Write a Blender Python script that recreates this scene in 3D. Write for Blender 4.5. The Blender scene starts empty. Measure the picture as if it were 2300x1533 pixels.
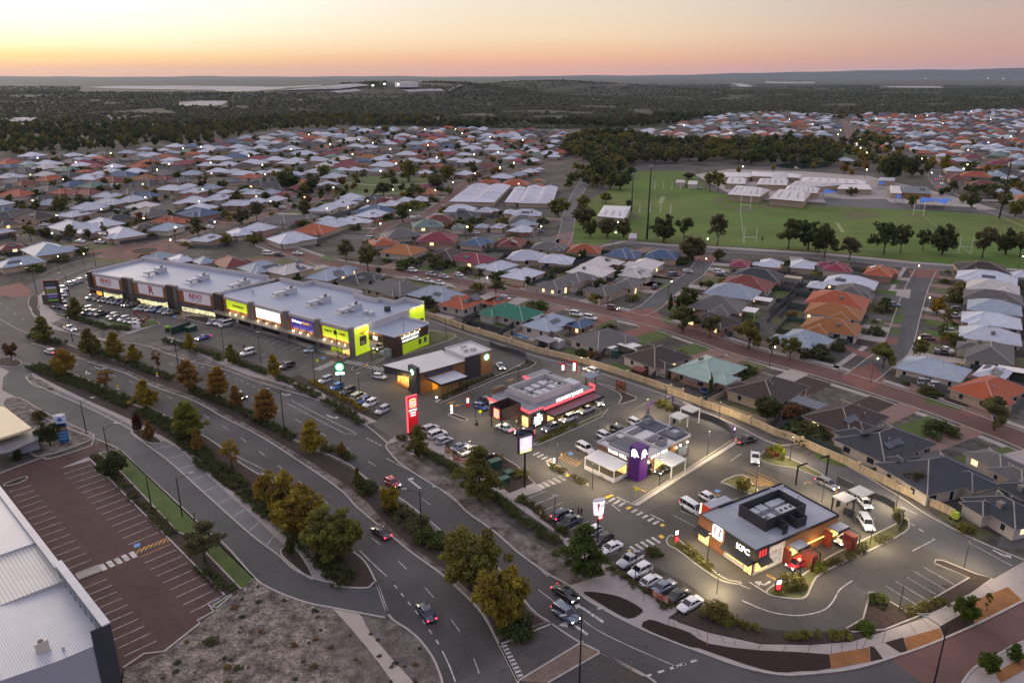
import bpy,math,random,bmesh
import numpy as np
from mathutils import Vector,Matrix
from mathutils.geometry import delaunay_2d_cdt
R = math.radians
random.seed(7)
SC = bpy.context.scene
COL = SC.collection
# - camera
CAMH,FPX,PITCH = 78.0,1715.0,math.atan(600 / 1715.0)
cam_data = bpy.data.cameras.new('camera')
cam_data.sensor_width = 36.0
cam_data.lens = 36.0*FPX / 2300.0
cam_data.clip_start = 0.5
cam_data.clip_end = 80000.0
cam = bpy.data.objects.new('camera',cam_data)
cam.location = (0,0,CAMH)
cam.rotation_euler = (math.pi / 2 - PITCH,0,0)
COL.objects.link(cam)
SC.camera = cam
# - dusk sky
W = bpy.data.worlds.new('World')
SC.world = W
W.use_nodes = True
wn,wl = W.node_tree.nodes,W.node_tree.links
for n in list(wn):
 wn.remove(n)
SUN_EL,SUN_AZ = 2.5,-42.0          # the sun has just gone,beyond the left edge
def srgb(r,g,b):
 f = lambda c: (c / 255 / 12.92) if c <= 10 else ((c / 255 + 0.055) / 1.055)**2.4
 return (f(r),f(g),f(b),1.0)
def wnode(t,**k):
 n = wn.new(t)
 for a,b in k.items():
  setattr(n,a,b)
 return n
def wmath(op,a,b=None,c=None,clamp=False):
 n = wnode('ShaderNodeMath',operation=op,use_clamp=clamp)
 for i,v in enumerate((a,b,c)):
  if v is None:
   continue
  if isinstance(v,(int,float)):
   n.inputs[i].default_value = v
  else:
   wl.new(v,n.inputs[i])
 return n.outputs[0]
tc = wnode('ShaderNodeTexCoord')
nz = wnode('ShaderNodeVectorMath',operation='NORMALIZE')
wl.new(tc.outputs['Generated'],nz.inputs[0])
sp = wnode('ShaderNodeSeparateXYZ')
wl.new(nz.outputs[0],sp.inputs[0])
elev = wmath('MAXIMUM',wmath('ARCSINE',sp.outputs[2]),0.0)
tt = wmath('SQRT',wmath('DIVIDE',elev,math.pi / 2))
mp = wnode('ShaderNodeMapping')
mp.inputs['Scale'].default_value = (3.0,3.0,70.0)
wl.new(nz.outputs[0],mp.inputs[0])
cn = wnode('ShaderNodeTexNoise')
cn.inputs['Scale'].default_value = 2.2
cn.inputs['Detail'].default_value = 4.0
wl.new(mp.outputs[0],cn.inputs[0])
tt = wmath('ADD',tt,wmath('MULTIPLY',wmath('SUBTRACT',cn.outputs[0],0.5),0.02))
az = wmath('ARCTAN2',sp.outputs[0],sp.outputs[1])
def ramp(stops):
 n = wnode('ShaderNodeValToRGB')
 cr = n.color_ramp
 while len(cr.elements) > 1:
  cr.elements.remove(cr.elements[-1])
 for i,(e,c,k) in enumerate(stops):
  p = math.sqrt(e / 90.0)
  el = cr.elements[0] if i == 0 else cr.elements.new(p)
  el.position = p
  v = srgb(*c)
  el.color = (v[0]*k,v[1]*k,v[2]*k,1)
 wl.new(tt,n.inputs[0])
 return n.outputs[0]
UP = [(14,(228,214,206),1.45),(32,(194,188,194),1.75),(90,(178,176,188),1.9)]
rl = ramp([(0,(243,190,150),1),(0.5,(252,202,146),1),(1.1,(255,226,160),1.04),(1.9,(255,245,208),1.14),(3.2,(255,251,234),1.25),(5.5,(255,254,250),1.4)] + UP)
rm = ramp([(0,(240,170,142),1),(0.7,(246,180,146),1),(1.5,(249,200,160),1),(2.6,(250,222,186),1),(5.5,(238,228,214),1)] + UP)
rr = ramp([(0,(196,152,146),1),(0.7,(202,156,148),1),(1.7,(206,164,152),1),(3.0,(204,172,162),1),(5.5,(190,176,174),1)] + UP)
rb = ramp([(0,(120,118,150),1.4),(3,(165,140,160),1.5),(9,(180,160,180),1.6),(20,(168,164,186),1.65),(90,(174,174,194),1.85)])
def wmix(f,a,b):
 n = wnode('ShaderNodeMix',data_type='RGBA')
 wl.new(f,n.inputs[0])
 wl.new(a,n.inputs[6])
 wl.new(b,n.inputs[7])
 return n.outputs[2]
def ss(v,a,b):
 n = wnode('ShaderNodeMapRange',interpolation_type='SMOOTHSTEP')
 wl.new(v,n.inputs[0])
 n.inputs[1].default_value = a
 n.inputs[2].default_value = b
 return n.outputs[0]
c1 = wmix(ss(az,R(-38),R(4)),rl,rm)
c2 = wmix(ss(az,R(0),R(36)),c1,rr)
absaz = wmath('ABSOLUTE',wmath('SUBTRACT',az,R(-20)))
c3 = wmix(ss(absaz,R(60),R(130)),c2,rb)
sky = wnode('ShaderNodeTexSky')
sky.sky_type = 'NISHITA'
sky.sun_disc = False
sky.sun_elevation = R(SUN_EL)
sky.sun_rotation = R(SUN_AZ)
sky.dust_density = 1.5
bg1,bg2,add,out = wnode('ShaderNodeBackground'),wnode('ShaderNodeBackground'),wnode('ShaderNodeAddShader'),wnode('ShaderNodeOutputWorld')
wl.new(c3,bg1.inputs[0])
bg1.inputs[1].default_value = 0.98
wl.new(sky.outputs[0],bg2.inputs[0])
bg2.inputs[1].default_value = 0.012
wl.new(bg1.outputs[0],add.inputs[0])
wl.new(bg2.outputs[0],add.inputs[1])
wl.new(add.outputs[0],out.inputs[0])
sun_data = bpy.data.lights.new('sun','SUN')
sun_data.energy = 2.4
sun_data.angle = R(30)
sun_data.color = (1.0,0.80,0.60)
sun = bpy.data.objects.new('sun',sun_data)
sd = Vector((math.sin(R(SUN_AZ))*math.cos(R(9)),math.cos(R(SUN_AZ))*math.cos(R(9)),math.sin(R(9))))
sun.rotation_euler = sd.to_track_quat('Z','Y').to_euler()
sun.location = (-200,0,200)
COL.objects.link(sun)
SC.view_settings.view_transform = 'Standard'
SC.view_settings.look = 'None'
SC.view_settings.exposure = 0.0
SC.view_settings.gamma = 1.0
SC.render.engine = 'CYCLES'
SC.cycles.max_bounces = 5
SC.cycles.diffuse_bounces = 2
SC.cycles.glossy_bounces = 2
SC.cycles.transmission_bounces = 2
SC.cycles.transparent_max_bounces = 4
SC.cycles.use_denoising = True
SC.cycles.sample_clamp_indirect = 4.0
# - photo pixel -> ground point
TILE = dict(A=(0,0,2.875),B=(750,0,2.875),C=(1500,0,2.875),D=(0,500,2.875),E=(750,500,2.875),F=(1500,500,2.875),G=(0,1000,2.875),H=(750,1000,2.875),I=(1500,1000,2.875),j=(0,560,4.6),k=(450,560,4.6),l=(650,650,4.6),m=(850,750,4.6),n=(1200,850,4.6),o=(1450,1000,4.6),p=(1100,1050,4.6),r=(1750,950,4.182),a=(0,270,5.476),b=(400,270,5.476),c=(800,270,5.476),d=(1400,330,5.111),e=(1850,330,5.111),P=(0,0,1))
CP,SP = math.cos(PITCH),math.sin(PITCH)
def px(t,x,y):
 o = TILE[t]
 return (o[0] + x / o[2],o[1] + y / o[2])
def gnd(u,v,z=0.0):
 x,y = (u - 1150) / FPX,(766.5 - v) / FPX
 d = (x,CP + y*SP,-SP + y*CP)
 t = (CAMH - z) / -d[2]
 return Vector((d[0]*t,d[1]*t,z))
def at(t,x,y,z=0.0):
 return gnd(*px(t,x,y),z)
def pix(p):
 dz = p[2] - CAMH
 c = p[1]*CP - dz*SP
 return (1150 + FPX*p[0] / c,766.5 - FPX*(p[1]*SP + dz*CP) / c)
def pts(s,z=0.0):
 """'D 190,480 185,540 H 0,5' -> ground points"""
 out,t = [],'P'
 for w in s.split():
  if len(w) == 1:
   t = w
  else:
   a,b = w.split(',')
   out.append(at(t,float(a),float(b),z))
 return out
def smooth(p,n=5,closed=False):
 if len(p) < 3:
  return list(p)
 out = []
 N = len(p)
 rng = range(N if closed else N - 1)
 for i in rng:
  g = lambda q: p[q % N] if closed else p[max(0,min(N - 1,q))]
  p0,p1,p2,p3 = g(i - 1),g(i),g(i + 1),g(i + 2)
  for k in range(n):
   t = k / n
   out.append(0.5*((2*p1) + (p2 - p0)*t + (2*p0 - 5*p1 + 4*p2 - p3)*t*t + (3*p1 - p0 - 3*p2 + p3)*t**3))
 if not closed:
  out.append(p[-1])
 return out
# - materials
MATS = {}
def mat(name,col,rough=0.8,metal=0.0,var=0.12,scale=0.35,fine=0.1,fscale=9.0,emit=None,estr=0.0,tint=False,spec=0.35,bump=0.0,coord='Object',stripes=None,brick=None,rnd=0.0,hue2=None,wear=False):
 if name in MATS:
  return MATS[name]
 m = bpy.data.materials.new(name)
 m.use_nodes = True
 nt = m.node_tree
 b = nt.nodes['Principled BSDF']
 L = nt.links.new
 N = nt.nodes.new
 def mix(f,a,c,mode='MIX'):
  n = N('ShaderNodeMix')
  n.data_type = 'RGBA'
  n.blend_type = mode
  if isinstance(f,(int,float)):
   n.inputs[0].default_value = f
  else:
   L(f,n.inputs[0])
  for i,v in ((6,a),(7,c)):
   if isinstance(v,tuple):
    n.inputs[i].default_value = v
   else:
    L(v,n.inputs[i])
  return n.outputs[2]
 def mrange(src_,*v):
  n = N('ShaderNodeMapRange')
  L(src_,n.inputs[0])
  for i in range(4):
   n.inputs[i + 1].default_value = v[i]
  return n
 b.inputs['Roughness'].default_value = rough
 b.inputs['Metallic'].default_value = metal
 b.inputs['Specular IOR Level'].default_value = spec
 c4 = (col[0],col[1],col[2],1)
 base = c4
 if tint:
  oi = N('ShaderNodeObjectInfo')
  base = oi.outputs['Color']
  if rnd:
   v = N('ShaderNodeMapRange')
   L(oi.outputs['Random'],v.inputs[0])
   v.inputs[3].default_value = 1 - rnd
   v.inputs[4].default_value = 1 + rnd
   h = N('ShaderNodeHueSaturation')
   L(v.outputs[0],h.inputs['Value'])
   L(base,h.inputs['Color'])
   base = h.outputs[0]
 tcn = N('ShaderNodeTexCoord')
 src = tcn.outputs[coord]
 if coord == 'World':
  pass
 if hue2 is not None:
  n0 = N('ShaderNodeTexNoise')
  n0.inputs['Scale'].default_value = scale*0.45
  n0.inputs['Detail'].default_value = 5
  n0.inputs['Roughness'].default_value = 0.62
  L(src,n0.inputs[0])
  mr = mrange(n0.outputs[0],0.42,0.62,0,1)
  base = mix(mr.outputs[0],base,(hue2[0],hue2[1],hue2[2],1))
 if brick:
  br = N('ShaderNodeTexBrick')
  br.inputs['Scale'].default_value = 1.0
  br.inputs['Brick Width'].default_value = brick[0]
  br.inputs['Row Height'].default_value = brick[1]
  br.inputs['Mortar Size'].default_value = brick[2]
  br.inputs['Color1'].default_value = (1.12,1.1,1.08,1)
  br.inputs['Color2'].default_value = (0.84,0.86,0.88,1)
  k = brick[3] if len(brick) > 3 else 0.7
  br.inputs['Mortar'].default_value = (k,k,k,1)
  L(src,br.inputs[0])
  base = mix(1.0,base,br.outputs[0],'MULTIPLY')
 if stripes:
  wv = N('ShaderNodeTexWave')
  wv.wave_type = 'BANDS'
  wv.bands_direction = stripes[0]
  wv.inputs['Scale'].default_value = stripes[1]
  L(src,wv.inputs[0])
  mr = mrange(wv.outputs['Fac'],0,1,1 - stripes[2],1 + stripes[2]*0.4)
  base = mix(1.0,base,mr.outputs[0],'MULTIPLY')
 if wear:
  vo = N('ShaderNodeTexVoronoi')
  vo.inputs['Scale'].default_value = .035
  vo.inputs['Randomness'].default_value = .9
  L(src,vo.inputs[0])
  sx_ = N('ShaderNodeSeparateXYZ')
  L(vo.outputs['Color'],sx_.inputs[0])
  r0 = mrange(sx_.outputs[0],0,1,.86,1.12)
  base = mix(1.0,base,r0.outputs[0],'MULTIPLY')
  v2 = N('ShaderNodeTexVoronoi')
  v2.feature = 'DISTANCE_TO_EDGE'
  v2.inputs['Scale'].default_value = .11
  nd = N('ShaderNodeTexNoise')
  nd.inputs['Scale'].default_value = .5
  L(src,nd.inputs[0])
  vm = N('ShaderNodeVectorMath')
  vm.operation = 'MULTIPLY_ADD'
  L(nd.outputs[1],vm.inputs[0])
  vm.inputs[1].default_value = (3,3,0)
  L(src,vm.inputs[2])
  L(vm.outputs[0],v2.inputs[0])
  r3 = mrange(v2.outputs[0],0,.012,.72,1)
  base = mix(.7,base,r3.outputs[0],'MULTIPLY')
  n5 = N('ShaderNodeTexNoise')
  n5.inputs['Scale'].default_value = .55
  n5.inputs['Detail'].default_value = 1
  L(src,n5.inputs[0])
  r5 = mrange(n5.outputs[0],.70,.78,1,.6)
  base = mix(1.0,base,r5.outputs[0],'MULTIPLY')
 if var or fine:
  n1 = N('ShaderNodeTexNoise')
  n1.inputs['Scale'].default_value = scale
  n1.inputs['Detail'].default_value = 4
  L(src,n1.inputs[0])
  r1 = mrange(n1.outputs[0],0.3,0.7,1 - var,1 + var)
  base = mix(1.0,base,r1.outputs[0],'MULTIPLY')
  if fine:
   n2 = N('ShaderNodeTexNoise')
   n2.inputs['Scale'].default_value = fscale
   n2.inputs['Detail'].default_value = 2
   L(src,n2.inputs[0])
   r2 = N('ShaderNodeMapRange')
   r2.inputs[1].default_value = 0.3
   r2.inputs[2].default_value = 0.7
   r2.inputs[3].default_value = 1 - fine
   r2.inputs[4].default_value = 1 + fine
   L(n2.outputs[0],r2.inputs[0])
   base = mix(1.0,base,r2.outputs[0],'MULTIPLY')
   if bump:
    bp = N('ShaderNodeBump')
    bp.inputs['Strength'].default_value = bump
    bp.inputs['Distance'].default_value = 0.05
    L(n2.outputs[0],bp.inputs['Height'])
    L(bp.outputs[0],b.inputs['Normal'])
 if isinstance(base,tuple):
  b.inputs['Base Color'].default_value = base
 else:
  L(base,b.inputs['Base Color'])
 if emit:
  b.inputs['Emission Color'].default_value = (emit[0],emit[1],emit[2],1)
  b.inputs['Emission Strength'].default_value = estr
 MATS[name] = m
 return m
def glow(name,col,s):
 return mat(name,(col[0]*.6,col[1]*.6,col[2]*.6),var=0,fine=0,emit=col,estr=s)
asphalt = mat('asphalt',(.072,.068,.067),.85,wear=True,var=.25,scale=.09,fine=.12,fscale=3.0,spec=.25)
asphalt_lot = mat('lot asphalt',(.086,.080,.072),.85,wear=True,var=.22,scale=.12,fine=.14,fscale=3.5,spec=.25)
asphalt_grey = mat('old asphalt',(.082,.083,.083),.85,wear=True,var=.15,scale=.1,fine=.1,fscale=3,spec=.25)
asphalt_pale = mat('parking strip asphalt',(.14,.135,.142),.9,var=.12,scale=.3,fine=.1)
concrete = mat('footpath concrete',(.30,.265,.25),.9,var=.1,scale=.4,fine=.08)
kerbm = mat('kerb concrete',(.34,.31,.285),.9,var=.12,scale=1,fine=.1)
brick_red = mat('red brick paving',(.115,.060,.053),.9,var=.16,scale=.15,fine=.2,fscale=6)
brick_lot = mat('brown block paving',(.072,.040,.036),.9,var=.14,scale=.2,brick=(.9,.45,.02,.72),fine=.15,fscale=7)
brick_bright = mat('orange brick paving',(.165,.075,.060),.9,var=.12,scale=.3,fine=.15)
street_grey = mat('street asphalt',(.092,.088,.090),.85,wear=True,var=.12,scale=.12,fine=.1)
mulch = mat('bark mulch',(.040,.027,.022),.95,var=.3,scale=1.2,fine=.35,fscale=7)
mulch_dark = mat('fresh dark mulch',(.021,.0115,.009),.95,var=.25,scale=1.5,fine=.35,fscale=8)
sandverge = mat('sandy verge',(.155,.13,.122),.95,var=.3,scale=.7,fine=.35,fscale=5,hue2=(.055,.042,.036))
sandlot = mat('bare sandy lot',(.185,.158,.132),.95,var=.4,scale=.9,fine=.55,fscale=2.6,hue2=(.07,.056,.046))
lawn = mat('mown lawn',(.062,.092,.022),.95,var=.22,scale=.25,fine=.25,fscale=5)
lawn_dry = mat('dry lawn',(.088,.088,.036),.95,var=.3,scale=.3,fine=.25,fscale=4)
oval = mat('sports grass',(.066,.125,.012),.95,var=.25,scale=.025,fine=.12,fscale=.4,hue2=(.092,.118,.020),stripes=('Y',.09,.10))
yard = mat('suburb ground',(.056,.050,.042),.95,var=.4,scale=.06,fine=.4,fscale=.5,hue2=(.085,.074,.064))
bushsoil = mat('bush soil',(.034,.037,.022),.95,var=.35,scale=.004,fine=.3,fscale=.03,hue2=(.046,.045,.032))
white_sand = mat('white quarry sand',(.30,.28,.285),.95,var=.2,scale=.01,fine=.25,fscale=.08)
paint_w = mat('white road paint',(.50,.48,.47),.7,var=.15,scale=2.2,fine=.2,hue2=(.27,.26,.255))
paint_y = mat('yellow road paint',(.55,.29,.06),.7,var=.15,scale=2,fine=.2,hue2=(.30,.17,.06))
paint_b = mat('blue bay paint',(.12,.26,.55),.7,var=.1,scale=2)
terracotta_path = mat('terracotta paving',(.185,.118,.098),.9,var=.1,scale=.5,fine=.12)
orange_pave = mat('orange block verge',(.20,.088,.03),.9,var=.15,scale=.5,fine=.25,fscale=6)
black_metal = mat('black metal',(.012,.012,.014),.5,var=0,fine=0,spec=.4)
grey_metal = mat('grey metal',(.28,.29,.31),.45,.3,var=.05,fine=0)
white_paint = mat('white paint',(.72,.71,.69),.6,var=.05,fine=.03)
dark_glass = mat('dark glass',(.012,.014,.018),.08,var=0,fine=0,spec=.6)
rubber = mat('tyre rubber',(.012,.012,.013),.8,var=0,fine=0)
# - mesh and object helpers
class MB:
 def __init__(s):
  s.v,s.f,s.m = [],[],[]
 def add(s,vs,fs,mi=0):
  o = len(s.v)
  s.v += [tuple(q) for q in vs]
  s.f += [tuple(i + o for i in q) for q in fs]
  s.m += [mi]*len(fs)
  return s
 def box(s,x0,x1,y0,y1,z0,z1,mi=0):
  return s.add([(x0,y0,z0),(x1,y0,z0),(x1,y1,z0),(x0,y1,z0),(x0,y0,z1),(x1,y0,z1),(x1,y1,z1),(x0,y1,z1)],
     [(0,3,2,1),(4,5,6,7),(0,1,5,4),(1,2,6,5),(2,3,7,6),(3,0,4,7)],mi)
 def prism(s,poly,z0,z1,mi=0,top=True,bottom=False):
  n = len(poly)
  a = sum(poly[i][0]*poly[(i + 1) % n][1] - poly[(i + 1) % n][0]*poly[i][1] for i in range(n))
  if a < 0:
   poly = poly[::-1]
  s.add([(q[0],q[1],z0) for q in poly] + [(q[0],q[1],z1) for q in poly],[(i,(i + 1) % n,n + (i + 1) % n,n + i) for i in range(n)],mi)
  if top:
   s.add([(q[0],q[1],z1) for q in poly],[tuple(range(n))],mi)
  if bottom:
   s.add([(q[0],q[1],z0) for q in poly],[tuple(range(n))[::-1]],mi)
  return s
 def quad(s,a,b,c,d,mi=0):
  return s.add([a,b,c,d],[(0,1,2,3)],mi)
 def tube(s,path,r,n=6,mi=0,r1=None,cap=True):
  path = [Vector(q) for q in path]
  rings = []
  for i,q in enumerate(path):
   t = (path[min(i + 1,len(path) - 1)] - path[max(i - 1,0)]).normalized()
   a = t.cross(Vector((0,0,1)) if abs(t.z) < .9 else Vector((1,0,0))).normalized()
   b = t.cross(a)
   rr_ = r if r1 is None else r + (r1 - r)*i / max(1,len(path) - 1)
   rings.append([q + a*math.cos(2*math.pi*k / n)*rr_ + b*math.sin(2*math.pi*k / n)*rr_ for k in range(n)])
  o = len(s.v)
  s.v += [tuple(q) for ring in rings for q in ring]
  for i in range(len(rings) - 1):
   for k in range(n):
    s.f.append((o + i*n + k,o + i*n + (k + 1) % n,o + (i + 1)*n + (k + 1) % n,o + (i + 1)*n + k))
    s.m.append(mi)
  if cap:
   s.f += [tuple(o + k for k in range(n))[::-1],tuple(o + (len(rings) - 1)*n + k for k in range(n))]
   s.m += [mi,mi]
  return s
 def cyl(s,x,y,z0,z1,r,n=12,mi=0,r1=None):
  return s.tube([(x,y,z0),(x,y,z1)],r,n,mi,r1)
 def disc(s,c,ax,ay,n=20,mi=0):
  c,ax,ay = Vector(c),Vector(ax),Vector(ay)
  return s.add([c + ax*math.cos(2*math.pi*k / n) + ay*math.sin(2*math.pi*k / n) for k in range(n)],[tuple(range(n))],mi)
 def mesh(s,name,mats,smooth_=False):
  me = bpy.data.meshes.new(name)
  me.from_pydata(s.v,[],s.f)
  for q in (mats if isinstance(mats,(list,tuple)) else [mats]):
   me.materials.append(q)
  if any(s.m):
   me.polygons.foreach_set('material_index',s.m)
  if smooth_:
   me.polygons.foreach_set('use_smooth',[True]*len(s.f))
  me.update()
  return me
 def obj(s,name,mats,parent=None,loc=None,rot=0.0,smooth_=False):
  return link(name,s.mesh(name,mats,smooth_),parent,loc,rot)
def link(name,me,parent=None,loc=None,rot=0.0):
 o = bpy.data.objects.new(name,me)
 COL.objects.link(o)
 if parent is not None:
  o.parent = parent
 if loc is not None:
  o.location = loc
 o.rotation_euler = (0,0,rot)
 return o
LABELS = {}
def tag(o,label,cat,group=None):
 if label in LABELS and group is None:
  print('DUP LABEL',label,o.name,LABELS[label])
 LABELS[label] = o.name
 o['label'],o['category'] = label,cat
 if group:
  o['group'] = group
 return o
def thing(name,label,cat,loc=(0,0,0),rot=0.0,group=None):
 o = link(name,None,None,loc,rot)
 o.empty_display_size = .3
 if label:
  tag(o,label,cat,group)
 return o
def struct(o,kind='structure'):
 o['kind'] = kind
 return o
def copy_tree(root,loc,rot=0.0,label=None,cat=None,group=None,color=None,scale=None):
 def rec(o,parent):
  c = o.copy()
  COL.objects.link(c)
  if parent is not None:
   c.parent = parent
  for ch in KIDS.get(o.name,[]):
   rec(ch,c)
  return c
 c = rec(root,None)
 c.location = loc
 c.rotation_euler = (0,0,rot)
 if scale:
  c.scale = scale if isinstance(scale,tuple) else (scale,scale,scale)
 if label:
  tag(c,label,cat or root.get('category'),group)
 return c
KIDS = {}
def reg(root):
 """remember children so copies need no scene search"""
 KIDS[root.name] = [o for o in root.children]
 for o in KIDS[root.name]:
  reg(o)
 return root
def text_mesh(body,size,ext=0.02,align='CENTER',bold=False):
 cu = bpy.data.curves.new('t','FONT')
 cu.body,cu.size,cu.extrude,cu.align_x,cu.align_y = body,size,ext,align,'CENTER'
 cu.resolution_u = 2
 if bold:
  cu.offset = size*.018
 ob = bpy.data.objects.new('t',cu)
 COL.objects.link(ob)
 bpy.context.view_layer.update()
 me = bpy.data.meshes.new_from_object(ob.evaluated_get(bpy.context.evaluated_depsgraph_get()))
 bpy.data.objects.remove(ob)
 return me
def text(name,body,size,m,parent,loc,rx=90,rz=0,ext=.02,bold=False,sx=1.0):
 """lettering standing on a wall that faces local -y (rz=0)"""
 me = text_mesh(body,size,ext,bold=bold)
 me.materials.clear()
 me.materials.append(m)
 o = link(name,me,parent,loc)
 o.rotation_euler = (R(rx),0,R(rz))
 o.scale = (sx,1,1)
 return o
def triang(poly):
 """fill any outline, even a self-crossing one, without overlapping faces"""
 q = []
 for v in poly:
  if not q or (abs(v[0] - q[-1][0]) + abs(v[1] - q[-1][1])) > .02:
   q.append((v[0],v[1]))
 n = len(q)
 r_ = delaunay_2d_cdt([Vector(v) for v in q],[(i,(i + 1) % n) for i in range(n)],[],1,1e-4)
 z = poly[0][2]
 vs = [(v.x,v.y,z) for v in r_[0]]
 fs = []
 for f in r_[2]:
  a,b,c = (vs[i] for i in f[:3])
  fs.append(tuple(f) if (b[0] - a[0])*(c[1] - a[1]) - (c[0] - a[0])*(b[1] - a[1]) > 0 else tuple(f)[::-1])
 return vs,fs
def sheet(name,p,m,z,kind='structure'):
 p = [(q[0],q[1],z) for q in p]
 vs,fs = triang(p)
 o = MB().add(vs,fs).obj(name,m)
 return struct(o,kind)
def offset_line(p,w):
 out = []
 n = len(p)
 for i in range(n):
  a,b = p[max(0,i - 1)],p[min(n - 1,i + 1)]
  t = Vector((b[0] - a[0],b[1] - a[1]))
  if t.length < 1e-6:
   t = Vector((1,0))
  t.normalize()
  out.append((p[i][0] - t.y*w,p[i][1] + t.x*w))
 return out
def ribbon_mb(mb,p,w,z,h=0.0,mi=0,closed=False):
 p = [(q[0],q[1]) for q in p]
 if closed:
  p = p + [p[0]]
 l,r_ = offset_line(p,w / 2),offset_line(p,-w / 2)
 n = len(p)
 vs = [(q[0],q[1],z + h) for q in l] + [(q[0],q[1],z + h) for q in r_]
 fs = [(n + i,n + i + 1,i + 1,i) for i in range(n - 1)]
 if h:
  vs += [(q[0],q[1],z) for q in l] + [(q[0],q[1],z) for q in r_]
  fs += [(i,i + 1,2*n + i + 1,2*n + i) for i in range(n - 1)]
  fs += [(3*n + i,3*n + i + 1,n + i + 1,n + i) for i in range(n - 1)]
  fs += [(0,2*n,3*n,n),(n - 1,2*n - 1,4*n - 1,3*n - 1)]
 mb.add(vs,fs,mi)
def ribbon(name,p,w,m,z,h=0.0,closed=False):
 mb = MB()
 ribbon_mb(mb,p,w,z,h,0,closed)
 return struct(mb.obj(name,m))
def along(p,d):
 """points every d metres along polyline with tangent"""
 out,acc = [],0.0
 for i in range(len(p) - 1):
  a,b = Vector(p[i][:2]),Vector(p[i + 1][:2])
  L = (b - a).length
  if L < 1e-6:
   continue
  while acc <= L:
   out.append((a + (b - a)*(acc / L),(b - a) / L))
   acc += d
  acc -= L
 return out
def dashes(mb,p,dash,gap,w,z,mi=0):
 fine_ = along(p,.5)
 n,k = int(dash / .5),int((dash + gap) / .5)
 for i in range(0,len(fine_) - n,k):
  ribbon_mb(mb,[fine_[j][0] for j in range(i,i + n + 1)],w,z,0,mi)
def inpoly(p,poly):
 x,y = p[0],p[1]
 c = False
 n = len(poly)
 for i in range(n):
  x0,y0,x1,y1 = poly[i][0],poly[i][1],poly[i - 1][0],poly[i - 1][1]
  if (y0 > y) != (y1 > y) and x < (x1 - x0)*(y - y0) / (y1 - y0) + x0:
   c = not c
 return c
LANDMARKS = [((490,660),'the long shop building'),((985,830),'the green-lit coffee shop'),((1220,880),'the red-trimmed burger restaurant'),((1450,1000),'the purple-cornered restaurant'),((1740,1150),'the black-walled chicken restaurant'),((325,563),'the brick roundabout'),((880,420),'the small grass park'),((1850,480),'the sports field'),((1800,420),'the white-roofed school'),((1130,455),'the white villa blocks'),((1385,480),'the sports clubrooms'),((1150,700),'the green-roofed house'),((1870,715),'the orange-tiled house'),((1960,870),'the red brick road junction'),((1455,460),'the tall floodlight mast'),((2230,400),'the far right floodlight mast'),((130,300),'the dark pine belt'),((700,285),'the pine wood edge'),((1180,275),'the dark trees at the suburb edge'),((1600,350),'the wooded park'),((1950,290),'the straight street with headlights'),((2030,375),'the tall dark tree clump'),((1840,375),'the pond'),((2250,300),'the far right estate'),((1270,490),'the street beside the clubrooms'),((650,380),'the street of white roofs'),((350,400),'the tall twin masts'),((2040,700),'the grey side street'),((60,480),'the left edge estate'),((1530,600),'the street to the sports field')]
ORD = ['nearest','second','third','fourth','fifth','sixth','seventh','eighth','ninth','tenth','eleventh','twelfth','thirteenth','fourteenth','fifteenth','sixteenth','seventeenth','eighteenth','nineteenth','twentieth','twenty first','twenty second','twenty third','twenty fourth','twenty fifth','twenty sixth','twenty seventh','twenty eighth','twenty ninth','thirtieth']
PENDING = []
def later(o,desc,cat,group,p=None):
 """desc is a noun phrase such as 'white roofed house'"""
 PENDING.append((o,desc,cat,group,pix(p if p is not None else o.location)))
def settle():
 G_ = {}
 for o,desc,cat,group,uv in PENDING:
  best = min(LANDMARKS,key=lambda q: ((q[0][0] - uv[0])**2 + (2.4*(q[0][1] - uv[1]))**2))
  dx,dy = uv[0] - best[0][0],2.4*(uv[1] - best[0][1])
  rel = ('left of' if dx < 0 else 'right of') if abs(dx) > abs(dy) else ('behind' if dy < 0 else 'in front of')
  G_.setdefault((desc,best[1],rel),[]).append((math.hypot(dx,dy),o,cat,group))
 for (desc,lm,rel),lst in G_.items():
  lst.sort(key=lambda q: q[0])
  for i,(_,o,cat,group) in enumerate(lst):
   if len(lst) == 1:
    s = '%s %s %s' % (desc,rel,lm)
   elif i < len(ORD):
    s = '%s %s %s %s' % (ORD[i],desc,rel,lm)
   else:
    s = '%s well away %s %s' % (desc,rel,lm)
   tag(o,s,cat,group)
# - terrain
rng = np.random.default_rng(5)
def vnoise(x,y,seed):
 """smooth value noise, vectorised"""
 x,y = np.asarray(x,float),np.asarray(y,float)
 xi,yi = np.floor(x).astype(np.int64),np.floor(y).astype(np.int64)
 fx,fy = x - xi,y - yi
 fx,fy = fx*fx*(3 - 2*fx),fy*fy*(3 - 2*fy)
 def h(a,b):
  n = (a*374761393 + b*668265263 + seed*982451653) & 0x7fffffff
  n = ((n ^ (n >> 13))*1274126177) & 0x7fffffff
  return (n % 10007) / 10007.0
 return (h(xi,yi)*(1 - fx) + h(xi + 1,yi)*fx)*(1 - fy) + (h(xi,yi + 1)*(1 - fx) + h(xi + 1,yi + 1)*fx)*fy
def azd(u,v,d):
 p = gnd(u,v)
 s = d / math.hypot(p.x,p.y)
 return p.x*s,p.y*s
HILLS = []
for u,d,hh,ra,rt in ((905,2250,50,260,520),(1010,2600,40,240,330),(1300,3300,42,300,620),(1180,3600,35,300,500),(700,2500,15,260,600),(470,1750,14,170,330),(250,1500,10,130,300),(300,2900,22,300,900),(100,2300,12,260,500),(1650,3000,12,300,600),(1950,2600,10,250,500),(760,1900,9,130,300)):
 p = azd(u,300,d)
 HILLS.append((p[0],p[1],hh,ra,rt))
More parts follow.
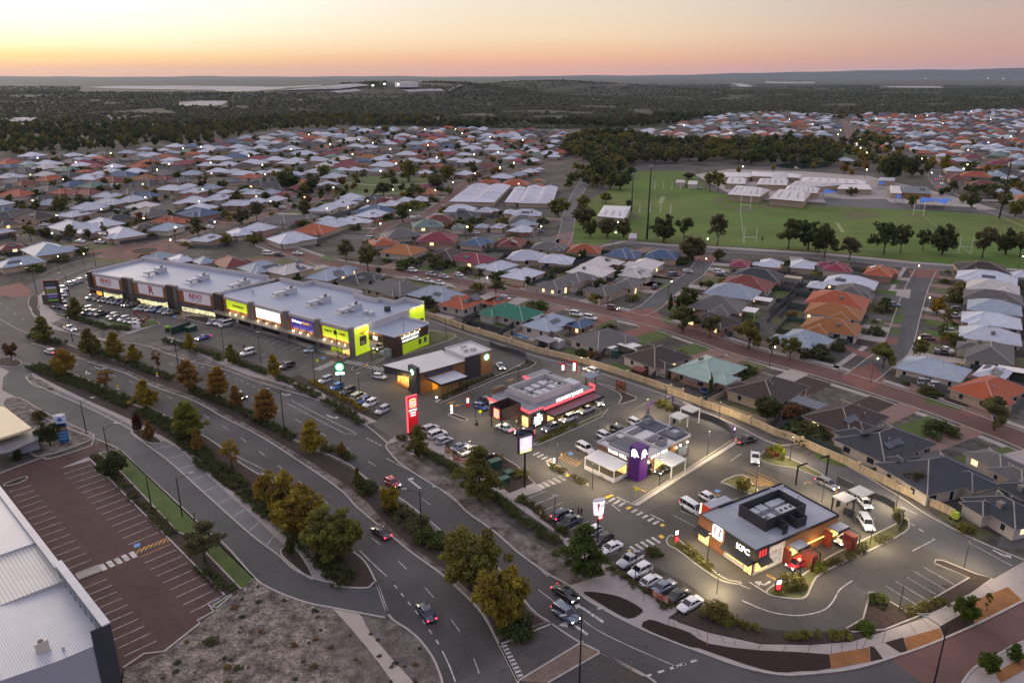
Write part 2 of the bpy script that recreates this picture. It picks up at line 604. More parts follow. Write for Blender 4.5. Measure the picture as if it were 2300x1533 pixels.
def zt(x,y):
 x,y = np.asarray(x,float),np.asarray(y,float)
 r_ = np.hypot(x,y)
 s = np.clip((r_ - 1150) / 500,0,1)
 s = s*s*(3 - 2*s)
 z = s*(9*(vnoise(x / 620,y / 430,1) - .45) + 4*(vnoise(x / 210,y / 170,2) - .5))
 far = np.clip((r_ - 4000) / 9000,0,1)
 z = z + far*(14*(vnoise(x / 2600,y / 1700,3) - .35))
 for hx,hy,hh,ra,rt in HILLS:
  d = math.hypot(hx,hy)
  ux,uy = hx / d,hy / d
  a = ((x - hx)*ux + (y - hy)*uy) / ra
  b = (-(x - hx)*uy + (y - hy)*ux) / rt
  z = z + hh*np.exp(-(a*a + b*b)*1.4)
 return z - 0.12
def terrain(name,r0,r1,nr,a0,a1,na,m):
 rr_ = np.geomspace(r0,r1,nr)
 aa = np.radians(np.linspace(a0,a1,na))
 X = np.outer(rr_,np.sin(aa))
 Y = np.outer(rr_,np.cos(aa))
 Z = zt(X,Y)
 v = np.stack([X.ravel(),Y.ravel(),Z.ravel()],1)
 i = np.arange((nr - 1)*na).reshape(nr - 1,na)[:,:-1].ravel()
 f = np.stack([i,i + 1,i + na + 1,i + na],1)[:,::-1]
 me = np_mesh(name,v,f)
 me.materials.append(m)
 me.polygons.foreach_set('use_smooth',np.ones(len(f),bool))
 return struct(link(name,me))
def np_mesh(name,v,f):
 me = bpy.data.meshes.new(name)
 v = np.asarray(v,np.float32)
 f = np.asarray(f,np.int32)
 k = f.shape[1]
 me.vertices.add(len(v))
 me.vertices.foreach_set('co',v.ravel())
 me.loops.add(f.size)
 me.loops.foreach_set('vertex_index',f.ravel())
 me.polygons.add(len(f))
 me.polygons.foreach_set('loop_start',np.arange(0,f.size,k,dtype=np.int32))
 me.polygons.foreach_set('loop_total',np.full(len(f),k,np.int32))
 me.update(calc_edges=True)
 return me
terrain('bush_ground',15,26000,150,-60,60,260,bushsoil)
terrain('ground_behind',15,3000,12,60,300,60,bushsoil)
def scarp(name,prof,dist,depth,m):
 vs,n = [],len(prof)
 for u,hp in prof:
  x,y = azd(u,300,1.0)
  top = 78 + (hp - 1.5) / FPX*dist*1.0
  for k,(dd,f) in enumerate(((-depth,0.0),(-depth*.45,.55),(-depth*.15,.93),(0,1.0),(depth*.6,.8))):
   d = dist + dd
   vs.append((x*d,y*d,-5 + (top + 5)*f + (f > .1)*(f < .99)*random.uniform(-6,6)))
 fs = [(i*5 + k,(i + 1)*5 + k,(i + 1)*5 + k + 1,i*5 + k + 1) for i in range(n - 1) for k in range(4)]
 return struct(MB().add(vs,fs).obj(name,m,smooth_=True))
pr = []
for i in range(60):
 u = -150 + i*2700 / 59
 h = -3.2 + .7*math.sin(u / 61.) + .6*math.sin(u / 23.)
 if u > 1250:
  h += (u - 1250) / 1050*16.5 + 1.0*math.sin(u / 90)
 pr.append((u,h))
scarp('hills',pr,20500,2600,bushsoil)
# - suburb ground and roads
Z1,Z2,Z3,Z4,Z5 = .004,.012,.02,.028,.036
suburb = pts('P -900,330 120,318 420,318 620,292 860,286 1110,288 1330,288 1500,262 1700,244 1980,246 2150,236 2700,250 3600,600 2700,1900 -100,1900 -1400,900')
sheet('suburb_ground',suburb,yard,0.0)
NK = smooth(pts('P -200,640 0,668 D 185,540 215,600 330,680 450,712 690,765 920,790 D 1190,885 1450,950 1640,1020 1850,1085 2060,1150 2300,1285 E 210,1310 340,1420 H 335,10 420,110 600,230 760,330 860,430 1040,560 1200,700 1400,840 1520,905 1640,1000 1800,1092 2000,1190 2200,1272 I 200,1330 480,1430 720,1478 900,1475 1200,1440 1440,1370 1700,1280 2000,1150 2300,1000'),4)
NS = smooth(pts('P -220,770 0,755 D 190,762 330,752 480,800 640,850 880,935 1100,1000 1350,1110 1600,1230 1900,1400 2150,1510 H 100,125 200,205 300,275 440,350 620,490 750,600 900,690 1060,790 1270,1050 1390,1140 1560,1255 1720,1335 2000,1480 2080,1533'),4)
north_road = NK + [gnd(2420,1360),gnd(2420,1560),gnd(1900,1640),gnd(1560,1600)] + NS[::-1]
sheet('north_carriageway',north_road,asphalt,Z1)
SN = smooth(pts('P -220,772 0,758 D 150,768 250,792 430,850 640,920 800,970 1000,1060 1250,1150 1450,1260 1700,1390 H 0,255 150,400 330,550 500,690 680,820 840,960 960,1090 1060,1272 1190,1533 1300,1800'),4)
SS = smooth(pts('P -260,830 0,815 D 150,895 470,985 600,1040 760,1110 830,1160 1000,1225 1200,1312 1400,1430 G 1560,120 1760,240 1950,385 2130,520 H 60,640 190,740 270,880 350,1090 480,1190 560,1262 640,1372 690,1490 700,1533 740,1700'),4)
south_road = SN + [gnd(1160,1750)] + SS[::-1]
sheet('south_carriageway',south_road,asphalt,Z1)
SWL = smooth(pts('P -80,880 D 0,985 15,1040 40,1090 150,1180 350,1290 560,1375 G 760,20 900,150 1100,330 1270,490 1460,650 1640,850 1720,910 1850,970 2000,1020 2130,1045 H 0,1050 160,1080 330,1112'),4)
SWR = smooth(pts('D 240,925 205,975 172,1010 330,1092 560,1192 760,1292 850,1342 850,1362 960,1442 G 1100,110 1300,290 1500,470 1650,600 1800,710 1900,800 2030,860 2160,890 H 0,905 100,917 220,918 275,890 350,1090'),4)
sheet('service_road',[gnd(-80,850),at('D',150,900)] + SWR + SWL[::-1],asphalt_grey,Z2)
sheet('parking_strip',pts('D 330,1090 560,1192 760,1292 850,1342 G 1000,20 1100,110 1300,290 1500,470 1650,600 1790,705 1830,640 1660,480 1470,310 1270,130 1120,0 D 970,1375 780,1270 560,1165 350,1075'),asphalt_pale,Z3)
sheet('front_footpath',smooth(pts('D 205,965 350,1040 600,1160 900,1295 1070,1390 1300,1533 G 1400,225 1700,420 1900,560 2000,650 2060,760 2150,890'),4) + smooth(pts('G 2030,855 1985,770 1880,660 1830,640 1660,480 1470,310 1270,130 1120,0 D 970,1375 780,1270 560,1165 330,1060 205,985'),4),concrete,Z2)
mk = MB()
for i in range(9):
 a = pts('G 1120,0')[0].lerp(pts('G 1830,640')[0],i / 8.6)
 b = pts('G 1000,20')[0].lerp(pts('G 1790,705')[0],i / 8.6)
 ribbon_mb(mk,[a,b],.14,Z4)
for i in range(7):
 a = at('D',380,1090).lerp(at('D',880,1325),i / 6)
 b = at('D',360,1105).lerp(at('D',845,1340),i / 6)
 ribbon_mb(mk,[a,b],.14,Z4)
lot = pts('D 560,745 450,712 330,680 300,600 250,500 330,400 430,365 600,300 720,330 k 700,60 l 1500,240 E 560,570 600,610 900,720 1300,840 1640,925 1900,1010 2300,1140 F 200,1185 420,1270 700,1400 900,1510 I 1000,40 1300,190 1600,370 1850,530 2100,660 2300,760 2300,735 2090,855 P 2230,1290 2090,1320 I 1700,1060 1560,1080 1330,950 1290,1000 1260,1100 1180,1170 1000,1205 700,1195 500,1150 340,1060 H 2300,900 2000,740 1500,640 1380,540 1000,270 P 1060,1010 E 800,1480 520,1390 380,1390 240,1300 0,1190 D 2060,1120 1850,1040 1600,970 1400,890 1250,820 1040,750 920,790 760,765')
lot = lot[:lot.index(lot[-1]) + 1]
sheet('commercial_lot',lot,asphalt_lot,Z2)
sheet('wall_lane',pts('k 1550,760 l 1500,240 E 570,600 640,625 860,705 1300,850 1640,935 1900,1020 2300,1155 F 100,1150 420,1290 700,1420 900,1533 I 1200,150 1500,325 1700,455 2000,610 2300,735 2300,760 2090,860 1950,790 1480,560 1100,370 850,220 600,120 F 560,1450 300,1330 0,1220 E 2250,1180 1900,1075 1640,985 1450,940 1250,850 1000,760 830,700 700,690 l 1500,560 1430,420'),street_grey,Z3)
kb = MB()
def kerb(s,closed=False,w=.28,n=4,h=.13,mi=0):
 p = pts(s)
 ribbon_mb(kb,smooth(p,n,closed) if n > 1 else p,w,Z1,h,mi,closed)
def onframe(l):
 return [q for q in l if pix(q)[0] > 62]
for line in (NK,NS,SN,SS,SWL):
 ribbon_mb(kb,onframe(line),.30,Z1,.13)
ribbon_mb(kb,SWR[4:],.30,Z1,.13)
kerb('E 570,612 640,638 860,718 1300,862 1640,948 1900,1032 2300,1168 F 100,1163 420,1300 700,1432 I 900,-5 1200,155 1500,332 1700,462 2000,615 2300,740')
def bed(name,s,m,z=.10,n=3,kerbw=.26,closed=True,hgt=.12):
 p = pts(s)
 p = smooth(p,n,True) if n > 1 else p
 sheet(name,p,m,Z1 + z)
 if kerbw:
  ribbon_mb(kb,p,kerbw,Z1,hgt + .02,0,True)
med = smooth(pts('D 155,768 330,756 480,803 640,853 880,938 1100,1003 1350,1113 1600,1233 1900,1403 2150,1513 H 100,128 200,208 300,278 440,353 620,493 750,603 900,693 1060,793 1270,1053 1380,1142'),3)
med2 = smooth(pts('D 250,790 430,848 640,918 800,968 1000,1058 1250,1148 1450,1258 1700,1388 H 0,250 150,397 330,547 500,687 680,817 840,957 960,1087 1055,1265'),3)
sheet('median_strip',med + med2[::-1],sandverge,.09)
mull = MB()
sheet('median_mulch',smooth(pts('D 170,758 330,762 480,808 640,862 880,945 1100,1015 1350,1125 1600,1245 1900,1415 H 100,140 280,290 440,370 600,510 740,620 1050,830 1250,1060 1360,1140'),3) + smooth(pts('H 1060,1230 940,1020 830,900 660,760 480,640 330,500 100,270 D 1700,1360 1450,1230 1250,1120 1000,1030 800,945 640,900 430,830 240,780'),3),mulch,.10)
sheet('south_verge',smooth(pts('D 200,925 470,990 600,1045 760,1115 830,1165 1000,1230 1200,1317 1400,1435 G 1560,125 1760,245 1950,390 2130,525 H 60,645 190,745 268,880 220,915 100,915 0,903'),3) + smooth(pts('G 2160,888 2060,760 2000,650 1900,560 1700,420 1400,225 D 1300,1533 1070,1390 900,1295 600,1160 350,1040 205,963'),3),mulch,.09)
sheet('shop_verge',smooth(pts('D 920,793 1190,888 1450,953 1640,1023 1850,1088 2060,1153 2300,1288 E 190,1313'),3) + pts('E 240,1298 0,1190 D 2060,1120 1850,1040 1600,970 1400,890 1250,820 1040,750 960,760'),sandverge,.09)
sheet('shop_footpath',pts('D 1050,752 1250,835 1400,905 1600,985 1850,1055 2060,1135 2300,1245 E 60,1230 210,1305 280,1285 130,1215 0,1150 D 2060,1085 1850,1010 1640,940 1400,855 1260,800 1090,735'),concrete,.105)
sheet('shop_bed',pts('D 1260,795 1400,850 1640,935 1850,1005 2060,1080 E 0,1140 130,1210 280,1275 300,1255 150,1180 20,1100 D 2060,1050 1930,985 1880,1000 1640,905 1400,815 1280,775'),mulch,.11)
sheet('east_verge',smooth(pts('E 345,1420 H 335,12 420,113 600,233 760,333 860,433 1040,563 1200,703 1400,843 1515,905'),3) + smooth(pts('H 1830,945 1640,830 1400,690 1200,560 1000,420 900,330 700,190 500,60 E 640,1480 540,1400 420,1375'),3),sandverge,.09)
sheet('east_footpath',pts('E 560,1400 H 600,10 730,85 850,150 1050,300 1230,430 1420,560 1500,650 1640,770 1720,840 2000,1010 2250,1110 I 0,1180 300,1260 580,1318 900,1345 1180,1340 1300,1300 1700,1180 2000,1020 2300,880 2300,750 2090,870 1950,960 1640,1120 1340,1220 1180,1270 920,1290 600,1285 260,1210 0,1120 H 2250,1060 2000,950 1840,830 1700,700 1500,590 1350,480 1230,380 1080,270 900,160 750,60 E 700,1400'),concrete,.105)
sheet('corner_verge',smooth(pts('H 1525,905 1640,1003 1800,1095 2000,1193 2200,1275 I 200,1335 480,1432 720,1480 900,1477 1200,1442 1440,1372 1700,1282 2000,1152 2300,1003'),3) + pts('I 2300,880 2000,1020 1700,1180 1300,1300 1180,1340 900,1345 580,1318 300,1260 0,1180 H 2250,1110 2000,1010 1720,840'),concrete,.095)
sheet('bark_bed',smooth(pts('H 1610,950 1700,950 1850,980 1980,1050 1985,1085 1900,1120 1780,1060 1680,1000'),3,True),mulch_dark,.115)
sheet('bark_bed_long',smooth(pts('H 1985,1170 2040,1125 2150,1160 2300,1210 I 260,1280 600,1325 1040,1350 1055,1440 850,1460 700,1465 500,1415 200,1310 H 2300,1305 2150,1250'),2,True),mulch_dark,.115)
for s in ('I 1040,1350 1295,1305 1310,1395 1055,1445','I 1525,1245 1755,1180 1780,1255 1545,1330','I 1960,1010 2195,915 2285,1000 1985,1165','I 2110,1470 2300,1360 2300,1450 2150,1533'):
 sheet('orange_verge',pts(s),orange_pave,.12)
for s in ('I 1300,1300 1330,1300 1390,1380 1310,1395','I 1400,1275 1520,1240 1545,1330 1500,1340','I 1755,1170 1900,1090 1970,1075 1980,1165 1785,1250'):
 sheet('dark_verge',pts(s),mulch_dark,.118)
jm = MB()
fp_a = smooth(pts('H 750,60 900,160 1080,270 1230,380 1350,480 1500,590 1700,700 1840,830 2000,950 2250,1060 I 0,1120 260,1210 600,1285 920,1290 1180,1270 1340,1220 1640,1120 1950,960 2090,870'),4)
fp_b = smooth(pts('H 730,85 850,150 1050,300 1230,430 1420,560 1500,650 1640,770 1720,840 2000,1010 2250,1110 I 0,1180 300,1260 580,1318 900,1345 1180,1340 1300,1300 1700,1180 2000,1020 2200,920'),4)
for i in range(1,40,1):
 pa,pb = fp_a[int(i / 40*(len(fp_a) - 1))],fp_b[int(i / 40*(len(fp_b) - 1))]
 if (pa - pb).length < 6:
  ribbon_mb(jm,[pa,pb],.07,.112)
struct(jm.obj('footpath_joints',mulch))
sheet('brick_approach',pts('I 1440,1370 1700,1280 2000,1150 2300,1000 P 2420,1320 2420,1480 I 2300,1270 2000,1420 1900,1533 P 2060,1620 I 1640,1533 1450,1385'),brick_red,Z2)
ribbon_mb(kb,smooth(pts('P 2420,1420 I 2300,1265 2150,1340 1980,1435 1900,1533'),3),.3,Z1,.13)
sheet('right_verge',pts('P 2420,1425 I 2300,1270 2150,1345 1985,1440 1905,1533 P 2150,1600 2420,1600'),concrete,.07)
sheet('median_end_paving',pts('H 1060,1272 1100,1300 1420,1150 1600,1260 1190,1515'),mat('dark paving',(.075,.066,.062),.9,var=.15,scale=.4,brick=(.8,.4,.02,.8)),.05)
sheet('median_cross_strip',pts('H 1190,1520 1610,1265 1730,1335 1380,1533'),mat('sand paving',(.16,.115,.09),.9,var=.15,scale=.5,brick=(.7,.35,.02,.8)),.05)
sheet('median_end_far',pts('H 1400,1533 1720,1340 1990,1490 2060,1533 2000,1700 1400,1700'),mat('dark paving 2',(.062,.054,.05),.9,var=.15,scale=.4,brick=(.8,.4,.02,.8)),.06)
for s in ('H 1060,1290 1410,1150 1380,1140','H 1070,1280 1190,1520','H 1190,1520 1610,1265','H 1380,1533 1725,1335 2000,1490'):
 kerb(s,n=1)
for i in range(9):
 a = at('H',1085,1300).lerp(at('H',1185,1490),i / 8)
 ribbon_mb(mk,[a,a + Vector((.75,.35,0))],.38,.056)
# - white road markings
def line(s,w=.13,z=Z4,n=3,mi=0):
 p = pts(s)
 ribbon_mb(mk,smooth(p,n) if n > 1 else p,w,z,0,mi)
def dash(s,d=3,g=9,w=.13,n=4,mi=0):
 dashes(mk,smooth(pts(s),n),d,g,w,Z4,mi)
line('H 335,80 600,225 800,370 1000,520 1200,690 1385,845',.16)
dash('D 460,900 800,1010 1100,1130 1400,1290 1640,1450 H 200,560 420,750 640,975 850,1260 960,1533',3,6)
line('D 480,975 780,1105 1000,1205 1250,1335 1500,1490 G 1730,170 1900,300',.14)
line('H 165,675 250,760 340,843',.16)
dash('H 390,900 480,1010 560,1110 650,1240 720,1350',1.2,1.6,.2)
line('H 700,1325 745,1420 785,1525',.18)
dash('D 640,730 900,830 1130,920 1400,1020 1640,1130 1900,1265 2150,1400 H 220,100 440,250 660,410',3,7)
dash('D 1180,890 1280,925 1450,970 1600,1000 1720,1065',1.2,1.8,.16)
dash('D 1420,975 1560,1020 1690,1090',1.2,1.8,.16)
line('D 1880,1145 2100,1260 2300,1360 E 90,1360',.14)
line('D 1845,1160 2050,1270 2235,1365',.14)
line('D 600,700 660,735',.14)
dash('D 0,515 100,590 200,660',3,6)
line('D 0,620 100,680 220,730',.13)
dash('H 1320,930 1500,1070 1600,1160',4,3)
line('H 1590,1110 1700,1190 1900,1290 2210,1425',.13)
dash('H 2010,1490 2280,1405 I 30,1430 220,1375',1.1,1.0,.38,2)
dash('E 210,1390 330,1450',1.0,.9,.2,1)
dash('D 150,900 240,920',1.0,.8,.2,1)
dash('I 1565,500 1700,590',1.2,1.2,.22,1)
line('I 1580,680 1725,605 1705,598',.2,n=1)
line('I 480,1000 650,1070 800,1095 900,1090 1010,1060 1070,1000 1110,930 1190,872',.2)
for i in range(5):
 a,b = at('I',1648,782).lerp(at('I',1406,905),i / 4),at('I',1850,897).lerp(at('I',1610,1030),i / 4)
 ribbon_mb(mk,[a,b],.12,Z5)
line('I 1950,630 2225,778',.14,Z5,1)
line('I 1505,395 1610,445',.14,Z5,1)
line('I 1105,200 1195,240',.14,Z5,1)
line('I 405,100 475,52',.14,Z5,1)
line('E 1945,1195 2030,1160',.14,Z5,1)
dash('E 790,735 850,760',1.1,1.1,.2,1)
def zebra(a,b,n,L,w=.55,mi=0,z=Z5):
 A,B = a,b
 t = (B - A).normalized()
 nrm = Vector((-t.y,t.x,0))
 for i in range(n):
  c = A.lerp(B,i / (n - 1))
  ribbon_mb(mk,[c - nrm*L / 2,c + nrm*L / 2],w,z,0,mi)
zebra(at('l',290,825),at('l',460,750),8,2.4)
zebra(at('l',585,745),at('l',745,770),6,2.4)
zebra(at('l',830,798),at('l',965,828),5,2.4)
zebra(at('H',1330,265),at('H',1470,212),5,2.0)
zebra(at('n',80,1108),at('n',290,1030),5,2.0)
zebra(at('n',20,775),at('n',150,840),4,1.8)
zebra(at('n',800,1250),at('n',905,1298),3,2.0)
zebra(at('p',1495,445),at('p',1720,565),5,1.6)
zebra(at('p',1490,840),at('p',1715,745),5,2.0)
for s in ('n 725,1225 800,1195 825,1205 750,1240','n 945,1335 990,1318 1010,1330 965,1355','n 315,1000 340,985 375,1000 350,1018','n 150,860 175,845 200,855 170,870','p 1755,590 1785,575 1815,595 1780,612','p 1740,705 1770,690 1810,715 1775,735','p 465,205 490,190 515,210 490,225','p 1420,855 1445,840 1465,855 1440,872','l 760,790 800,770 825,780 785,800','l 1420,1290 1450,1275'):
 q = pts(s)
 if len(q) > 2:
  sheet('tactile_paving',q,mat('yellow tactile',(.62,.40,.05),.8,var=.08,scale=3),.05)
def arrow(tail,head,w=.35,side=None,mi=0,hw=1.1,hl=1.8):
 t = (head - tail).normalized()
 n_ = Vector((-t.y,t.x,0))
 nk = head - t*hl
 ribbon_mb(mk,[tail,nk],w,Z4,0,mi)
 if side:
  e = nk + n_*side*1.6
  ribbon_mb(mk,[tail.lerp(nk,.55),e],w,Z4 + .002,0,mi)
  d = (e - tail.lerp(nk,.55)).normalized()
  m_ = Vector((-d.y,d.x,0))
  mk.add([e + m_*hw*.7 + Vector((0,0,Z4)),e - m_*hw*.7 + Vector((0,0,Z4)),e + d*hl + Vector((0,0,Z4))],[(0,1,2)],mi)
 else:
  mk.add([nk + n_*hw*.6 + Vector((0,0,Z4)),nk - n_*hw*.6 + Vector((0,0,Z4)),head + Vector((0,0,Z4))],[(0,1,2)],mi)
def turn(a,b,c,mi=0,w=.4):
 """bent turn arrow: tail a, bend b, head c"""
 ribbon_mb(mk,[a,b],w,Z4,0,mi)
 d = (c - b).normalized()
 n_ = Vector((-d.y,d.x,0))
 ribbon_mb(mk,[b,b.lerp(c,.5)],w,Z4 + .002,0,mi)
 e = b.lerp(c,.4) + Vector((0,0,Z4))
 mk.add([e + n_*.75,e - n_*.75,c + Vector((0,0,Z4))],[(0,1,2)],mi)
turn(at('D',1520,975),at('D',1565,990),at('D',1592,985))
turn(at('D',1815,1100),at('D',1850,1115),at('D',1880,1105))
turn(at('D',2110,1240),at('D',2150,1260),at('D',2190,1255))
turn(at('D',560,955),at('D',555,975),at('D',590,972))
turn(at('D',610,930),at('D',645,945),at('D',690,938))
turn(at('H',560,278),at('H',480,215),at('H',520,215),w=.45)
turn(at('H',1740,1140),at('H',1600,1045),at('H',1550,1030),w=.5)
turn(at('H',1640,1220),at('H',1540,1150),at('H',1450,1160),w=.5)
turn(at('I',2100,675),at('I',2180,715),at('I',2215,712))
turn(at('o',1290,1400),at('o',1230,1440),at('o',1125,1405),w=.35)
line('o 1075,1410 1240,1515',.25,Z5,1)
line('o 980,1440 1080,1480',.18,Z5,1)
line('n 1195,1400 1340,1470',.25,Z5,1)
line('n 850,1220 995,1285',.25,Z5,1)
line('n 685,1245 760,1290',.2,Z5,1)
line('n 800,1300 890,1370',.2,Z5,1)
def bays(a0,a1,b0,b1,n,w=.12,z=Z5,mi=0):
 for i in range(n):
  ribbon_mb(mk,[a0.lerp(a1,i / (n - 1)),b0.lerp(b1,i / (n - 1))],w,z,0,mi)
k_ = lambda x,y: at('k',x,y)
bays(k_(265,840),k_(1080,1095),k_(385,795),k_(1190,1040),13)
line('k 40,730 400,795 800,905 1200,1040 1400,1110',.2,.03,1)
bays(k_(20,935),k_(250,1010),k_(110,905),k_(350,980),4)
bays(k_(560,1120),k_(900,1280),k_(680,1075),k_(1100,1210),5)
bays(at('l',345,985),at('l',880,1290),at('l',470,935),at('l',1010,1230),8)
bays(at('m',640,1140),at('m',1020,1330),at('m',720,1100),at('m',1120,1270),5)
bays(at('p',360,330),at('p',545,450),at('p',580,240),at('p',755,355),3)
bays(at('p',800,655),at('p',1180,935),at('p',1020,548),at('p',1330,860),5)
bays(at('p',1400,1090),at('p',1990,1490),at('p',1610,1000),at('p',2160,1400),7)
bays(at('n',600,628),at('n',515,680),at('n',700,670),at('n',640,720),2)
bays(at('o',360,675),at('o',285,720),at('o',560,760),at('o',500,830),2)
for a,b,c,d_,n in ((('n',250,830),('n',430,905),('n',300,780),('n',500,860),8),(('o',985,300),('o',1060,400),('o',1300,370),('o',1330,420),6),(('o',590,520),('o',740,520),('o',655,470),('o',770,510),5),(('l',385,740),('l',460,710),('l',480,760),('l',560,725),5)):
 bays(at(*a),at(*b),at(*c),at(*d_),n,.16,Z5,1)
for s in ('n 245,820 380,740 545,805 420,905','o 1005,230 1040,225 1385,385 1350,400 1005,240','l 290,715 345,680 560,725'):
 line(s,.14,Z5 + .002,1,1)
line('o 1640,400 1650,385 1690,380 1720,392',.25,Z5,3,1)
arrow(at('m',705,720),at('m',800,692),.25,mi=1)
arrow(at('m',870,718),at('m',775,750),.25,mi=1)
arrow(at('m',1315,490),at('m',1405,458),.25,mi=1)
for s in ('n 345,770 375,755 410,775 375,795','o 705,470 735,450 785,470 745,488','l 325,710 345,695 380,705 355,722','j 1780,690 1810,680 1840,690 1810,702'):
 mk.add([(q.x,q.y,Z5 + .004) for q in pts(s)],[(0,1,2,3)],2)
bays(at('j',1820,715),at('j',1920,720),at('j',1870,675),at('j',1980,680),7,.2,Z5,1)
dash('j 680,515 890,490',.8,1.2,.35,1)
dash('j 1240,650 1400,615',.8,1.2,.35,1)
for a,b in ((('n',1030,1115),('n',1150,1165)),(('o',1260,1340),('o',1370,1395))):
 for i in range(7):
  c = at(*a).lerp(at(*b),i / 6)
  t = (at(*b) - at(*a)).normalized()
  ribbon_mb(mk,[c - t*.14,c + t*.14],.5,Z5,0,1)
# - garden islands in the lots
bed('garden_bed','I 640,960 690,900 830,860 940,790 1080,700 1450,520 1530,470 1555,500 1530,560 1300,680 1000,820 930,900 890,980 800,990',lawn_dry)
bed('garden_bed','I 1730,740 1780,745 1990,830 2095,860 1960,960 1700,1090 1560,1078 1945,855 1720,760',mulch,n=1)
bed('garden_bed','I 1300,950 1330,948 1550,1078 1640,1090 1600,1110 1400,1190 1200,1205 1130,1195 1260,1120 1290,1010',mulch,n=1)
sheet('garden_bed',pts('I 330,1060 500,1150 700,1195 1000,1205 1200,1205 1340,1200 1340,1215 1180,1265 920,1285 600,1280 260,1205 0,1115 H 2250,1050 2000,940 1760,790 1800,770 2000,900 2250,1080 I 120,1115 260,1015'),mulch,.108)
bed('garden_bed','I 0,595 60,600 330,840 470,885 430,895 300,850 80,690 0,640',lawn_dry)
bed('garden_bed','I 590,70 640,40 800,90 1000,190 990,215 830,150 680,125 600,95',lawn_dry)
bed('garden_bed','I 350,235 480,190 560,270 580,300 520,310 380,250',lawn_dry)
bed('garden_bed','H 1375,110 1420,120 1500,170 1490,185 1420,160',mulch)
bed('garden_bed','H 1525,205 1560,205 1640,250 1620,262 1560,235',lawn_dry)
bed('garden_bed','n 1000,1300 1560,950 2100,600 2130,610 1400,1100 1040,1310',lawn_dry,n=1)
ribbon_mb(kb,pts('n 1050,1310 1560,985 2150,620'),.9,Z1,.16,0)
bed('garden_bed','m 1600,1140 1900,1000 2300,820 P 1370,915 m 2300,860 1900,1040 1640,1150',lawn_dry,n=1)
bed('garden_bed','m 720,835 760,820 920,880 880,895 780,860',mulch)
bed('garden_bed','m 590,700 650,680 1300,400 1500,300 1540,260 1630,290 1620,310 1560,350 1300,430 640,710',mulch,n=1)
bed('garden_bed','l 840,760 1000,700 980,720 860,775',mulch,n=1)
bed('garden_bed','l 1440,420 1640,450 1720,470 1710,500 1640,530 1180,680 1160,670 1430,560',lawn_dry,n=1)
bed('garden_bed','l 640,835 660,800 750,790 830,745 780,790 680,835',mulch,n=1)
bed('garden_bed','n 640,50 760,70 870,120 1055,195 1050,215 900,265 870,265 905,200 880,150 760,90',mulch,n=1)
bed('garden_bed','H 1060,290 1100,330 1300,250 1180,130 1060,60 1000,90 1000,200',mulch,n=1)
sheet('garden_bed',pts('H 1100,325 1170,350 1350,290 1345,275 1290,245'),concrete,.13)
sheet('garden_bed',pts('H 1170,365 1215,340 1300,390 1420,510 1540,590 1490,600 1350,480 1230,385'),mulch,.11)
sheet('garden_bed',pts('H 1760,800 1800,775 1950,880 2200,1040 2180,1060 2000,940'),lawn_dry,.112)
bed('garden_bed','E 345,1425 400,1385 480,1380 520,1400 420,1410',concrete)
sheet('garden_bed',pts('E 560,1390 720,1480 H 900,60 870,70 700,-20'),mulch,.10)
bed('garden_bed','D 195,480 240,470 250,520 250,560 330,640 300,640 215,590 185,530',mulch)
sheet('corner_footpath',pts('D 250,470 290,440 300,530 370,600 600,680 740,700 850,700 920,680 1035,655 760,745 690,765 450,712 330,680 260,600'),concrete,.105)
sheet('corner_verge_sand',pts('D 330,655 420,610 640,660 830,720 760,740 690,755 450,705'),sandverge,.11)
bed('garden_bed','D 270,520 370,590 520,625 490,640 380,610 290,560',lawn,n=1)
bed('garden_bed','D 645,630 720,620 880,650 900,620 1000,630 1035,655 940,680 860,690 700,650',lawn,n=1)
bed('garden_bed','j 1890,705 2100,760 2180,790 2150,700 1980,685',mulch,n=1)
sheet('shop_path',pts('j 1880,690 1860,640 2280,720 k 330,740 800,870 1250,1000 1480,1090 1590,1100 1480,1130 1200,1040 800,905 400,795 120,740 -20,720'),concrete,.10)
# - left: brown block car park,lawn strip,bare lot
sheet('brick_car_park',pts('P -200,1060 G 0,185 270,80 300,90 500,30 560,0 D 560,1375 600,1395 600,1440 700,1400 760,1470 G 790,10 650,20 570,75 1450,965 1345,1020 1380,1070 1275,1130 1290,1145 1060,1330 800,1440 790,1533 P -200,1700'),brick_lot,Z3)
kerb('G 570,78 1450,965 1342,1020 1380,1072 1275,1130 1292,1147 1060,1330 930,1345 795,1435',n=1)
kerb('G 0,180 270,80 300,92 480,40 600,0 D 590,1440 610,1380 560,1370',n=2)
sheet('parking_end',pts('G 385,150 570,75 590,95 450,135'),concrete,.06)
bed('lawn_strip','G 640,50 770,30 1270,500 1640,860 1560,930 1230,590 1150,560 780,170',lawn,n=1)
sheet('shrub_bed',pts('G 580,80 640,50 780,175 1150,565 1230,595 1560,935 1470,970 1300,800 900,400'),mulch,.08)
ribbon_mb(kb,pts('G 770,30 1270,500 1640,860'),.25,Z1,.14)
sheet('bare_lot',smooth(pts('G 795,1440 1060,1335 1290,1150 1380,1075 1470,980 1640,865 1720,915 1850,972 2130,1047 2300,1072 H 160,1080 330,1112 480,1190 560,1262 640,1372 690,1490 700,1533'),2) + pts('P 1000,1650 P 250,1650'),sandlot,.02)
sheet('dark_verge',pts('G 2300,1075 H 160,1083 330,1115 480,1193 560,1265 640,1375 690,1500 P 1010,1640 P 860,1640 H -100,1250'),mat('gravelly verge',(.085,.068,.06),.95,var=.35,scale=.7,fine=.4,fscale=4,hue2=(.14,.12,.11)),.035)
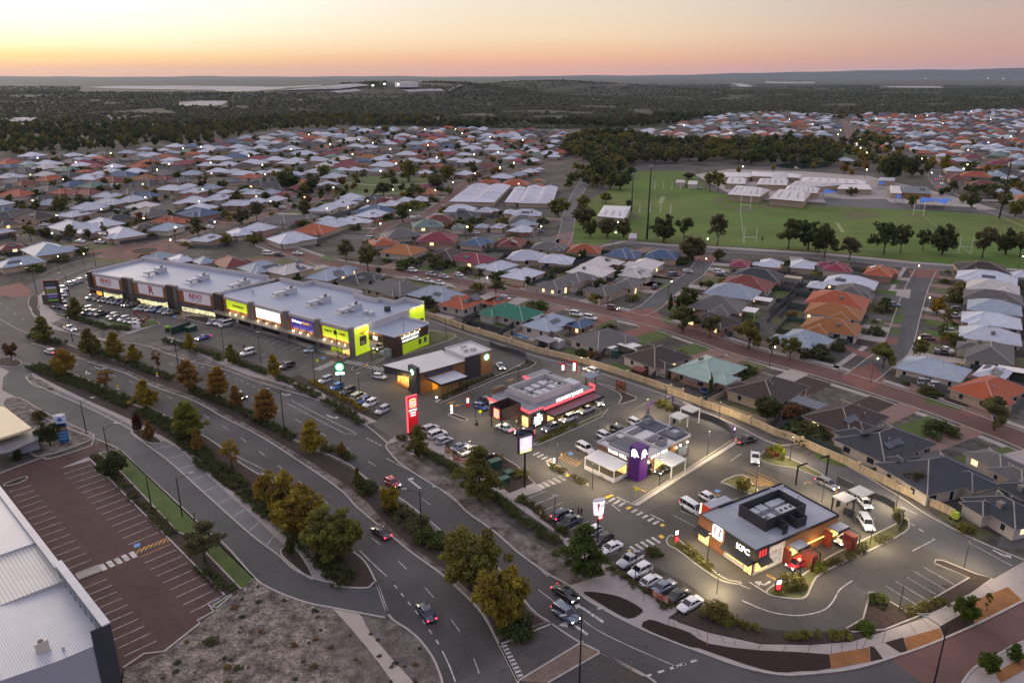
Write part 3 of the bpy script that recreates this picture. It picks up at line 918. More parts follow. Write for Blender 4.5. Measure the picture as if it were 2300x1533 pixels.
sheet('side_footpath',smooth(pts('H 0,1052 160,1083 230,1200 370,1370 520,1533 620,1650'),3) + smooth(pts('H 420,1650 380,1533 250,1350 100,1170 0,1062'),3),mat('pale footpath',(.33,.285,.25),.9,var=.08,scale=.4,fine=.08),.045)
g2 = lambda x,y: at('G',x,y)
bays(g2(413,183),g2(830,640),g2(595,125),g2(1025,560),14)
bays(g2(933,758),g2(1230,1077),g2(1140,672),g2(1420,985),8)
bays(g2(200,256),g2(590,737),g2(60,300),g2(430,800),14)
bays(g2(690,862),g2(1012,1260),g2(520,930),g2(800,1360),10)
zebra(g2(665,785),g2(860,705),5,2.2,.8)
bays(g2(870,690),g2(905,720),g2(1060,605),g2(1105,635),2,.15,Z5,1)
for i in range(8):
 a = g2(880,700).lerp(g2(1080,620),i / 7)
 ribbon_mb(mk,[a,a + (g2(960,640) - g2(905,720))*.45],.22,Z5 + .002,0,1)
mk.add([(q.x,q.y,Z5 + .004) for q in pts('G 865,640 905,628 905,648 865,662')],[(0,1,2,3)],2)
bed('garden_bed','G 30,250 150,205 178,212 120,245 45,262',mulch)
bed('garden_bed','G 490,830 630,775 655,810 510,865',concrete,n=1)
bed('garden_bed','G 1370,1040 1470,975 1560,930 1500,965 1400,1050',lawn,n=1)
bed('garden_bed','D 178,998 240,1005 330,1055 260,1068 200,1040',sandverge)
bed('garden_bed','D 850,1345 920,1335 1035,1405 1020,1425 930,1410',mulch)
bed('garden_bed','G 1835,660 1920,680 2025,855 1960,830 1820,710',mulch)
bed('garden_bed','D 20,1160 120,1130 300,1230 560,1350 605,1370 590,1400 440,1460 300,1500 200,1490 80,1300',sandverge)
sheet('station_apron',pts('P -300,860 D 0,930 60,960 20,1000 15,1080 130,1140 100,1190 P -300,1000'),concrete,Z3)
bed('garden_bed','D -50,890 60,870 140,900 110,930 0,925',mulch)
# - residential streets
ALIGN = ('brick_street','side_street','field_street','park_road','north_street','cross_street','park_street','left_street','far_left_road','tennis_road','light_street')
ROADS = []
def road(name,s,w,m,z=Z2,kw=.3):
 q = smooth(pts(s),4)
 if name in ALIGN:
  ROADS.extend((q[i],q[i + 1],w) for i in range(len(q) - 1))
 p = smooth(pts(s),5)
 ribbon(name,p,w,m,z)
 if kw:
  for sd_ in (-1,1):
   ribbon_mb(kb,offset_line([(q[0],q[1]) for q in p],sd_*(w / 2 + .15)),kw,Z1,.11)
 return p
def path_side(name,s,w,off,m=None):
 p = smooth(pts(s),5)
 ribbon(name,offset_line([(q[0],q[1]) for q in p],off),w,m or concrete,Z1 + .01)
R1 = 'P 600,545 722,586 885,611 941,615 1028,632 1133,653 1237,672 1324,691 1411,710 1498,731 1674,789 1813,825 1952,866 2091,911 2196,949 2310,993 2500,1080'
road('brick_street',R1,8.4,brick_red,.016)
path_side('street_path',R1,2.0,6.6)
path_side('street_path',R1,1.8,-6.8)
S3 = 'P 2080,606 2062,640 2042,695 2015,778 1975,815 1930,850'
road('side_street',S3,7.5,asphalt_grey)
path_side('street_path',S3,1.6,-8)
road('field_street','P 1588,578 1560,615 1500,655 1460,690 1425,705',7,asphalt_grey)
road('park_road','P 1280,545 1400,545 1500,557 1604,562 1848,577 2056,598 2310,618 2500,640',8,street_grey)
sheet('field_edge_path',pts('P 1310,562 1400,540 1500,548 1604,553 1848,568 2056,588 2400,612 2400,616 2056,592 1848,572 1604,557 1500,552 1400,545'),concrete,.05)
for s in ('P 1380,701 1470,690 1500,735 1440,735','P 1890,838 1960,815 1990,850 1950,880 1890,850','P 2040,606 2110,604 2110,625 2045,622','P 1255,540 1300,534 1330,552 1260,556','P 1560,575 1610,575 1605,590 1560,588'):
 sheet('brick_threshold',pts(s),brick_bright,.026)
road('north_street','P 1250,560 1270,530 1280,480 1300,430 1330,395 1390,380',7,street_grey)
road('cross_street','P 640,520 800,533 900,527 964,522 1080,524 1220,536 1270,545',6.5,street_grey)
road('park_street','P 840,525 882,502 946,487 1001,451 1046,412 1092,398 1220,372 1330,352',7,brick_red)
road('left_street','P 340,552 400,535 473,513 583,489 656,463 710,449 750,437 800,430',6.5,brick_red)
road('estate_road','P -60,760 30,705 70,650 150,612 230,590 280,576',9,asphalt,kw=0)
kerb('D 250,345 430,270 620,222',n=2)
kerb('D 300,400 480,320 570,290',n=2)
road('far_left_road','P 290,550 200,520 100,505 0,500 -200,510',6.5,brick_red)
road('villa_lane','P 1178,462 1210,425 1218,402',6,street_grey,kw=0)
road('tennis_road','P 2500,580 2300,502 2220,470 2140,440 2098,400 2105,380',8,street_grey)
road('light_street','P 1900,345 1912,320 1905,290 1890,262',8,brick_red)
road('wood_road','P 1390,380 1500,372 1650,378 1850,372',6,street_grey,kw=0)
rc = gnd(325,563)
ring = [(rc.x + 13.5*math.cos(i*math.pi / 20),rc.y + 13.5*math.sin(i*math.pi / 20)) for i in range(41)]
ribbon('roundabout',ring,9.5,brick_red,.024)
sheet('roundabout_apron',[(rc.x + 8.8*math.cos(i*.2618),rc.y + 8.8*math.sin(i*.2618)) for i in range(24)],brick_bright,.06)
sheet('roundabout_bed',[(rc.x + 5.5*math.cos(i*.2618),rc.y + 5.5*math.sin(i*.2618)) for i in range(24)],mulch,.15)
sheet('brick_crossing',pts('D 0,415 130,385 200,440 190,480 60,480 0,470'),brick_bright,.022)
sheet('sports_field',smooth(pts('P 1290,555 1300,470 1370,425 1420,402 1425,385 1520,385 1560,392 1590,425 1640,438 1700,452 1850,462 2080,472 2280,490 2500,520 2500,610 2050,586 1848,566 1604,551 1500,546 1380,540'),2,True),oval,.03)
sheet('cricket_pitch',pts('d 430,570 485,570 450,645 400,645'),mat('pitch',(.20,.23,.10),.9),.05)
sheet('cricket_pitch',pts('e 130,870 180,880 245,985 195,975'),mat('pitch',(.20,.23,.10),.9),.05)
sheet('school_court',pts('P 1850,447 1860,462 2000,470 2200,475 2190,466 2000,455 1990,447'),street_grey,.045)
sheet('school_ground',pts('P 1560,392 1640,436 1700,448 1850,455 2200,472 2240,470 2100,430 1950,395 1800,385 1640,380'),concrete,.02)
sheet('small_park',smooth(pts('P 745,440 760,405 830,395 950,400 1000,405 960,425 920,438 840,440'),2,True),lawn,.03)
ribbon('park_path',smooth(pts('P 700,436 760,438 850,436 950,430 1000,420'),3),2.5,concrete,.05)
ribbon('park_path',smooth(pts('P 780,410 850,416 960,412 1040,405'),3),2.5,concrete,.05)
sheet('pond',smooth(pts('P 1740,372 1770,366 1830,362 1870,368 1840,378 1770,378'),3,True),mat('pond water',(.03,.05,.05),.06,var=0,fine=0,spec=.6),.05)
sheet('pond_lawn',smooth(pts('P 1790,362 1850,340 1920,335 1950,345 1900,362 1850,366'),2,True),lawn,.03)
for s,m_ in (('F 1070,780 1290,880 1350,860 1110,785',brick_bright),('F 1880,1220 1960,1170 2080,1220 2090,1260 1940,1250',brick_bright),('F 1300,620 1510,660 1500,680 1290,640',terracotta_path),('F 1360,740 1490,740 1480,790 1340,780',brick_bright),('F 1430,580 1530,600 1520,650 1420,640',lawn),('F 1320,650 1500,690 1490,730 1310,680',lawn),('F 1300,520 1520,540 1510,580 1300,560',lawn_dry),('E 600,560 640,560 780,620 770,660 660,610',terracotta_path),('E 1490,800 1690,870 1660,900 1500,850',lawn),('E 1790,900 2020,960 2010,1010 1780,930',lawn),('F 300,1130 560,1210 540,1250 290,1170',lawn_dry),('E 2060,380 2180,380 2150,430 2060,420',lawn),('E 2060,590 2190,620 2180,660 2080,640',lawn),('F 1660,1130 1830,1170 1900,1190 1880,1210 1660,1160',lawn),('F 1540,1010 1700,1100 1640,1120 1530,1060',terracotta_path),('E 1500,480 1560,410 1640,410 1620,500',street_grey),('r 1420,180 1700,230 1900,270 1850,300 1420,200',street_grey),('P 2250,1195 2300,1200 2320,1235 2240,1228',street_grey),('F 1420,430 1570,430 1560,490 1420,460',concrete),('E 1160,690 1280,750 1360,720 1240,670',concrete),('F 300,330 250,400 200,400 280,345',lawn),('F 590,390 720,420 690,460 560,440',lawn_dry),('F 650,600 870,650 850,690 640,640',lawn_dry),('D 2060,220 2110,210 2190,240 2100,250',lawn),('B 1580,1480 1900,1480 2200,1533 1560,1533',lawn_dry),('B 1430,1520 1560,1490 1600,1533 1400,1533',terracotta_path)):
 sheet('front_yard',pts(s),m_,.018)
fl = MB()
fm = mat('field line',(.30,.34,.22),.9,var=.3,scale=.5)
for s in ('d 1385,1110 1345,722','d 1345,722 e 1142,790','e 1142,790 1690,1225','d 1360,890 e 700,990','e 1690,1225 d 1385,1112'):
 ribbon_mb(fl,pts(s),.25,.042)
struct(fl.obj('field_lines',fm))
for s in ('d 1040,600 1130,575 1180,620 1080,640','d 1540,650 1800,670 1750,710 1560,690','e 260,770 600,760 640,800 300,830','d 30,770 120,765 200,820 40,830','d 1300,700 1480,700 1500,740 1290,735','e 980,770 1180,775 1200,805 970,800'):
 sheet('worn_turf',smooth(pts(s),4,True),lawn_dry,.038)
mats3 = [paint_w,paint_y,paint_b]
struct(mk.obj('road_markings',mats3))
struct(kb.obj('kerbs',kerbm))
def ground_hit(u,v):
 lo = None
 x,y = (u - 1150) / FPX,(766.5 - v) / FPX
 d = Vector((x,CP + y*SP,-SP + y*CP))
 t = 700.0
 while t < 26000:
  if CAMH + d.z*t < float(zt(d.x*t,d.y*t)):
   break
  t *= 1.01
 for _ in range(12):
  pass
 return d.x*t,d.y*t
def drape(name,s,m,sub=5,lift=1.2):
 p = []
 for w in s.split():
  a,b = w.split(',')
  p.append(ground_hit(float(a),float(b)))
 pp_ = [Vector((q[0],q[1],0)) for q in p]
 vs,fs = triang([tuple(q) for q in pp_])
 bm = bmesh.new()
 bv = [bm.verts.new(v) for v in vs]
 for f in fs:
  bm.faces.new([bv[i] for i in f])
 bmesh.ops.subdivide_edges(bm,edges=bm.edges[:],cuts=sub,use_grid_fill=True)
 for v in bm.verts:
  v.co.z = float(zt(v.co.x,v.co.y)) + lift
 me = bpy.data.meshes.new(name)
 bm.to_mesh(me)
 bm.free()
 me.materials.append(m)
 return struct(link(name,me))
for s in ('185,196 260,194 420,193 620,196 720,191 800,190 830,195 760,203 620,207 480,203 330,201','740,207 800,203 815,208 760,212','900,204 990,202 998,208 920,210','1640,187 1665,188 1690,196 1660,196','1980,194 2110,195 2120,198 2000,197','1720,184 1830,185 1830,188 1720,187','402,233 450,229 512,228 500,236 440,239 405,239','10,270 40,266 85,267 70,275 20,276','230,262 320,256 330,264 250,272','670,222 680,226 676,232 668,228','1005,206 1035,192 1040,193 1010,207'):
 drape('white_sand',s,white_sand)
drape('far_road','0,279 200,280 420,281 420,284 200,285 0,286',street_grey)
# - houses
ROOFC = dict(W=(.40,.42,.475),S=(.235,.28,.335),G=(.092,.086,.085),D=(.034,.036,.044),B=(.045,.080,.15),R=(.13,.028,.024),T=(.27,.062,.024),O=(.25,.092,.026),N=(.11,.165,.14),E=(.012,.115,.075),V=(.22,.30,.265),M=(.17,.022,.045),C=(.48,.445,.43),K=(.040,.026,.024))
ROOFN = dict(W='pale grey roofed house',S='blue grey roofed house',G='mid grey roofed house',D='charcoal roofed house',B='dark blue roofed house',R='dark red tiled house',T='terracotta tiled house',O='orange brown tiled house',N='dull green roofed house',E='bright green roofed house',V='pale green roofed house',M='crimson roofed house',C='cream white roofed house',K='dark brown tiled house')
roof_metal = mat('house roof',(1,1,1),.55,tint=True,var=.10,scale=.5,fine=.06,fscale=4,spec=.2,rnd=.14)
ridge_m = mat('ridge capping',(1,1,1),.6,tint=True,var=0,fine=0,rnd=.1)
rn = ridge_m.node_tree
hs = rn.nodes.new('ShaderNodeMix')
hs.data_type = 'RGBA'
hs.inputs[0].default_value = .22
hs.inputs[7].default_value = (.75,.72,.70,1)
oi_ = rn.nodes.new('ShaderNodeObjectInfo')
rn.links.new(oi_.outputs['Color'],hs.inputs[6])
rn.links.new(hs.outputs[2],rn.nodes['Principled BSDF'].inputs['Base Color'])
gutter_m = mat('gutter',(.30,.27,.25),.6,var=.1)
wall_m = mat('house wall',(1,1,1),.85,tint=True,var=.07,scale=.8,fine=.05,rnd=.12)
win_m = mat('window glass',(.02,.025,.032),.12,var=0,fine=0,spec=.6)
win_lit = glow('lit window',(1.0,.70,.36),1.6)
garage_m = mat('garage door',(.42,.39,.36),.6,stripes=('Z',2.2,.15),var=.05)
patio_m = mat('patio roof',(.60,.58,.56),.5,stripes=('X',3,.08),var=.05)
solar_m = mat('solar panel',(.012,.018,.04),.25,var=0,fine=0,spec=.6,brick=(1.0,1.6,.03,2.5))
WALLC = [(.40,.31,.215),(.43,.345,.25),(.36,.27,.20),(.40,.36,.31),(.28,.17,.125),(.46,.40,.33)]
def hip(mb,x0,x1,y0,y1,z0,tanp,mi=0,ridge=True,soffit=True,rr_=.13):
 dx,dy = x1 - x0,y1 - y0
 w = min(dx,dy) / 2
 h = w*tanp
 if dx >= dy:
  a,b = (x0 + w,(y0 + y1) / 2,z0 + h),(x1 - w,(y0 + y1) / 2,z0 + h)
 else:
  a,b = ((x0 + x1) / 2,y0 + w,z0 + h),((x0 + x1) / 2,y1 - w,z0 + h)
 c = [(x0,y0,z0),(x1,y0,z0),(x1,y1,z0),(x0,y1,z0)]
 if dx >= dy:
  mb.add(c + [a,b],[(0,1,5,4),(1,2,5),(2,3,4,5),(3,0,4)],mi)
  hips = [(0,a),(3,a),(1,b),(2,b)]
 else:
  mb.add(c + [a,b],[(0,1,4),(1,2,5,4),(2,3,5),(3,0,4,5)],mi)
  hips = [(0,a),(1,a),(2,b),(3,b)]
 f = .24
 mb.add(c + [(q[0],q[1],z0 - f) for q in c],[(0,4,5,1),(1,5,6,2),(2,6,7,3),(3,7,4,0),(4,7,6,5)],2)
 if ridge:
  if (Vector(a) - Vector(b)).length > .2:
   mb.tube([a,b],rr_,4,1)
  for i,q in hips:
   mb.tube([c[i],q],rr_,4,1)
 return z0 + h
def house_shape(L,Wd,seed,detail=2):
 """returns list of rectangles (eave outlines) for one house, long axis on x"""
 r = random.Random(seed)
 rects = [(-L / 2,L / 2,-Wd / 2,Wd / 2)]
 if detail >= 1 and L > 11:
  k = r.random()
  ww = Wd*r.uniform(.42,.58)
  s = r.choice((-1,1))
  e = r.choice((-1,1))
  xa = e*L*r.uniform(.12,.26)
  if k < .75:
   y0,y1 = (-Wd / 2 - r.uniform(1.5,3.2),-Wd*.05) if s < 0 else (Wd*.05,Wd / 2 + r.uniform(1.5,3.2))
   rects.append((xa - ww / 2,xa + ww / 2,y0,y1))
  if k > .55:
   xb = -e*L*r.uniform(.2,.3)
   w2 = Wd*r.uniform(.36,.5)
   y0,y1 = (Wd*.02,Wd / 2 + r.uniform(1.2,2.4)) if s < 0 else (-Wd / 2 - r.uniform(1.2,2.4),-Wd*.02)
   rects.append((xb - w2 / 2,xb + w2 / 2,y0,y1))
 return rects
HN = 0
def build_house(loc,rot,L,Wd,col,seed,lod,two=False,gable=False):
 """lod 2 near, 1 middle, 0 far"""
 r = random.Random(seed)
 rects = house_shape(L,Wd,seed,1)
 t = thing('house',None,None,loc,rot)
 H = 2.55 if not two else 5.2
 tanp = math.tan(R(r.uniform(22,26)))
 mw,mr_ = MB(),MB()
 top = 0
 for i,(x0,x1,y0,y1) in enumerate(rects):
  o = .5
  mw.box(x0 + o + i*.004,x1 - o - i*.004,y0 + o + i*.004,y1 - o - i*.004,0,H - .1 - i*.006)
  top = max(top,hip(mr_,x0,x1,y0,y1,H + .1 - i*.012,tanp,0,lod >= 1,rr_=.13 if lod == 2 else .2))
 wc = r.choice(WALLC)
 w = mw.obj('wall',wall_m,t)
 w.color = (*wc,1)
 rf = mr_.obj('roof',[roof_metal,ridge_m,gutter_m],t)
 c = ROOFC[col]
 rf.color = (*c,1)
 if lod == 2:
  for (x0,x1,y0,y1) in rects[:1]:
   n = max(2,int((x1 - x0) / 4.2))
   for sd_ in (-1,1):
    yy = (y1 - .5) if sd_ > 0 else (y0 + .5)
    for i in range(n):
     xx = x0 + (i + .5 + r.uniform(-.12,.12))*(x1 - x0) / n
     ww = r.choice((.9,1.5,1.9))
     z0 = r.choice((.05,.9,.9,1.1))
     b = MB().box(xx - ww / 2,xx + ww / 2,yy - .04,yy + .04,z0,2.12)
     q = b.obj('window',win_lit if r.random() < .10 else win_m,t)
     q2 = MB().box(xx - ww / 2 - .07,xx + ww / 2 + .07,yy - .025,yy + .025,z0 - .07,2.19)
     q2.obj('frame',white_paint,q)
   for sd_ in (-1,1):
    xx = (x1 - .5) if sd_ > 0 else (x0 + .5)
    for yc in (-.22,.22):
     yy = yc*(y1 - y0)
     ww = r.choice((1.0,1.6))
     MB().box(xx - .04,xx + .04,yy - ww / 2,yy + ww / 2,.9,2.12).obj('window',win_lit if r.random() < .12 else win_m,t)
  if len(rects) > 1 and r.random() < .55:
   x0,x1,y0,y1 = rects[1]
   yy = y0 + .5 if y0 < -Wd / 2 else y1 - .5
   MB().box((x0 + x1) / 2 - 2.1,(x0 + x1) / 2 + 2.1,yy - .05,yy + .05,0,2.2).obj('garage_door',garage_m,t)
 elif lod == 1:
  for k in range(2):
   sd_ = -1 if k == 0 else 1
   yy = sd_*(Wd / 2 - .5)
   xx = r.uniform(-.3,.3)*L
   MB().box(xx - .9,xx + .9,yy - .05,yy + .05,.8,2.1).obj('window',win_lit if r.random() < .16 else win_m,t)
 if lod >= 1 and r.random() < .38:
  for k in range(r.choice((1,1,2))):
   sy = r.choice((-1,1))
   yy = sy*Wd*.26
   xx = r.uniform(-.22,.22)*L
   q = MB().box(-r.uniform(1.4,2.6),r.uniform(1.4,2.6),-.85,.85,-.04,.04).obj('solar_panel',solar_m,t,(xx,yy,H + .1 + tanp*(Wd / 2 - abs(yy)) + .15))
   q.rotation_euler = (-sy*math.atan(tanp),0,0)
 if lod == 2:
  pv_ = MB()
  for k in range(r.choice((1,2,3))):
   yy = r.uniform(-.3,.3)*Wd
   xx = r.uniform(-.25,.25)*L
   zz = H + .1 + tanp*(Wd / 2 - abs(yy))
   pv_.cyl(xx,yy,zz - .2,zz + .5,.11,6).cyl(xx,yy,zz + .5,zz + .62,.2,6)
  pv_.obj('roof_vent',gutter_m,t)
  if r.random() < .4:
   yy = r.choice((-1,1))*Wd*.3
   xx = r.uniform(-.2,.2)*L
   zz = H + .1 + tanp*(Wd / 2 - abs(yy))
   MB().tube([(xx,yy,zz - .2),(xx,yy,zz + 1.9)],.03,4).box(xx - .6,xx + .6,yy - .02,yy + .02,zz + 1.7,zz + 1.74).box(xx - .4,xx + .4,yy - .02,yy + .02,zz + 1.45,zz + 1.49).obj('aerial',grey_metal,t)
 if lod >= 1 and r.random() < (.45 if lod == 2 else .3):
  h2 = H + .1 + tanp*Wd*.27
  xx,yy = r.uniform(-.2,.2)*L,Wd*.23*r.choice((-1,1))
  b = MB().box(xx - .5,xx + .5,yy - .5,yy + .5,h2 - .35,h2 + .75)
  b.box(xx - .58,xx + .58,yy - .58,yy + .58,h2 + .75,h2 + .87)
  b.obj('roof_cooler',mat('cooler',(.17,.15,.14),.7),t)
 return t
def near_road(p):
 best = (1e9,0,7)
 for a,b,w_ in ROADS:
  ab = b - a
  t = max(0,min(1,(p - a).dot(ab) / max(1e-6,ab.length_squared)))
  d = (p - (a + ab*t)).length
  if d < best[0]:
   best = (d,math.atan2(ab.y,ab.x),w_)
 return best
HOUSES = []
def hs_in(tile,s,ang=None):
 """x,y,w,colour[,flag] ; x,y = middle of the roof, w = its visible width in tile pixels"""
 for e_ in s.split(';'):
  q = e_.strip().split(',')
  if len(q) < 4:
   continue
  x,y,w_ = float(q[0]),float(q[1]),float(q[2])
  p = at(tile,x,y,3.2)
  p.z = 0
  wm = w_ / TILE[tile][2] / FPX*math.hypot(p.y,CAMH)
  HOUSES.append(dict(p=p,wm=wm,col=q[3],ang=float(q[4]) if len(q) > 4 and q[4] else ang,asp=float(q[5]) if len(q) > 5 else None))
hs_in('E','450,175,310,O;890,225,330,M;740,205,260,K;1060,275,270,W;1245,210,270,W;1220,325,300,W;1440,235,250,W;1390,150,250,G;1620,170,240,T;1870,195,260,B;2120,205,260,B;1720,250,260,C;1660,305,330,C;2010,265,280,C;1950,318,250,C;1570,345,250,G;1440,390,260,G;1750,430,250,G;1900,385,230,G;60,300,170,S;165,350,270,D;390,415,410,G;660,455,390,S;830,505,320,T;1040,495,130,T;1150,565,430,E;1390,635,370,S;1590,640,170,B;1740,735,440,G;2090,850,450,K')
hs_in('F','470,258,175,M;660,258,185,W;870,265,200,W;1085,282,220,M;1370,308,270,T;580,335,370,D;510,390,400,R;420,440,400,S;320,520,420,G;300,620,350,K;1180,380,380,W;965,395,90,W;1190,435,330,G;1100,495,480,T;1080,565,420,O;1060,660,420,O;860,740,390,S;2030,290,360,K;2280,330,120,W;2060,350,420,W;2100,410,380,C;2100,470,400,G;2110,540,390,S;2090,620,420,W;2080,720,430,W;2080,825,440,G;1715,930,480,S;2100,960,300,W;2080,1060,520,T;265,930,520,V;650,1055,560,K;1150,1235,560,K;1400,1395,640,D;1720,1590,660,D')
hs_in('I','2190,390,430,D;2130,85,300,G;2240,165,260,G;2330,290,260,D')
hs_in('k','310,125,480,R;620,170,470,S;940,195,450,C;1350,245,450,S')
hs_in('D','300,170,560,S;70,150,180,R;1020,212,180,S;1170,228,210,W;1320,240,190,S;470,20,330,W;130,250,300,S')
hs_in('a','400,430,370,W;890,428,210,W;1130,438,170,W;720,455,280,D;110,490,240,R;590,532,400,W;120,565,250,B;390,562,260,N;290,625,480,D;800,600,300,N;830,675,360,D;1050,620,170,T;1280,408,250,G;1570,392,240,S;1790,350,200,S;1760,402,140,S;2010,362,150,W;2160,315,250,W;1690,470,350,G;2050,445,270,T;1440,512,300,D;1720,562,290,T;2040,522,150,W;2240,525,200,M;1930,592,360,D;2190,585,240,D;1220,652,210,W;1110,705,390,W;1500,665,440,B;1360,735,410,R;1780,705,260,O;2000,715,290,R;1780,785,500,D;2220,735,240,G;300,775,280,R;90,812,240,D;560,845,400,G;200,905,420,T;780,870,260,T;1060,885,400,R;500,965,270,D;600,1010,220,S;1310,922,320,W;1350,1002,420,W;1620,972,320,W;1100,1065,420,W;1800,922,370,B;2120,835,390,W;2230,1002,150,W;130,1155,290,D;60,1260,240,D;420,1175,460,K;1830,1125,480,G;1440,1205,390,D;2080,1225,420,T;1250,1262,540,W;1100,1345,370,W;1500,1382,700,W;1750,1300,290,D;2050,1312,340,S;40,1360,150,W')
hs_in('b','170,302,120,W;340,378,210,W;500,372,210,D;680,262,240,B;740,328,390,W;1070,218,260,C;850,238,180,R;1340,168,250,S;1560,188,170,G;1810,168,220,W;1990,142,110,T;2010,202,320,S;2260,132,150,W;1030,293,310,S;1200,273,170,W;1440,262,190,S;1560,272,190,G;1600,302,290,D;1760,262,120,W;2180,312,210,W;2280,328,110,W;180,408,230,T;300,445,190,W;510,472,360,W;700,442,330,B;860,408,270,W;1000,372,240,D;1180,372,190,S;1390,348,270,W;1290,422,250,D;1560,412,350,W;1800,362,210,G;1960,352,180,R;1700,482,320,W;1890,442,240,N;2040,432,180,N;2180,402,190,R;1200,478,270,W;930,518,360,W;1060,492,140,S;270,502,260,R;60,522,220,M;1400,518,400,W;830,562,340,K;60,602,250,D;500,618,280,W;690,630,230,W;830,655,330,W;1010,640,200,W;1170,622,200,W;2110,527,320,M;2000,600,180,W;2200,600,190,W;70,722,230,D;120,802,220,W;690,742,140,B;590,872,200,W;830,852,120,S;940,882,270,W;1140,882,240,S;1320,902,240,M;200,985,380,W;490,950,300,W;960,990,260,W;1200,965,250,W;720,1022,340,W;250,1132,540,B;80,1232,170,T;1250,1222,500,G;1600,1182,240,G;1000,1312,420,W;760,1372,390,W;370,1442,330,W;1690,1342,540,T;1900,1262,480,W;2150,1232,330,W;1800,1082,290,W;2000,1022,320,W;2160,952,330,W;2240,1110,200,B;1400,1442,680,W;1830,1197,170,W')
hs_in('c','100,128,220,W;480,112,110,S;680,132,230,G;830,182,240,M;1050,197,230,M;1190,222,240,S;1050,110,110,W;1240,132,190,G;1370,160,100,T;1370,237,160,O;1550,112,130,W;1620,182,210,W;1820,197,230,S;2000,222,310,W;1280,257,110,W;1300,292,170,W;1480,287,110,W;1620,252,190,W;1770,287,190,M;90,237,190,O;370,252,140,W;490,267,260,M;720,287,230,S;910,307,240,T;1120,317,220,B;1420,337,260,W;1700,352,290,W;2070,312,140,W;120,327,240,W;330,337,210,G;480,352,220,G;130,382,190,G;770,377,210,M;960,397,160,G;1150,402,160,M;620,412,290,W;1330,417,220,W;380,437,160,W;280,472,210,W;90,492,250,B;800,452,170,R;690,492,260,W;950,462,110,R;1390,502,320,W;1500,482,140,G;1680,452,190,R;1890,462,210,W;2000,492,240,M;2150,492,260,W;460,512,190,T;340,547,370,W;60,542,170,R;1190,532,190,D;1020,552,140,T;870,567,160,R;1640,562,290,R;1480,582,190,D;50,602,140,W;250,612,210,S;850,637,230,W;570,642,110,W;1330,652,260,W;1800,692,310,W;1990,662,240,S;2130,622,250,W;2250,592,100,W;1640,757,280,T;1960,772,370,T;2240,730,130,O;2250,792,140,O;40,957,130,S;200,957,250,D;370,972,270,R;590,972,190,W;780,967,190,W;420,1022,240,W;130,1062,140,W;250,1102,480,B;200,1142,420,W;60,1232,160,W;1280,1087,400,W;1600,1102,240,W;1330,1150,420,D;1020,1212,360,R;880,1275,430,N;1260,1302,130,N;540,1392,560,G;1550,1292,190,S;1750,1292,220,W;2020,1332,340,W;2050,1265,330,S;2050,1212,360,G;2100,1142,380,W;1900,1122,190,W;320,1490,400,T;1000,1442,480,M;1480,1487,420,B;1920,1497,380,R')
hs_in('C','1010,870,150,S;1140,1030,130,W;1000,895,150,W;1990,1130,210,T;2040,1190,240,R;2200,1240,250,S;2230,1150,130,W;1020,920,120,G')
for i,h in enumerate(HOUSES):
 d,ra,w_ = near_road(h['p'])
 r = random.Random(i*7 + 3)
 h['rot'] = R(h['ang']) if h['ang'] is not None else (ra if d < 60 else R(73 + r.uniform(-4,4)))
 asp = h['asp'] or r.uniform(1.2,1.5)
 best = None
 for extra in (0,math.pi / 2):
  a = h['rot'] + extra
  Wd = h['wm'] / (asp*abs(math.cos(a)) + abs(math.sin(a)))
  if best is None or abs(Wd - 12) < abs(best[0] - 12):
   best = (Wd,a)
 h['W'] = max(6.5,min(16,best[0]))
 h['L'] = max(8,min(25,h['W']*asp))
 h['rot'] = best[1]
def separate(hs,iters=14,k=.43):
 for _ in range(iters):
  for i in range(len(hs)):
   for j in range(i + 1,len(hs)):
    d = hs[j]['p'] - hs[i]['p']
    if abs(d.x) > 24 or abs(d.y) > 24:
     continue
    need = k*(hs[i]['W'] + hs[i]['L'] + hs[j]['W'] + hs[j]['L']) / 2*.98
    if 1e-4 < d.length < need:
     q = d.normalized()*min(.5,(need - d.length)*.25)
     hs[i]['p'] -= q
     hs[j]['p'] += q
separate(HOUSES)
def clear_of(p,dmin,lst):
 return all((abs(q['p'].x - p.x) > dmin or abs(q['p'].y - p.y) > dmin or (q['p'] - p).length > dmin) for q in lst)
NOBUILD = [pts(s) for s in ('P 1285,560 1300,470 1370,420 1440,385 1520,380 1640,385 1800,380 1980,388 2250,440 2400,500 2500,640','P 735,445 755,400 830,390 960,395 1010,405 925,440 840,445','P 1340,440 1330,360 1250,345 1280,310 1390,300 1500,330 1660,325 1850,315 1885,340 1880,385','P 1000,470 1060,410 1200,420 1280,425 1260,480 1150,480')]
FILL = [('P -350,500 -100,400 100,352 400,340 620,300 800,292 1000,290 1250,295 1330,330 1250,360 1000,440 700,450 400,500 200,500',20),('P 1965,300 2050,262 2200,250 2480,248 2560,420 2330,440 2150,400 2110,372 1985,345',22),('P 1240,300 1330,302 1480,292 1600,262 1740,252 1880,262 1890,300 1840,315 1600,318 1540,335 1430,330 1330,325',25),('P 1880,262 1990,256 2060,262 1975,300 1900,300',24),('P 2140,405 2300,430 2450,470 2450,500 2300,480',24)]
rf_ = random.Random(11)
extra = []
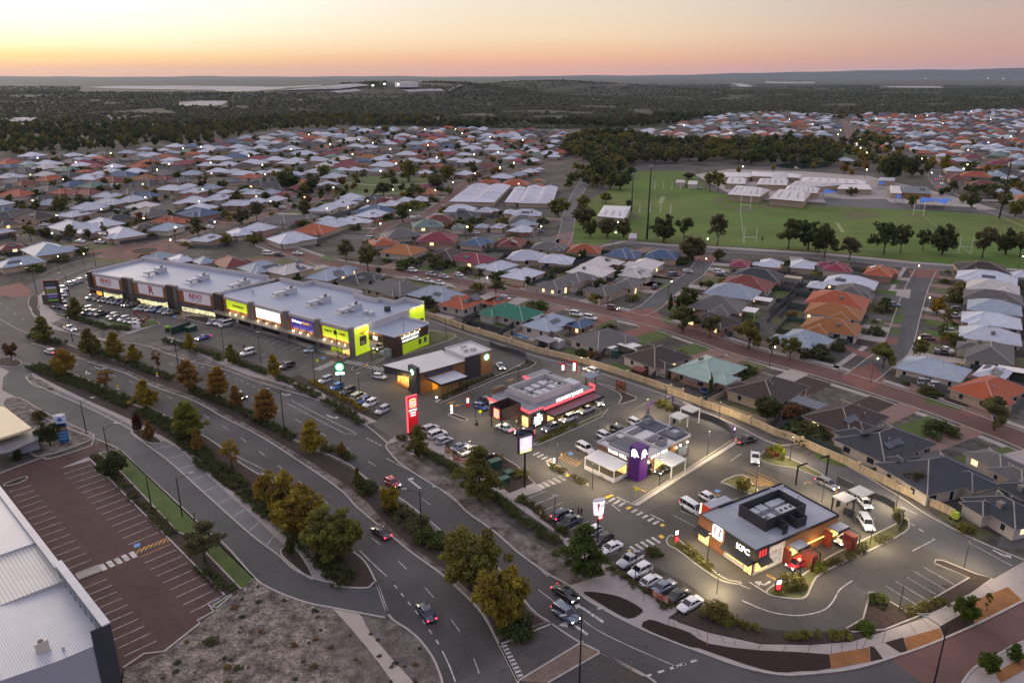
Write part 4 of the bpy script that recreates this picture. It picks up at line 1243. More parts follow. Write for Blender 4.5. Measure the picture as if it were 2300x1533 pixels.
for s,step in FILL:
 poly = pts(s)
 xs,ys = [q.x for q in poly],[q.y for q in poly]
 a = R(73 if step != 25 else 52)
 ca,sa = math.cos(a),math.sin(a)
 cx,cy = sum(xs) / len(xs),sum(ys) / len(ys)
 ext = max(max(xs) - min(xs),max(ys) - min(ys))
 n = int(ext / step) + 1
 for i in range(-n,n):
  for j in range(-n,n):
   u,v = i*step + rf_.uniform(-4,4),j*(step - 2) + (9 if i % 2 else 0) + rf_.uniform(-4,4)
   p = Vector((cx + u*ca - v*sa,cy + u*sa + v*ca,0))
   if rf_.random() < .16 or not inpoly(p,poly) or any(inpoly(p,q) for q in NOBUILD):
    continue
   if near_road(p)[0] < 13 or not clear_of(p,18,HOUSES) or not clear_of(p,16.5,extra):
    continue
   right = pix(p)[0] > 1900
   col = rf_.choices('WSGDBRTMOCNK',(24,14,14,15,5,9 + 4*right,6 + 6*right,5,3,6,4,2))[0]
   Wd = rf_.uniform(10.5,14)
   extra.append(dict(p=p,W=Wd,L=Wd*rf_.uniform(1.2,1.5),col=col,rot=a + rf_.choice((0,math.pi / 2)) + rf_.uniform(-.06,.06)))
ALLH = HOUSES + extra
def pxsize(h):
 return (h['L'] + h['W']) / math.hypot(h['p'].y,CAMH)
def seen(h):
 u,v = pix(h['p'])
 return -60 < u < 2360 and v < 1600
ALLH = [h for h in ALLH if seen(h)]
ALLH.sort(key=pxsize,reverse=True)
print('houses',len(ALLH))
NEARH = []
for i,h in enumerate(ALLH[:300]):
 d = math.hypot(h['p'].y,CAMH)
 lod = 2 if d < 300 else (1 if d < 620 else 0)
 t = build_house(h['p'],h['rot'],h['L'],h['W'],h['col'],i*13 + 5,lod)
 later(t,ROOFN[h['col']],'house','houses of the estate',Vector((h['p'].x,h['p'].y,3)))
 NEARH.append((h,t))
bym = {}
for i,h in enumerate(ALLH[300:]):
 ca,sa = math.cos(h['rot']),math.sin(h['rot'])
 m_ = mat('far roof ' + h['col'],ROOFC[h['col']],.6,var=.1)
 ws = bym.setdefault('w',(MB(),mat('far wall',(.38,.31,.235),.85)))
 rs = bym.setdefault(h['col'],(MB(),m_))
 tmp = MB()
 for (x0,x1,y0,y1) in house_shape(h['L'],h['W'],i,1):
  hip(tmp,x0,x1,y0,y1,2.6,.44,0,False)
 rs[0].add([(h['p'].x + x*ca - y*sa,h['p'].y + x*sa + y*ca,z) for x,y,z in tmp.v],tmp.f,0)
 tmp = MB().box(-h['L'] / 2 + .5,h['L'] / 2 - .5,-h['W'] / 2 + .5,h['W'] / 2 - .5,0,2.4)
 ws[0].add([(h['p'].x + x*ca - y*sa,h['p'].y + x*sa + y*ca,z) for x,y,z in tmp.v],tmp.f,0)
tot,mats_ = MB(),[]
for k2,(mb_,m_) in bym.items():
 mats_.append(m_)
 tot.add(mb_.v,mb_.f,len(mats_) - 1)
if mats_:
 fh = tot.obj('far_houses',mats_)
 fh['kind'] = 'stuff'
 tag(fh,'far estates of small pale and red roofs below the bushland','houses')
def villa(s,rows,label):
 q = pts(s)
 o,ax,ay = q[0],q[1] - q[0],q[3] - q[0]
 rot = math.atan2(ax.y,ax.x)
 L,Wd = ax.length,ay.length
 t = thing('villa_block',label,'villa block',o,rot)
 sgn = 1 if ax.x*ay.y - ax.y*ay.x > 0 else -1
 MB().box(.6,L - .6,*sorted((.6*sgn,(Wd - .6)*sgn)),0,2.5).obj('wall',wall_m,t).color = (.40,.31,.24,1)
 n = max(2,int(L / 9))
 nr = rows
 for i in range(n):
  for j in range(nr):
   mb = MB()
   y0,y1 = sorted((j*Wd / nr*sgn,(j + 1)*Wd / nr*sgn))
   hip(mb,i*L / n,(i + 1)*L / n,y0,y1,2.7,.42,0,True,rr_=.15)
   mb.obj('roof',[roof_metal,ridge_m,gutter_m],t).color = (.47,.47,.52,1)
villa('P 1008,462 1058,424 1138,426 1108,466',2,'larger white villa block beside the brick street by the small park')
villa('P 1133,464 1156,430 1172,430 1160,466',1,'narrow row of white villas left of the grey villa lane')
villa('P 1162,466 1185,428 1248,428 1240,468',2,'broad white villa block between the villa lane and the clubrooms street')
fcols = [(.055,.055,.06),(.30,.25,.19),(.10,.11,.10),(.05,.07,.06)]
fence_t = mat('panel fence',(1,1,1),.8,tint=True,stripes=('X',1.5,.12),var=.08)
DR,LW = MB(),MB()
drm = [concrete,terracotta_path,brick_bright,street_grey,mulch]
lwm = [lawn,lawn_dry,mulch,concrete]
LANEP = pts('E 570,590 640,612 860,690 1300,830 1640,915 1900,1000 2300,1130 F 100,1125 420,1270 700,1400 r 400,270 840,480 1310,710 1660,870 2250,1180 2300,1400 1500,1400 900,1000 E 1900,1400 900,1000 300,700')
for i,(h,t) in enumerate(NEARH):
 p = h['p']
 dcam = math.hypot(p.y,CAMH)
 if dcam > 620:
  continue
 r = random.Random(i*3 + 1)
 d,a_,w_ = near_road(p)
 if d > 45:
  continue
 best = None
 for s_ in (1,-1):
  q = p + Vector((math.sin(a_),-math.cos(a_),0))*s_*3
  if best is None or near_road(q)[0] < best[0]:
   best = (near_road(q)[0],Vector((math.sin(a_),-math.cos(a_),0))*s_)
 f = best[1]
 s_ = Vector((-f.y,f.x,0))
 side = 1 if abs(math.cos(h['rot'] - math.atan2(s_.y,s_.x))) > .7 else 0
 hw = (h['L'] if side else h['W']) / 2
 hd = (h['W'] if side else h['L']) / 2
 off = r.choice((-1,1))*hw*.5
 e = d - w_ / 2
 def quad_(mb,u0,u1,v0,v1,mi,z):
  q = [p + s_*u0 + f*v0,p + s_*u1 + f*v0,p + s_*u1 + f*v1,p + s_*u0 + f*v1]
  mb.add([(k.x,k.y,z) for k in q],[(0,1,2,3)],mi)
 if e > hd:
  quad_(DR,off - 2.7,off + 2.7,hd - 1,e,r.choice((0,0,1,1,2,3)),.0215 + .0001*(i % 7))
  quad_(LW,(-hw if off > 0 else off + 2.8),(off - 2.8 if off > 0 else hw),hd - .5,e - 2.2,r.choice((0,1,1,2)),.0195 + .0001*(i % 7))
 bd = hd + r.uniform(4,7)
 if r.random() < .6:
  k = r.uniform(-.3,.5)
  quad_(LW,-hw + k*hw,hw,-bd + .5,-hd - .8,r.choice((0,1,1,2,3)),.0185 + .0001*(i % 7))
 if r.random() < .8 and not any(inpoly(p - f*(bd + 1.5) + s_*k,q) for k in (-hw - 1.3,0,hw + 1.3) for q in (lot,LANEP)):
  m_ = MB()
  pl_ = [s_*(hw + 1.3) + f*(hd - 2),s_*(hw + 1.3) - f*bd,s_*(-hw - 1.3) - f*bd,s_*(-hw - 1.3) + f*(hd - 2)]
  if r.random() < .5:
   pl_ = pl_[:3]
  ribbon_mb(m_,pl_,.09,0,1.65)
  o = m_.obj('yard_fence',fence_t,None,p)
  c_ = r.choice(fcols)
  o.color = (*c_,1)
  later(o,('dark grey','beige','grey green','dark green')[fcols.index(c_)] + ' back yard fence','fence','back yard fences',p - f*bd)
struct(DR.obj('driveways',drm))
struct(LW.obj('lawns',lwm))
# - foliage
def foliage_mat(name,tint=True,col=(.05,.07,.02)):
 m = bpy.data.materials.new(name)
 m.use_nodes = True
 nt = m.node_tree
 b = nt.nodes['Principled BSDF']
 b.inputs['Roughness'].default_value = .75
 b.inputs['Specular IOR Level'].default_value = .15
 at_ = nt.nodes.new('ShaderNodeAttribute')
 at_.attribute_name = 'leaf'
 oi = nt.nodes.new('ShaderNodeObjectInfo')
 hv = nt.nodes.new('ShaderNodeHueSaturation')
 mr = nt.nodes.new('ShaderNodeMapRange')
 mr.inputs[3].default_value = .47
 mr.inputs[4].default_value = .535
 nt.links.new(at_.outputs['Fac'],mr.inputs[0])
 nt.links.new(mr.outputs[0],hv.inputs['Hue'])
 mv = nt.nodes.new('ShaderNodeMapRange')
 mv.inputs[3].default_value = .5
 mv.inputs[4].default_value = 1.6
 nt.links.new(at_.outputs['Fac'],mv.inputs[0])
 nt.links.new(mv.outputs[0],hv.inputs['Value'])
 if tint:
  nt.links.new(oi.outputs['Color'],hv.inputs['Color'])
 else:
  hv.inputs['Color'].default_value = (*col,1)
 nt.links.new(hv.outputs[0],b.inputs['Base Color'])
 tr = nt.nodes.new('ShaderNodeBsdfTranslucent')
 nt.links.new(hv.outputs[0],tr.inputs[0])
 mx = nt.nodes.new('ShaderNodeMixShader')
 mx.inputs[0].default_value = .36
 nt.links.new(b.outputs[0],mx.inputs[1])
 nt.links.new(tr.outputs[0],mx.inputs[2])
 nt.links.new(mx.outputs[0],nt.nodes['Material Output'].inputs[0])
 return m
leafm = foliage_mat('foliage')
barkm = mat('bark',(.085,.065,.05),.9,var=.2,scale=2)
def leaves(blobs,n,size,seed,flat=.0):
 """blobs: (x,y,z,rx,ry,rz); n leaf quads spread mostly near blob surfaces"""
 g = np.random.default_rng(seed)
 B = np.array(blobs,float)
 wgt = (B[:,3]*B[:,4] + B[:,3]*B[:,5])
 idx = g.choice(len(B),n,p=wgt / wgt.sum())
 d = g.normal(size=(n,3))
 d /= np.linalg.norm(d,axis=1)[:,None]
 rad = 1 - .45*g.random(n)**2.2
 c = B[idx,:3] + d*B[idx,3:6]*rad[:,None]*(1 + .12*g.normal(size=n))[:,None]
 a = g.normal(size=(n,3))
 nrm = d*.8 + g.normal(size=(n,3))*.6
 nrm /= np.linalg.norm(nrm,axis=1)[:,None]
 a -= nrm*(a*nrm).sum(1)[:,None]
 a /= np.linalg.norm(a,axis=1)[:,None]
 b = np.cross(nrm,a)
 s = size*(.6 + .8*g.random(n))
 a *= s[:,None]
 b *= (s*.62)[:,None]
 v = np.stack([c - a,c - b*.9,c + a,c + b],1).reshape(-1,3)
 f = np.arange(4*n).reshape(n,4)
 base = g.random(len(B))*.45
 shade = np.clip(base[idx] + .55*g.random(n),0,1)
 return v,f,shade
def leaf_mesh(name,blobs,n,size,seed):
 v,f,sh = leaves(blobs,n,size,seed)
 me = np_mesh(name,v,f)
 at_ = me.attributes.new('leaf','FLOAT','FACE')
 at_.data.foreach_set('value',sh.astype(np.float32))
 me.materials.append(leafm)
 return me
def crown_blobs(kind,seed):
 g = random.Random(seed)
 B = []
 if kind == 'plane':                       # teardrop street tree,8 m
  for i in range(120):
   z = 1.2 + 6.5*g.random()
   t = (z - 1.2) / 6.6
   rad = 2.75*min(1,.45 + t*2.4)*max(.06,1 - max(0,t - .2) / .84)**.75*g.uniform(.8,1.12)
   q = g.random()*6.283
   rad *= .82 + .3*math.sin(q*3 + z*1.7 + seed)*math.sin(q*2 - z*2.3)
   rr_ = rad*g.random()**.45
   s = g.uniform(.28,.58)
   B.append((math.cos(q)*rr_,math.sin(q)*rr_,z,s,s,s*.85))
 elif kind == 'round':
  lobes = []
  for i in range(14):
   q,e = i*2.4 + g.uniform(-.4,.4),math.asin(g.uniform(-.95,.95))
   k = g.uniform(1.5,2.5)
   lobes.append((k*math.cos(q)*math.cos(e),k*math.sin(q)*math.cos(e),4.0 + k*math.sin(e),g.uniform(.95,1.55)))
  for i in range(170):
   x,y,z,k = lobes[i % 14]
   d = Vector((g.gauss(0,1),g.gauss(0,1),g.gauss(0,1))).normalized()*k*g.random()**.4
   s = g.uniform(.28,.62)
   B.append((x + d.x,y + d.y,max(1.2,z + d.z*.9),s,s,s*.8))
 elif kind == 'gum':
  for i in range(9):
   q,rr_ = g.random()*6.283,2.7*g.random()**.6
   zz = g.uniform(4.2,8.9) - rr_*.35
   for k in range(5):
    s = g.uniform(.6,1.15)
    B.append((math.cos(q)*rr_ + g.gauss(0,.7),math.sin(q)*rr_ + g.gauss(0,.7),zz + g.gauss(0,.55),s,s,s*.7))
 elif kind == 'bush':
  for i in range(22):
   q,rr_ = g.random()*6.283,g.random()**.6
   s = g.uniform(.22,.42)
   B.append((math.cos(q)*rr_,math.sin(q)*rr_,.25 + (1 - rr_*rr_)*.9*g.uniform(.5,1),s,s,s))
 elif kind == 'cypress':
  for i in range(30):
   z = .5 + 6.9*g.random()
   rad = .62*(1 - (z / 7.6)**2.2) + .12
   q = g.random()*6.283
   B.append((math.cos(q)*rad*.5,math.sin(q)*rad*.5,z,rad*.7,rad*.7,.6))
 elif kind == 'thin':
  for i in range(20):
   z = 2.2 + 4.8*g.random()
   rad = 1.7*math.sin(max(.1,(z - 1.7) / 5.6)*math.pi)**.7
   q,rr_ = g.random()*6.283,rad*g.random()**.5
   s = g.uniform(.3,.6)
   B.append((math.cos(q)*rr_,math.sin(q)*rr_,z,s,s,s))
 return B
def trunk_mb(kind,seed):
 g = random.Random(seed)
 mb = MB()
 if kind in ('plane','thin'):
  mb.tube([(0,0,0),(.03,.02,1.6),(0,0,4),(0,0,6.6)],.17,7,0,.03)
  for i in range(9):
   q,z = g.random()*6.283,g.uniform(1.6,4.6)
   l_ = g.uniform(1.0,1.9)
   mb.tube([(0,0,z),(math.cos(q)*l_*.6,math.sin(q)*l_*.6,z + .8),(math.cos(q)*l_,math.sin(q)*l_,z + 1.9)],.06,4,0,.015)
 elif kind in ('gum','round'):
  mb.tube([(0,0,0),(.08,.05,1.4),(-.05,.1,2.6)],.24,7,0,.18)
  for i in range(7):
   q = g.random()*6.283
   l_ = g.uniform(1.2,2.6)
   mb.tube([(-.05,.1,2.4),(math.cos(q)*l_*.5,math.sin(q)*l_*.5,4.0),(math.cos(q)*l_,math.sin(q)*l_,6.2)],.13,5,0,.03)
 elif kind == 'cypress':
  mb.tube([(0,0,0),(0,0,2)],.12,5)
 else:
  mb.tube([(0,0,0),(0,0,.5)],.06,5)
 return mb
HGT = dict(plane=8.0,thin=7.4,gum=9.4,round=7.4,bush=1.25,cypress=7.7)
LEAFN = dict(plane=(9000,.15),thin=(1800,.15),gum=(5600,.21),round=(12500,.16),bush=(900,.12),cypress=(1900,.17))
TREEM = {}
for kd in HGT:
 for vr in range(3):
  bl = crown_blobs(kd,vr*31 + 7)
  n,sz = LEAFN[kd]
  TREEM[kd,vr,0] = leaf_mesh(kd,bl,n,sz,vr)
  TREEM[kd,vr,1] = leaf_mesh(kd,bl,n // 4,sz*1.9,vr + 50)
  TREEM[kd,vr,2] = leaf_mesh(kd,bl,n // 14,sz*3.3,vr + 90)
  TREEM[kd,vr,'t'] = trunk_mb(kd,vr*5 + 1).mesh('trunk',barkm,True)
LEAFC = dict(gold=(.235,.165,.026),orange=(.215,.118,.032),brown=(.16,.085,.035),olive=(.145,.130,.032),ygreen=(.14,.145,.022),green=(.070,.086,.024),dark=(.064,.076,.026),dull=(.105,.096,.042),red=(.075,.022,.016),bright=(.075,.105,.015),grey=(.065,.066,.042),yellow=(.24,.16,.015))
LEAFW = dict(gold='golden',orange='orange',brown='rust brown',olive='olive green',ygreen='yellow green',green='green',dark='dark green',dull='dull olive',red='dark red',bright='fresh green',grey='grey green',yellow='bright yellow')
KINDW = dict(plane='street tree',thin='half bare tree',gum='gum tree',round='dense rounded tree',bush='shrub',cypress='cypress',palm='palm')
ri = random.Random(3)
TREES = []
def tree(kind,p,h,col,wide=1.0,label=None,group='trees',lodv=None,jit=.12):
 d = math.hypot(p[1],CAMH)
 lod = lodv if lodv is not None else (0 if d < 230 else (1 if d < 480 else 2))
 vr = ri.randrange(3)
 s = h / HGT[kind]
 if kind == 'plane':
  wide *= 1.3
 nm = dict(bush='shrub',cypress='cypress_tree',gum='gum_tree',plane='street_tree',thin='sparse_tree',round='rounded_tree')[kind]
 t = thing(nm,None,None,Vector((p[0],p[1],p[2] if len(p) > 2 else 0)),ri.random()*6.283)
 t.scale = (s*wide,s*wide,s)
 cr_ = link('crown',TREEM[kind,vr,lod],t)
 c = LEAFC[col]
 k = 1 + ri.uniform(-jit,jit)
 cr_.color = (c[0]*k,c[1]*k*(1 + ri.uniform(-.08,.08)),c[2],1)
 link('trunk',TREEM[kind,vr,'t'],t)
 TREES.append(t)
 cat = dict(bush='shrub',cypress='tree')
 if label:
  tag(t,label,cat.get(kind,'tree'),group)
 else:
  later(t,LEAFW[col] + ' ' + KINDW[kind],cat.get(kind,'tree'),group,Vector((p[0],p[1],h*.6)))
 return t
def base_h(t_,x,yb,yt):
 """ground point of a trunk and its height from base and top pixels"""
 b = at(t_,x,yb)
 v = px(t_,x,yt)[1]
 lo,hi = 0.0,50.0
 for _ in range(40):
  m_ = (lo + hi) / 2
  if pix((b.x,b.y,m_))[1] > v:
   lo = m_
  else:
   hi = m_
 return b,lo
def trees(t_,s,group):
 for e_ in s.split(';'):
  q = e_.strip().split(',')
  if len(q) < 5:
   continue
  b,h = base_h(t_,float(q[0]),float(q[1]),float(q[2]))
  tree(q[3],b,h,q[4],float(q[5]) if len(q) > 5 else 1.0,None,group)
trees('D','290,775,605,plane,olive;592,858,682,plane,olive;748,868,705,plane,gold;875,905,782,plane,gold;1025,952,818,thin,brown;425,990,795,round,gold,.9;688,1085,932,thin,orange,1.4;950,1195,1015,plane,gold,1.05;1222,1085,885,plane,orange,1.1;1418,1125,930,plane,orange,1.05;1530,1190,1050,plane,orange,.9;1725,1290,1072,plane,orange,1.05;1225,1400,1155,plane,ygreen,1.2;1280,1482,1330,plane,orange,.6;2015,1485,1275,plane,gold,1.05;2208,1512,1412,round,orange,.8;1500,1580,1395,thin,gold,1.4;75,882,765,round,brown,.85;892,1350,1232,plane,red,.8;968,1402,1280,plane,orange,.85;492,606,482,plane,olive,1.1;1232,832,712,plane,gold,.9;1502,912,785,plane,olive;1775,1002,850,plane,gold,.8','autumn street trees of the dual carriageway')
trees('H','940,352,10,plane,olive,1.0;1615,845,512,plane,green,1.05;880,925,500,round,olive,1.0;1095,1175,790,round,gold,1.0;362,440,250,round,gold,.75;160,292,142,plane,olive,.6;40,725,405,round,olive,1.0','autumn street trees of the dual carriageway')
trees('E','545,1515,1305,plane,olive,.95','autumn street trees of the dual carriageway')
trees('G','1800,440,150,round,gold,.95;1945,575,250,round,gold,1.15;2125,740,405,round,olive,1.05','autumn street trees of the dual carriageway')
trees('G','738,205,35,round,dark,1.2;1325,745,530,gum,dull,1.4;1878,715,588,plane,green,.8','trees beside the service road')
trees('D','325,1440,1270,round,dark,.9;245,1425,1335,cypress,dark,2.4;250,1270,1215,bush,dull;120,1533,1440,cypress,dark,2.5','trees by the service station')
trees('I','1915,1135,955,round,bright,.95;2065,1475,1335,round,bright,1.0;2235,1385,1282,plane,bright,1.2;2055,1068,950,thin,olive,.8;482,300,197,round,olive,1.1;1590,292,145,round,dull,1.2;1350,105,88,bush,bright','trees at the right hand corner')
trees('F','640,1285,1118,round,dark,1.15;272,1115,968,cypress,green,1.1;95,705,530,gum,dull,1.1;270,745,590,gum,dull;522,812,622,gum,olive,1.25;670,855,722,gum,dull,.8;785,885,725,gum,olive,1.0;1388,935,765,gum,olive,1.2;1622,872,752,gum,olive,1.1;1732,600,465,round,yellow,.8;2105,1335,1112,gum,dull,1.15;330,238,165,round,dull,.9;152,242,78,round,dull,1.1;120,490,400,thin,bright,1.2;215,420,372,round,green,.8;15,560,455,cypress,dark,1.2;1800,680,545,thin,olive,1.3;1765,760,640,thin,bright;1400,560,470,round,green,1.1;700,750,660,thin,dull','trees of the near estate')
trees('E','80,250,112,gum,dull,1.1;222,318,132,gum,dull,1.0;655,325,182,gum,dull,1.1;920,435,388,bush,olive,1.2;1045,465,358,gum,dull,1.2;940,372,288,gum,dull,1.0;1250,405,340,round,dark,.8;605,545,462,round,green,1.5;290,332,280,round,green,.9;850,325,282,bush,dark,1.3;1315,560,505,bush,green,1.6;1605,240,165,round,dark,.9;2170,562,445,cypress,dark,1.2;2255,690,522,gum,green,1.2;2220,560,470,cypress,dark,1.3;560,275,222,round,dark,.9;480,290,230,bush,green,1.6;1700,510,462,bush,olive,1.4;2290,570,400,round,green','trees of the near estate')
trees('B','445,1435,1300,round,green,.75;480,1172,1028,round,olive,1.0;372,1162,1088,round,dull,.9;690,1205,1110,round,dark,1.5;735,1155,1062,round,olive,1.4;1450,1405,1262,round,olive,1.15;1610,1480,1310,round,dull,1.05;1655,1533,1410,round,green,.9;1765,1533,1395,round,dull,1.1;1870,1533,1400,round,dull,.9;1610,1340,1250,round,olive,1.2;1755,1310,1232,round,olive,1.3;1850,1225,1090,round,green,1.3;1700,1205,1118,round,olive,1.2;1905,1340,1282,round,dark,.9;320,1262,1165,round,dark,1.3;545,1265,1192,bush,dark,1.2;1915,1150,1060,round,dark,.9;1780,1220,1130,round,olive','trees round the small park and the clubrooms')
trees('d','462,1092,755,round,dark,1.0;690,1065,795,gum,dark,1.0;795,1300,995,round,dull,1.15;1078,1135,745,gum,dull,.75;1890,1172,795,gum,dark,1.0;2120,1185,812,round,dark,.9;2240,1215,1005,round,dark,1.1;1092,1310,1165,round,dull,1.1;990,515,262,gum,olive,.9;1090,522,295,gum,olive,.8;1320,310,215,round,yellow,.7;1720,275,205,round,gold;2180,262,175,round,gold;1790,430,390,bush,ygreen,1.5;750,370,290,round,dark,2.0;1460,400,345,round,olive;1590,1110,1030,thin,dull,.9;2120,430,385,round,red','trees along the sports field')
trees('e','690,1232,842,gum,dark,1.0;878,1215,872,gum,dark,.8;1132,1185,935,gum,dark,.9;1355,1238,862,round,dark,1.0;292,1302,1015,gum,dull,1.1;5,1272,855,gum,dark,.9;1820,1275,905,gum,dull,1.0;2085,1235,908,round,dark,1.0;2245,1262,965,gum,dull;1700,702,525,round,green;1600,645,525,round,olive,1.1;2050,702,502,round,olive,1.0;2200,805,602,round,olive,1.1;1010,692,522,round,olive,.9;1120,575,462,round,olive,.7;320,562,452,round,dull,1.5;700,395,75,round,dark,.8;800,400,45,round,dark,.75;1010,345,85,round,dark,.8;400,255,130,round,gold,.8;230,305,182,round,orange,1.0;320,330,240,round,gold;480,270,165,round,orange;1390,282,82,plane,gold;1230,235,92,round,gold;1650,262,152,round,olive;1990,305,192,round,gold,1.3;1880,290,190,round,gold;1350,560,470,round,green;1740,600,510,round,dark;2180,470,330,round,green,1.3','trees by the school and the far road')
trees('a','385,1485,1272,gum,olive,1.0;872,1495,1270,gum,dull,1.0;570,1455,1305,round,dull,1.1;1305,1505,1245,thin,dull,.8;180,1520,1370,thin,olive,1.0;750,1110,910,round,olive,1.2;1035,1110,920,gum,dull,.9;430,1100,1000,round,dull;90,1060,945,round,green,1.4;1640,1100,1010,bush,dull,1.4;2080,1180,1090,round,dark,.9;1090,1460,1335,round,green,.7;710,1510,1435,round,ygreen,1.2;2090,680,610,round,dark;1170,350,280,round,dull;1910,410,330,round,dull','trees of the left estate')
trees('b','790,1285,1060,round,dull,1.15;970,1240,985,gum,dull,.9;260,1445,1190,gum,dull,1.0;312,875,712,round,red,.9;545,855,722,round,dark,1.2;600,1545,1382,round,olive,1.2;930,1540,1372,round,olive,1.2;1560,1155,962,round,dull,1.1;1550,905,765,round,ygreen,1.2;1330,855,605,round,dark,1.1;1420,850,640,round,dark;1800,725,535,round,olive,1.1;1850,925,775,gum,dull,.8;2080,905,785,gum,dull,.8;1380,700,562,round,olive,1.2;730,945,852,round,dull;420,312,218,round,dull,1.2;1650,880,690,round,dark;1230,830,740,round,olive;2160,720,650,round,red;270,350,265,round,dull;60,450,380,round,dark','trees of the middle estate')
trees('c','432,745,590,gum,olive,.9;655,750,482,gum,olive,1.0;1110,705,552,round,dark,1.2;985,855,652,round,dull,1.3;310,885,762,round,dark,1.2;560,905,775,gum,dark,1.0;1440,785,692,gum,dull;910,505,372,cypress,dark,1.4;1540,435,372,round,dark,1.2;1920,375,275,round,dark;580,1255,1002,gum,olive,.75;740,1085,985,bush,ygreen,1.5;1480,750,680,cypress,dark,1.5;1550,750,690,cypress,dark,1.5;280,300,235,round,dark;460,210,130,round,green,1.4;360,170,50,round,olive,1.0;280,420,365,round,brown;1400,1400,1255,round,olive,.9;2000,1430,1345,round,dull,1.2;1900,800,760,bush,dark','trees of the middle estate')
rw = random.Random(21)
def wood(s,n,hmin,hmax,cols,group,kinds=('round','gum'),wide=1.1,mind=5):
 poly = pts(s)
 xs,ys = [q.x for q in poly],[q.y for q in poly]
 got,tries = [],0
 while len(got) < n and tries < n*60:
  tries += 1
  p = Vector((rw.uniform(min(xs),max(xs)),rw.uniform(min(ys),max(ys)),0))
  if inpoly(p,poly) and all((p - q).length > mind for q in got):
   got.append(p)
 return [(p,rw.uniform(hmin,hmax),rw.choice(cols),rw.choice(kinds),wide) for p in got]
WOODS = wood('P 1350,425 1330,370 1255,345 1290,312 1390,302 1500,330 1640,322 1850,322 1890,345 1870,378 1700,372 1560,368 1420,372',400,8,15,['dark','dark','dull','olive','green'],'w',mind=6)
WOODS += wood('P 1050,292 1180,280 1300,285 1400,290 1500,282 1600,262 1520,262 1300,276 1100,278 900,280',240,8,14,['dark','dark','dull'],'w',mind=8)
WOODS += wood('P 1880,268 1700,262 1720,252 1900,246 2000,262 1960,285',40,7,11,['dark','dull','olive'],'w',mind=9)
WOODS += wood('P 1880,330 1930,300 1990,320 2080,372 2110,392 2060,400 1960,388 1880,378',90,6,11,['dark','dull','olive','green','gold'],'w',mind=6)
WOODS += wood('P 2110,440 2300,450 2420,500 2400,420 2300,425 2160,425',50,5,9,['dark','dull','olive','green'],'w',mind=8)
WOODS += wood('P 1340,440 1310,420 1270,440 1290,380 1340,370 1400,400',26,5,9,['dark','olive','green'],'w',mind=7)
def clearH(p):
 return all(abs(h['p'].x - p.x) > 10 or abs(h['p'].y - p.y) > 10 for h in ALLH)
gard = []
for s,n in (('P -100,520 100,355 420,342 640,300 1000,292 1330,320 1240,360 1000,450 400,520',620),('P 1965,300 2080,256 2450,250 2500,440 2150,400 1985,345',300),('P 1330,330 1600,265 1880,262 1880,320',40)):
 gard += [q for q in wood(s,n,3.5,7.5,['dark','dull','olive','green','brown','dark','gold'],'g',mind=9) if clearH(q[0])]
WOODS += gard
WOODS.sort(key=lambda q: -q[1] / q[0].y)
left = max(0,300 - len(TREES))
mass = []
for i,(p,h,c,kd,wd) in enumerate(WOODS):
 if i < left:
  tree(kd,p,h,c,wd,None,'trees of the far woods and gardens')
 else:
  mass.append((p,h,c,kd,wd))
def merge_trees(name,items,lod,m_cols):
 V,F_,S_,M_ = [],[],[],[]
 o = 0
 keys = sorted(set(q[2] for q in items))
 for p,h,c,kd,wd in items:
  me = TREEM[kd,rw.randrange(3),lod]
  n = len(me.vertices)
  co = np.empty(n*3,np.float32)
  me.vertices.foreach_get('co',co)
  co = co.reshape(-1,3)
  a = rw.random()*6.283
  s = h / HGT[kd]
  x,y = co[:,0]*s*wd,co[:,1]*s*wd
  co = np.stack([x*math.cos(a) - y*math.sin(a) + p[0],x*math.sin(a) + y*math.cos(a) + p[1],co[:,2]*s + (p[2] if len(p) > 2 else 0)],1)
  V.append(co)
  F_.append(np.arange(n).reshape(-1,4) + o)
  sh = np.empty(n // 4,np.float32)
  me.attributes['leaf'].data.foreach_get('value',sh)
  S_.append(sh)
  M_.append(np.full(n // 4,keys.index(c),np.int32))
  o += n
 me = np_mesh(name,np.concatenate(V),np.concatenate(F_))
 me.attributes.new('leaf','FLOAT','FACE').data.foreach_set('value',np.concatenate(S_))
 for k2 in keys:
  me.materials.append(foliage_mat('far foliage ' + k2,False,LEAFC[k2]))
 me.polygons.foreach_set('material_index',np.concatenate(M_))
 ob = link(name,me)
 ob['kind'] = 'stuff'
 return ob
if mass:
 tag(merge_trees('far_trees',mass,2,None),'many small garden and park trees among the far roofs','trees')
pines = wood('P -250,345 -200,290 0,282 230,278 420,284 600,268 800,262 1000,270 900,284 740,290 620,294 480,322 420,330 300,335 100,350 -200,372',1100,9,14,['dark','dull','dark','olive'],'p',('gum','round'),.8,6)
tag(merge_trees('pine_belt',[(p,h*.95,c,k2,w_) for p,h,c,k2,w_ in pines],2,None),'dark belt of pines and scrub behind the left estate','wood')
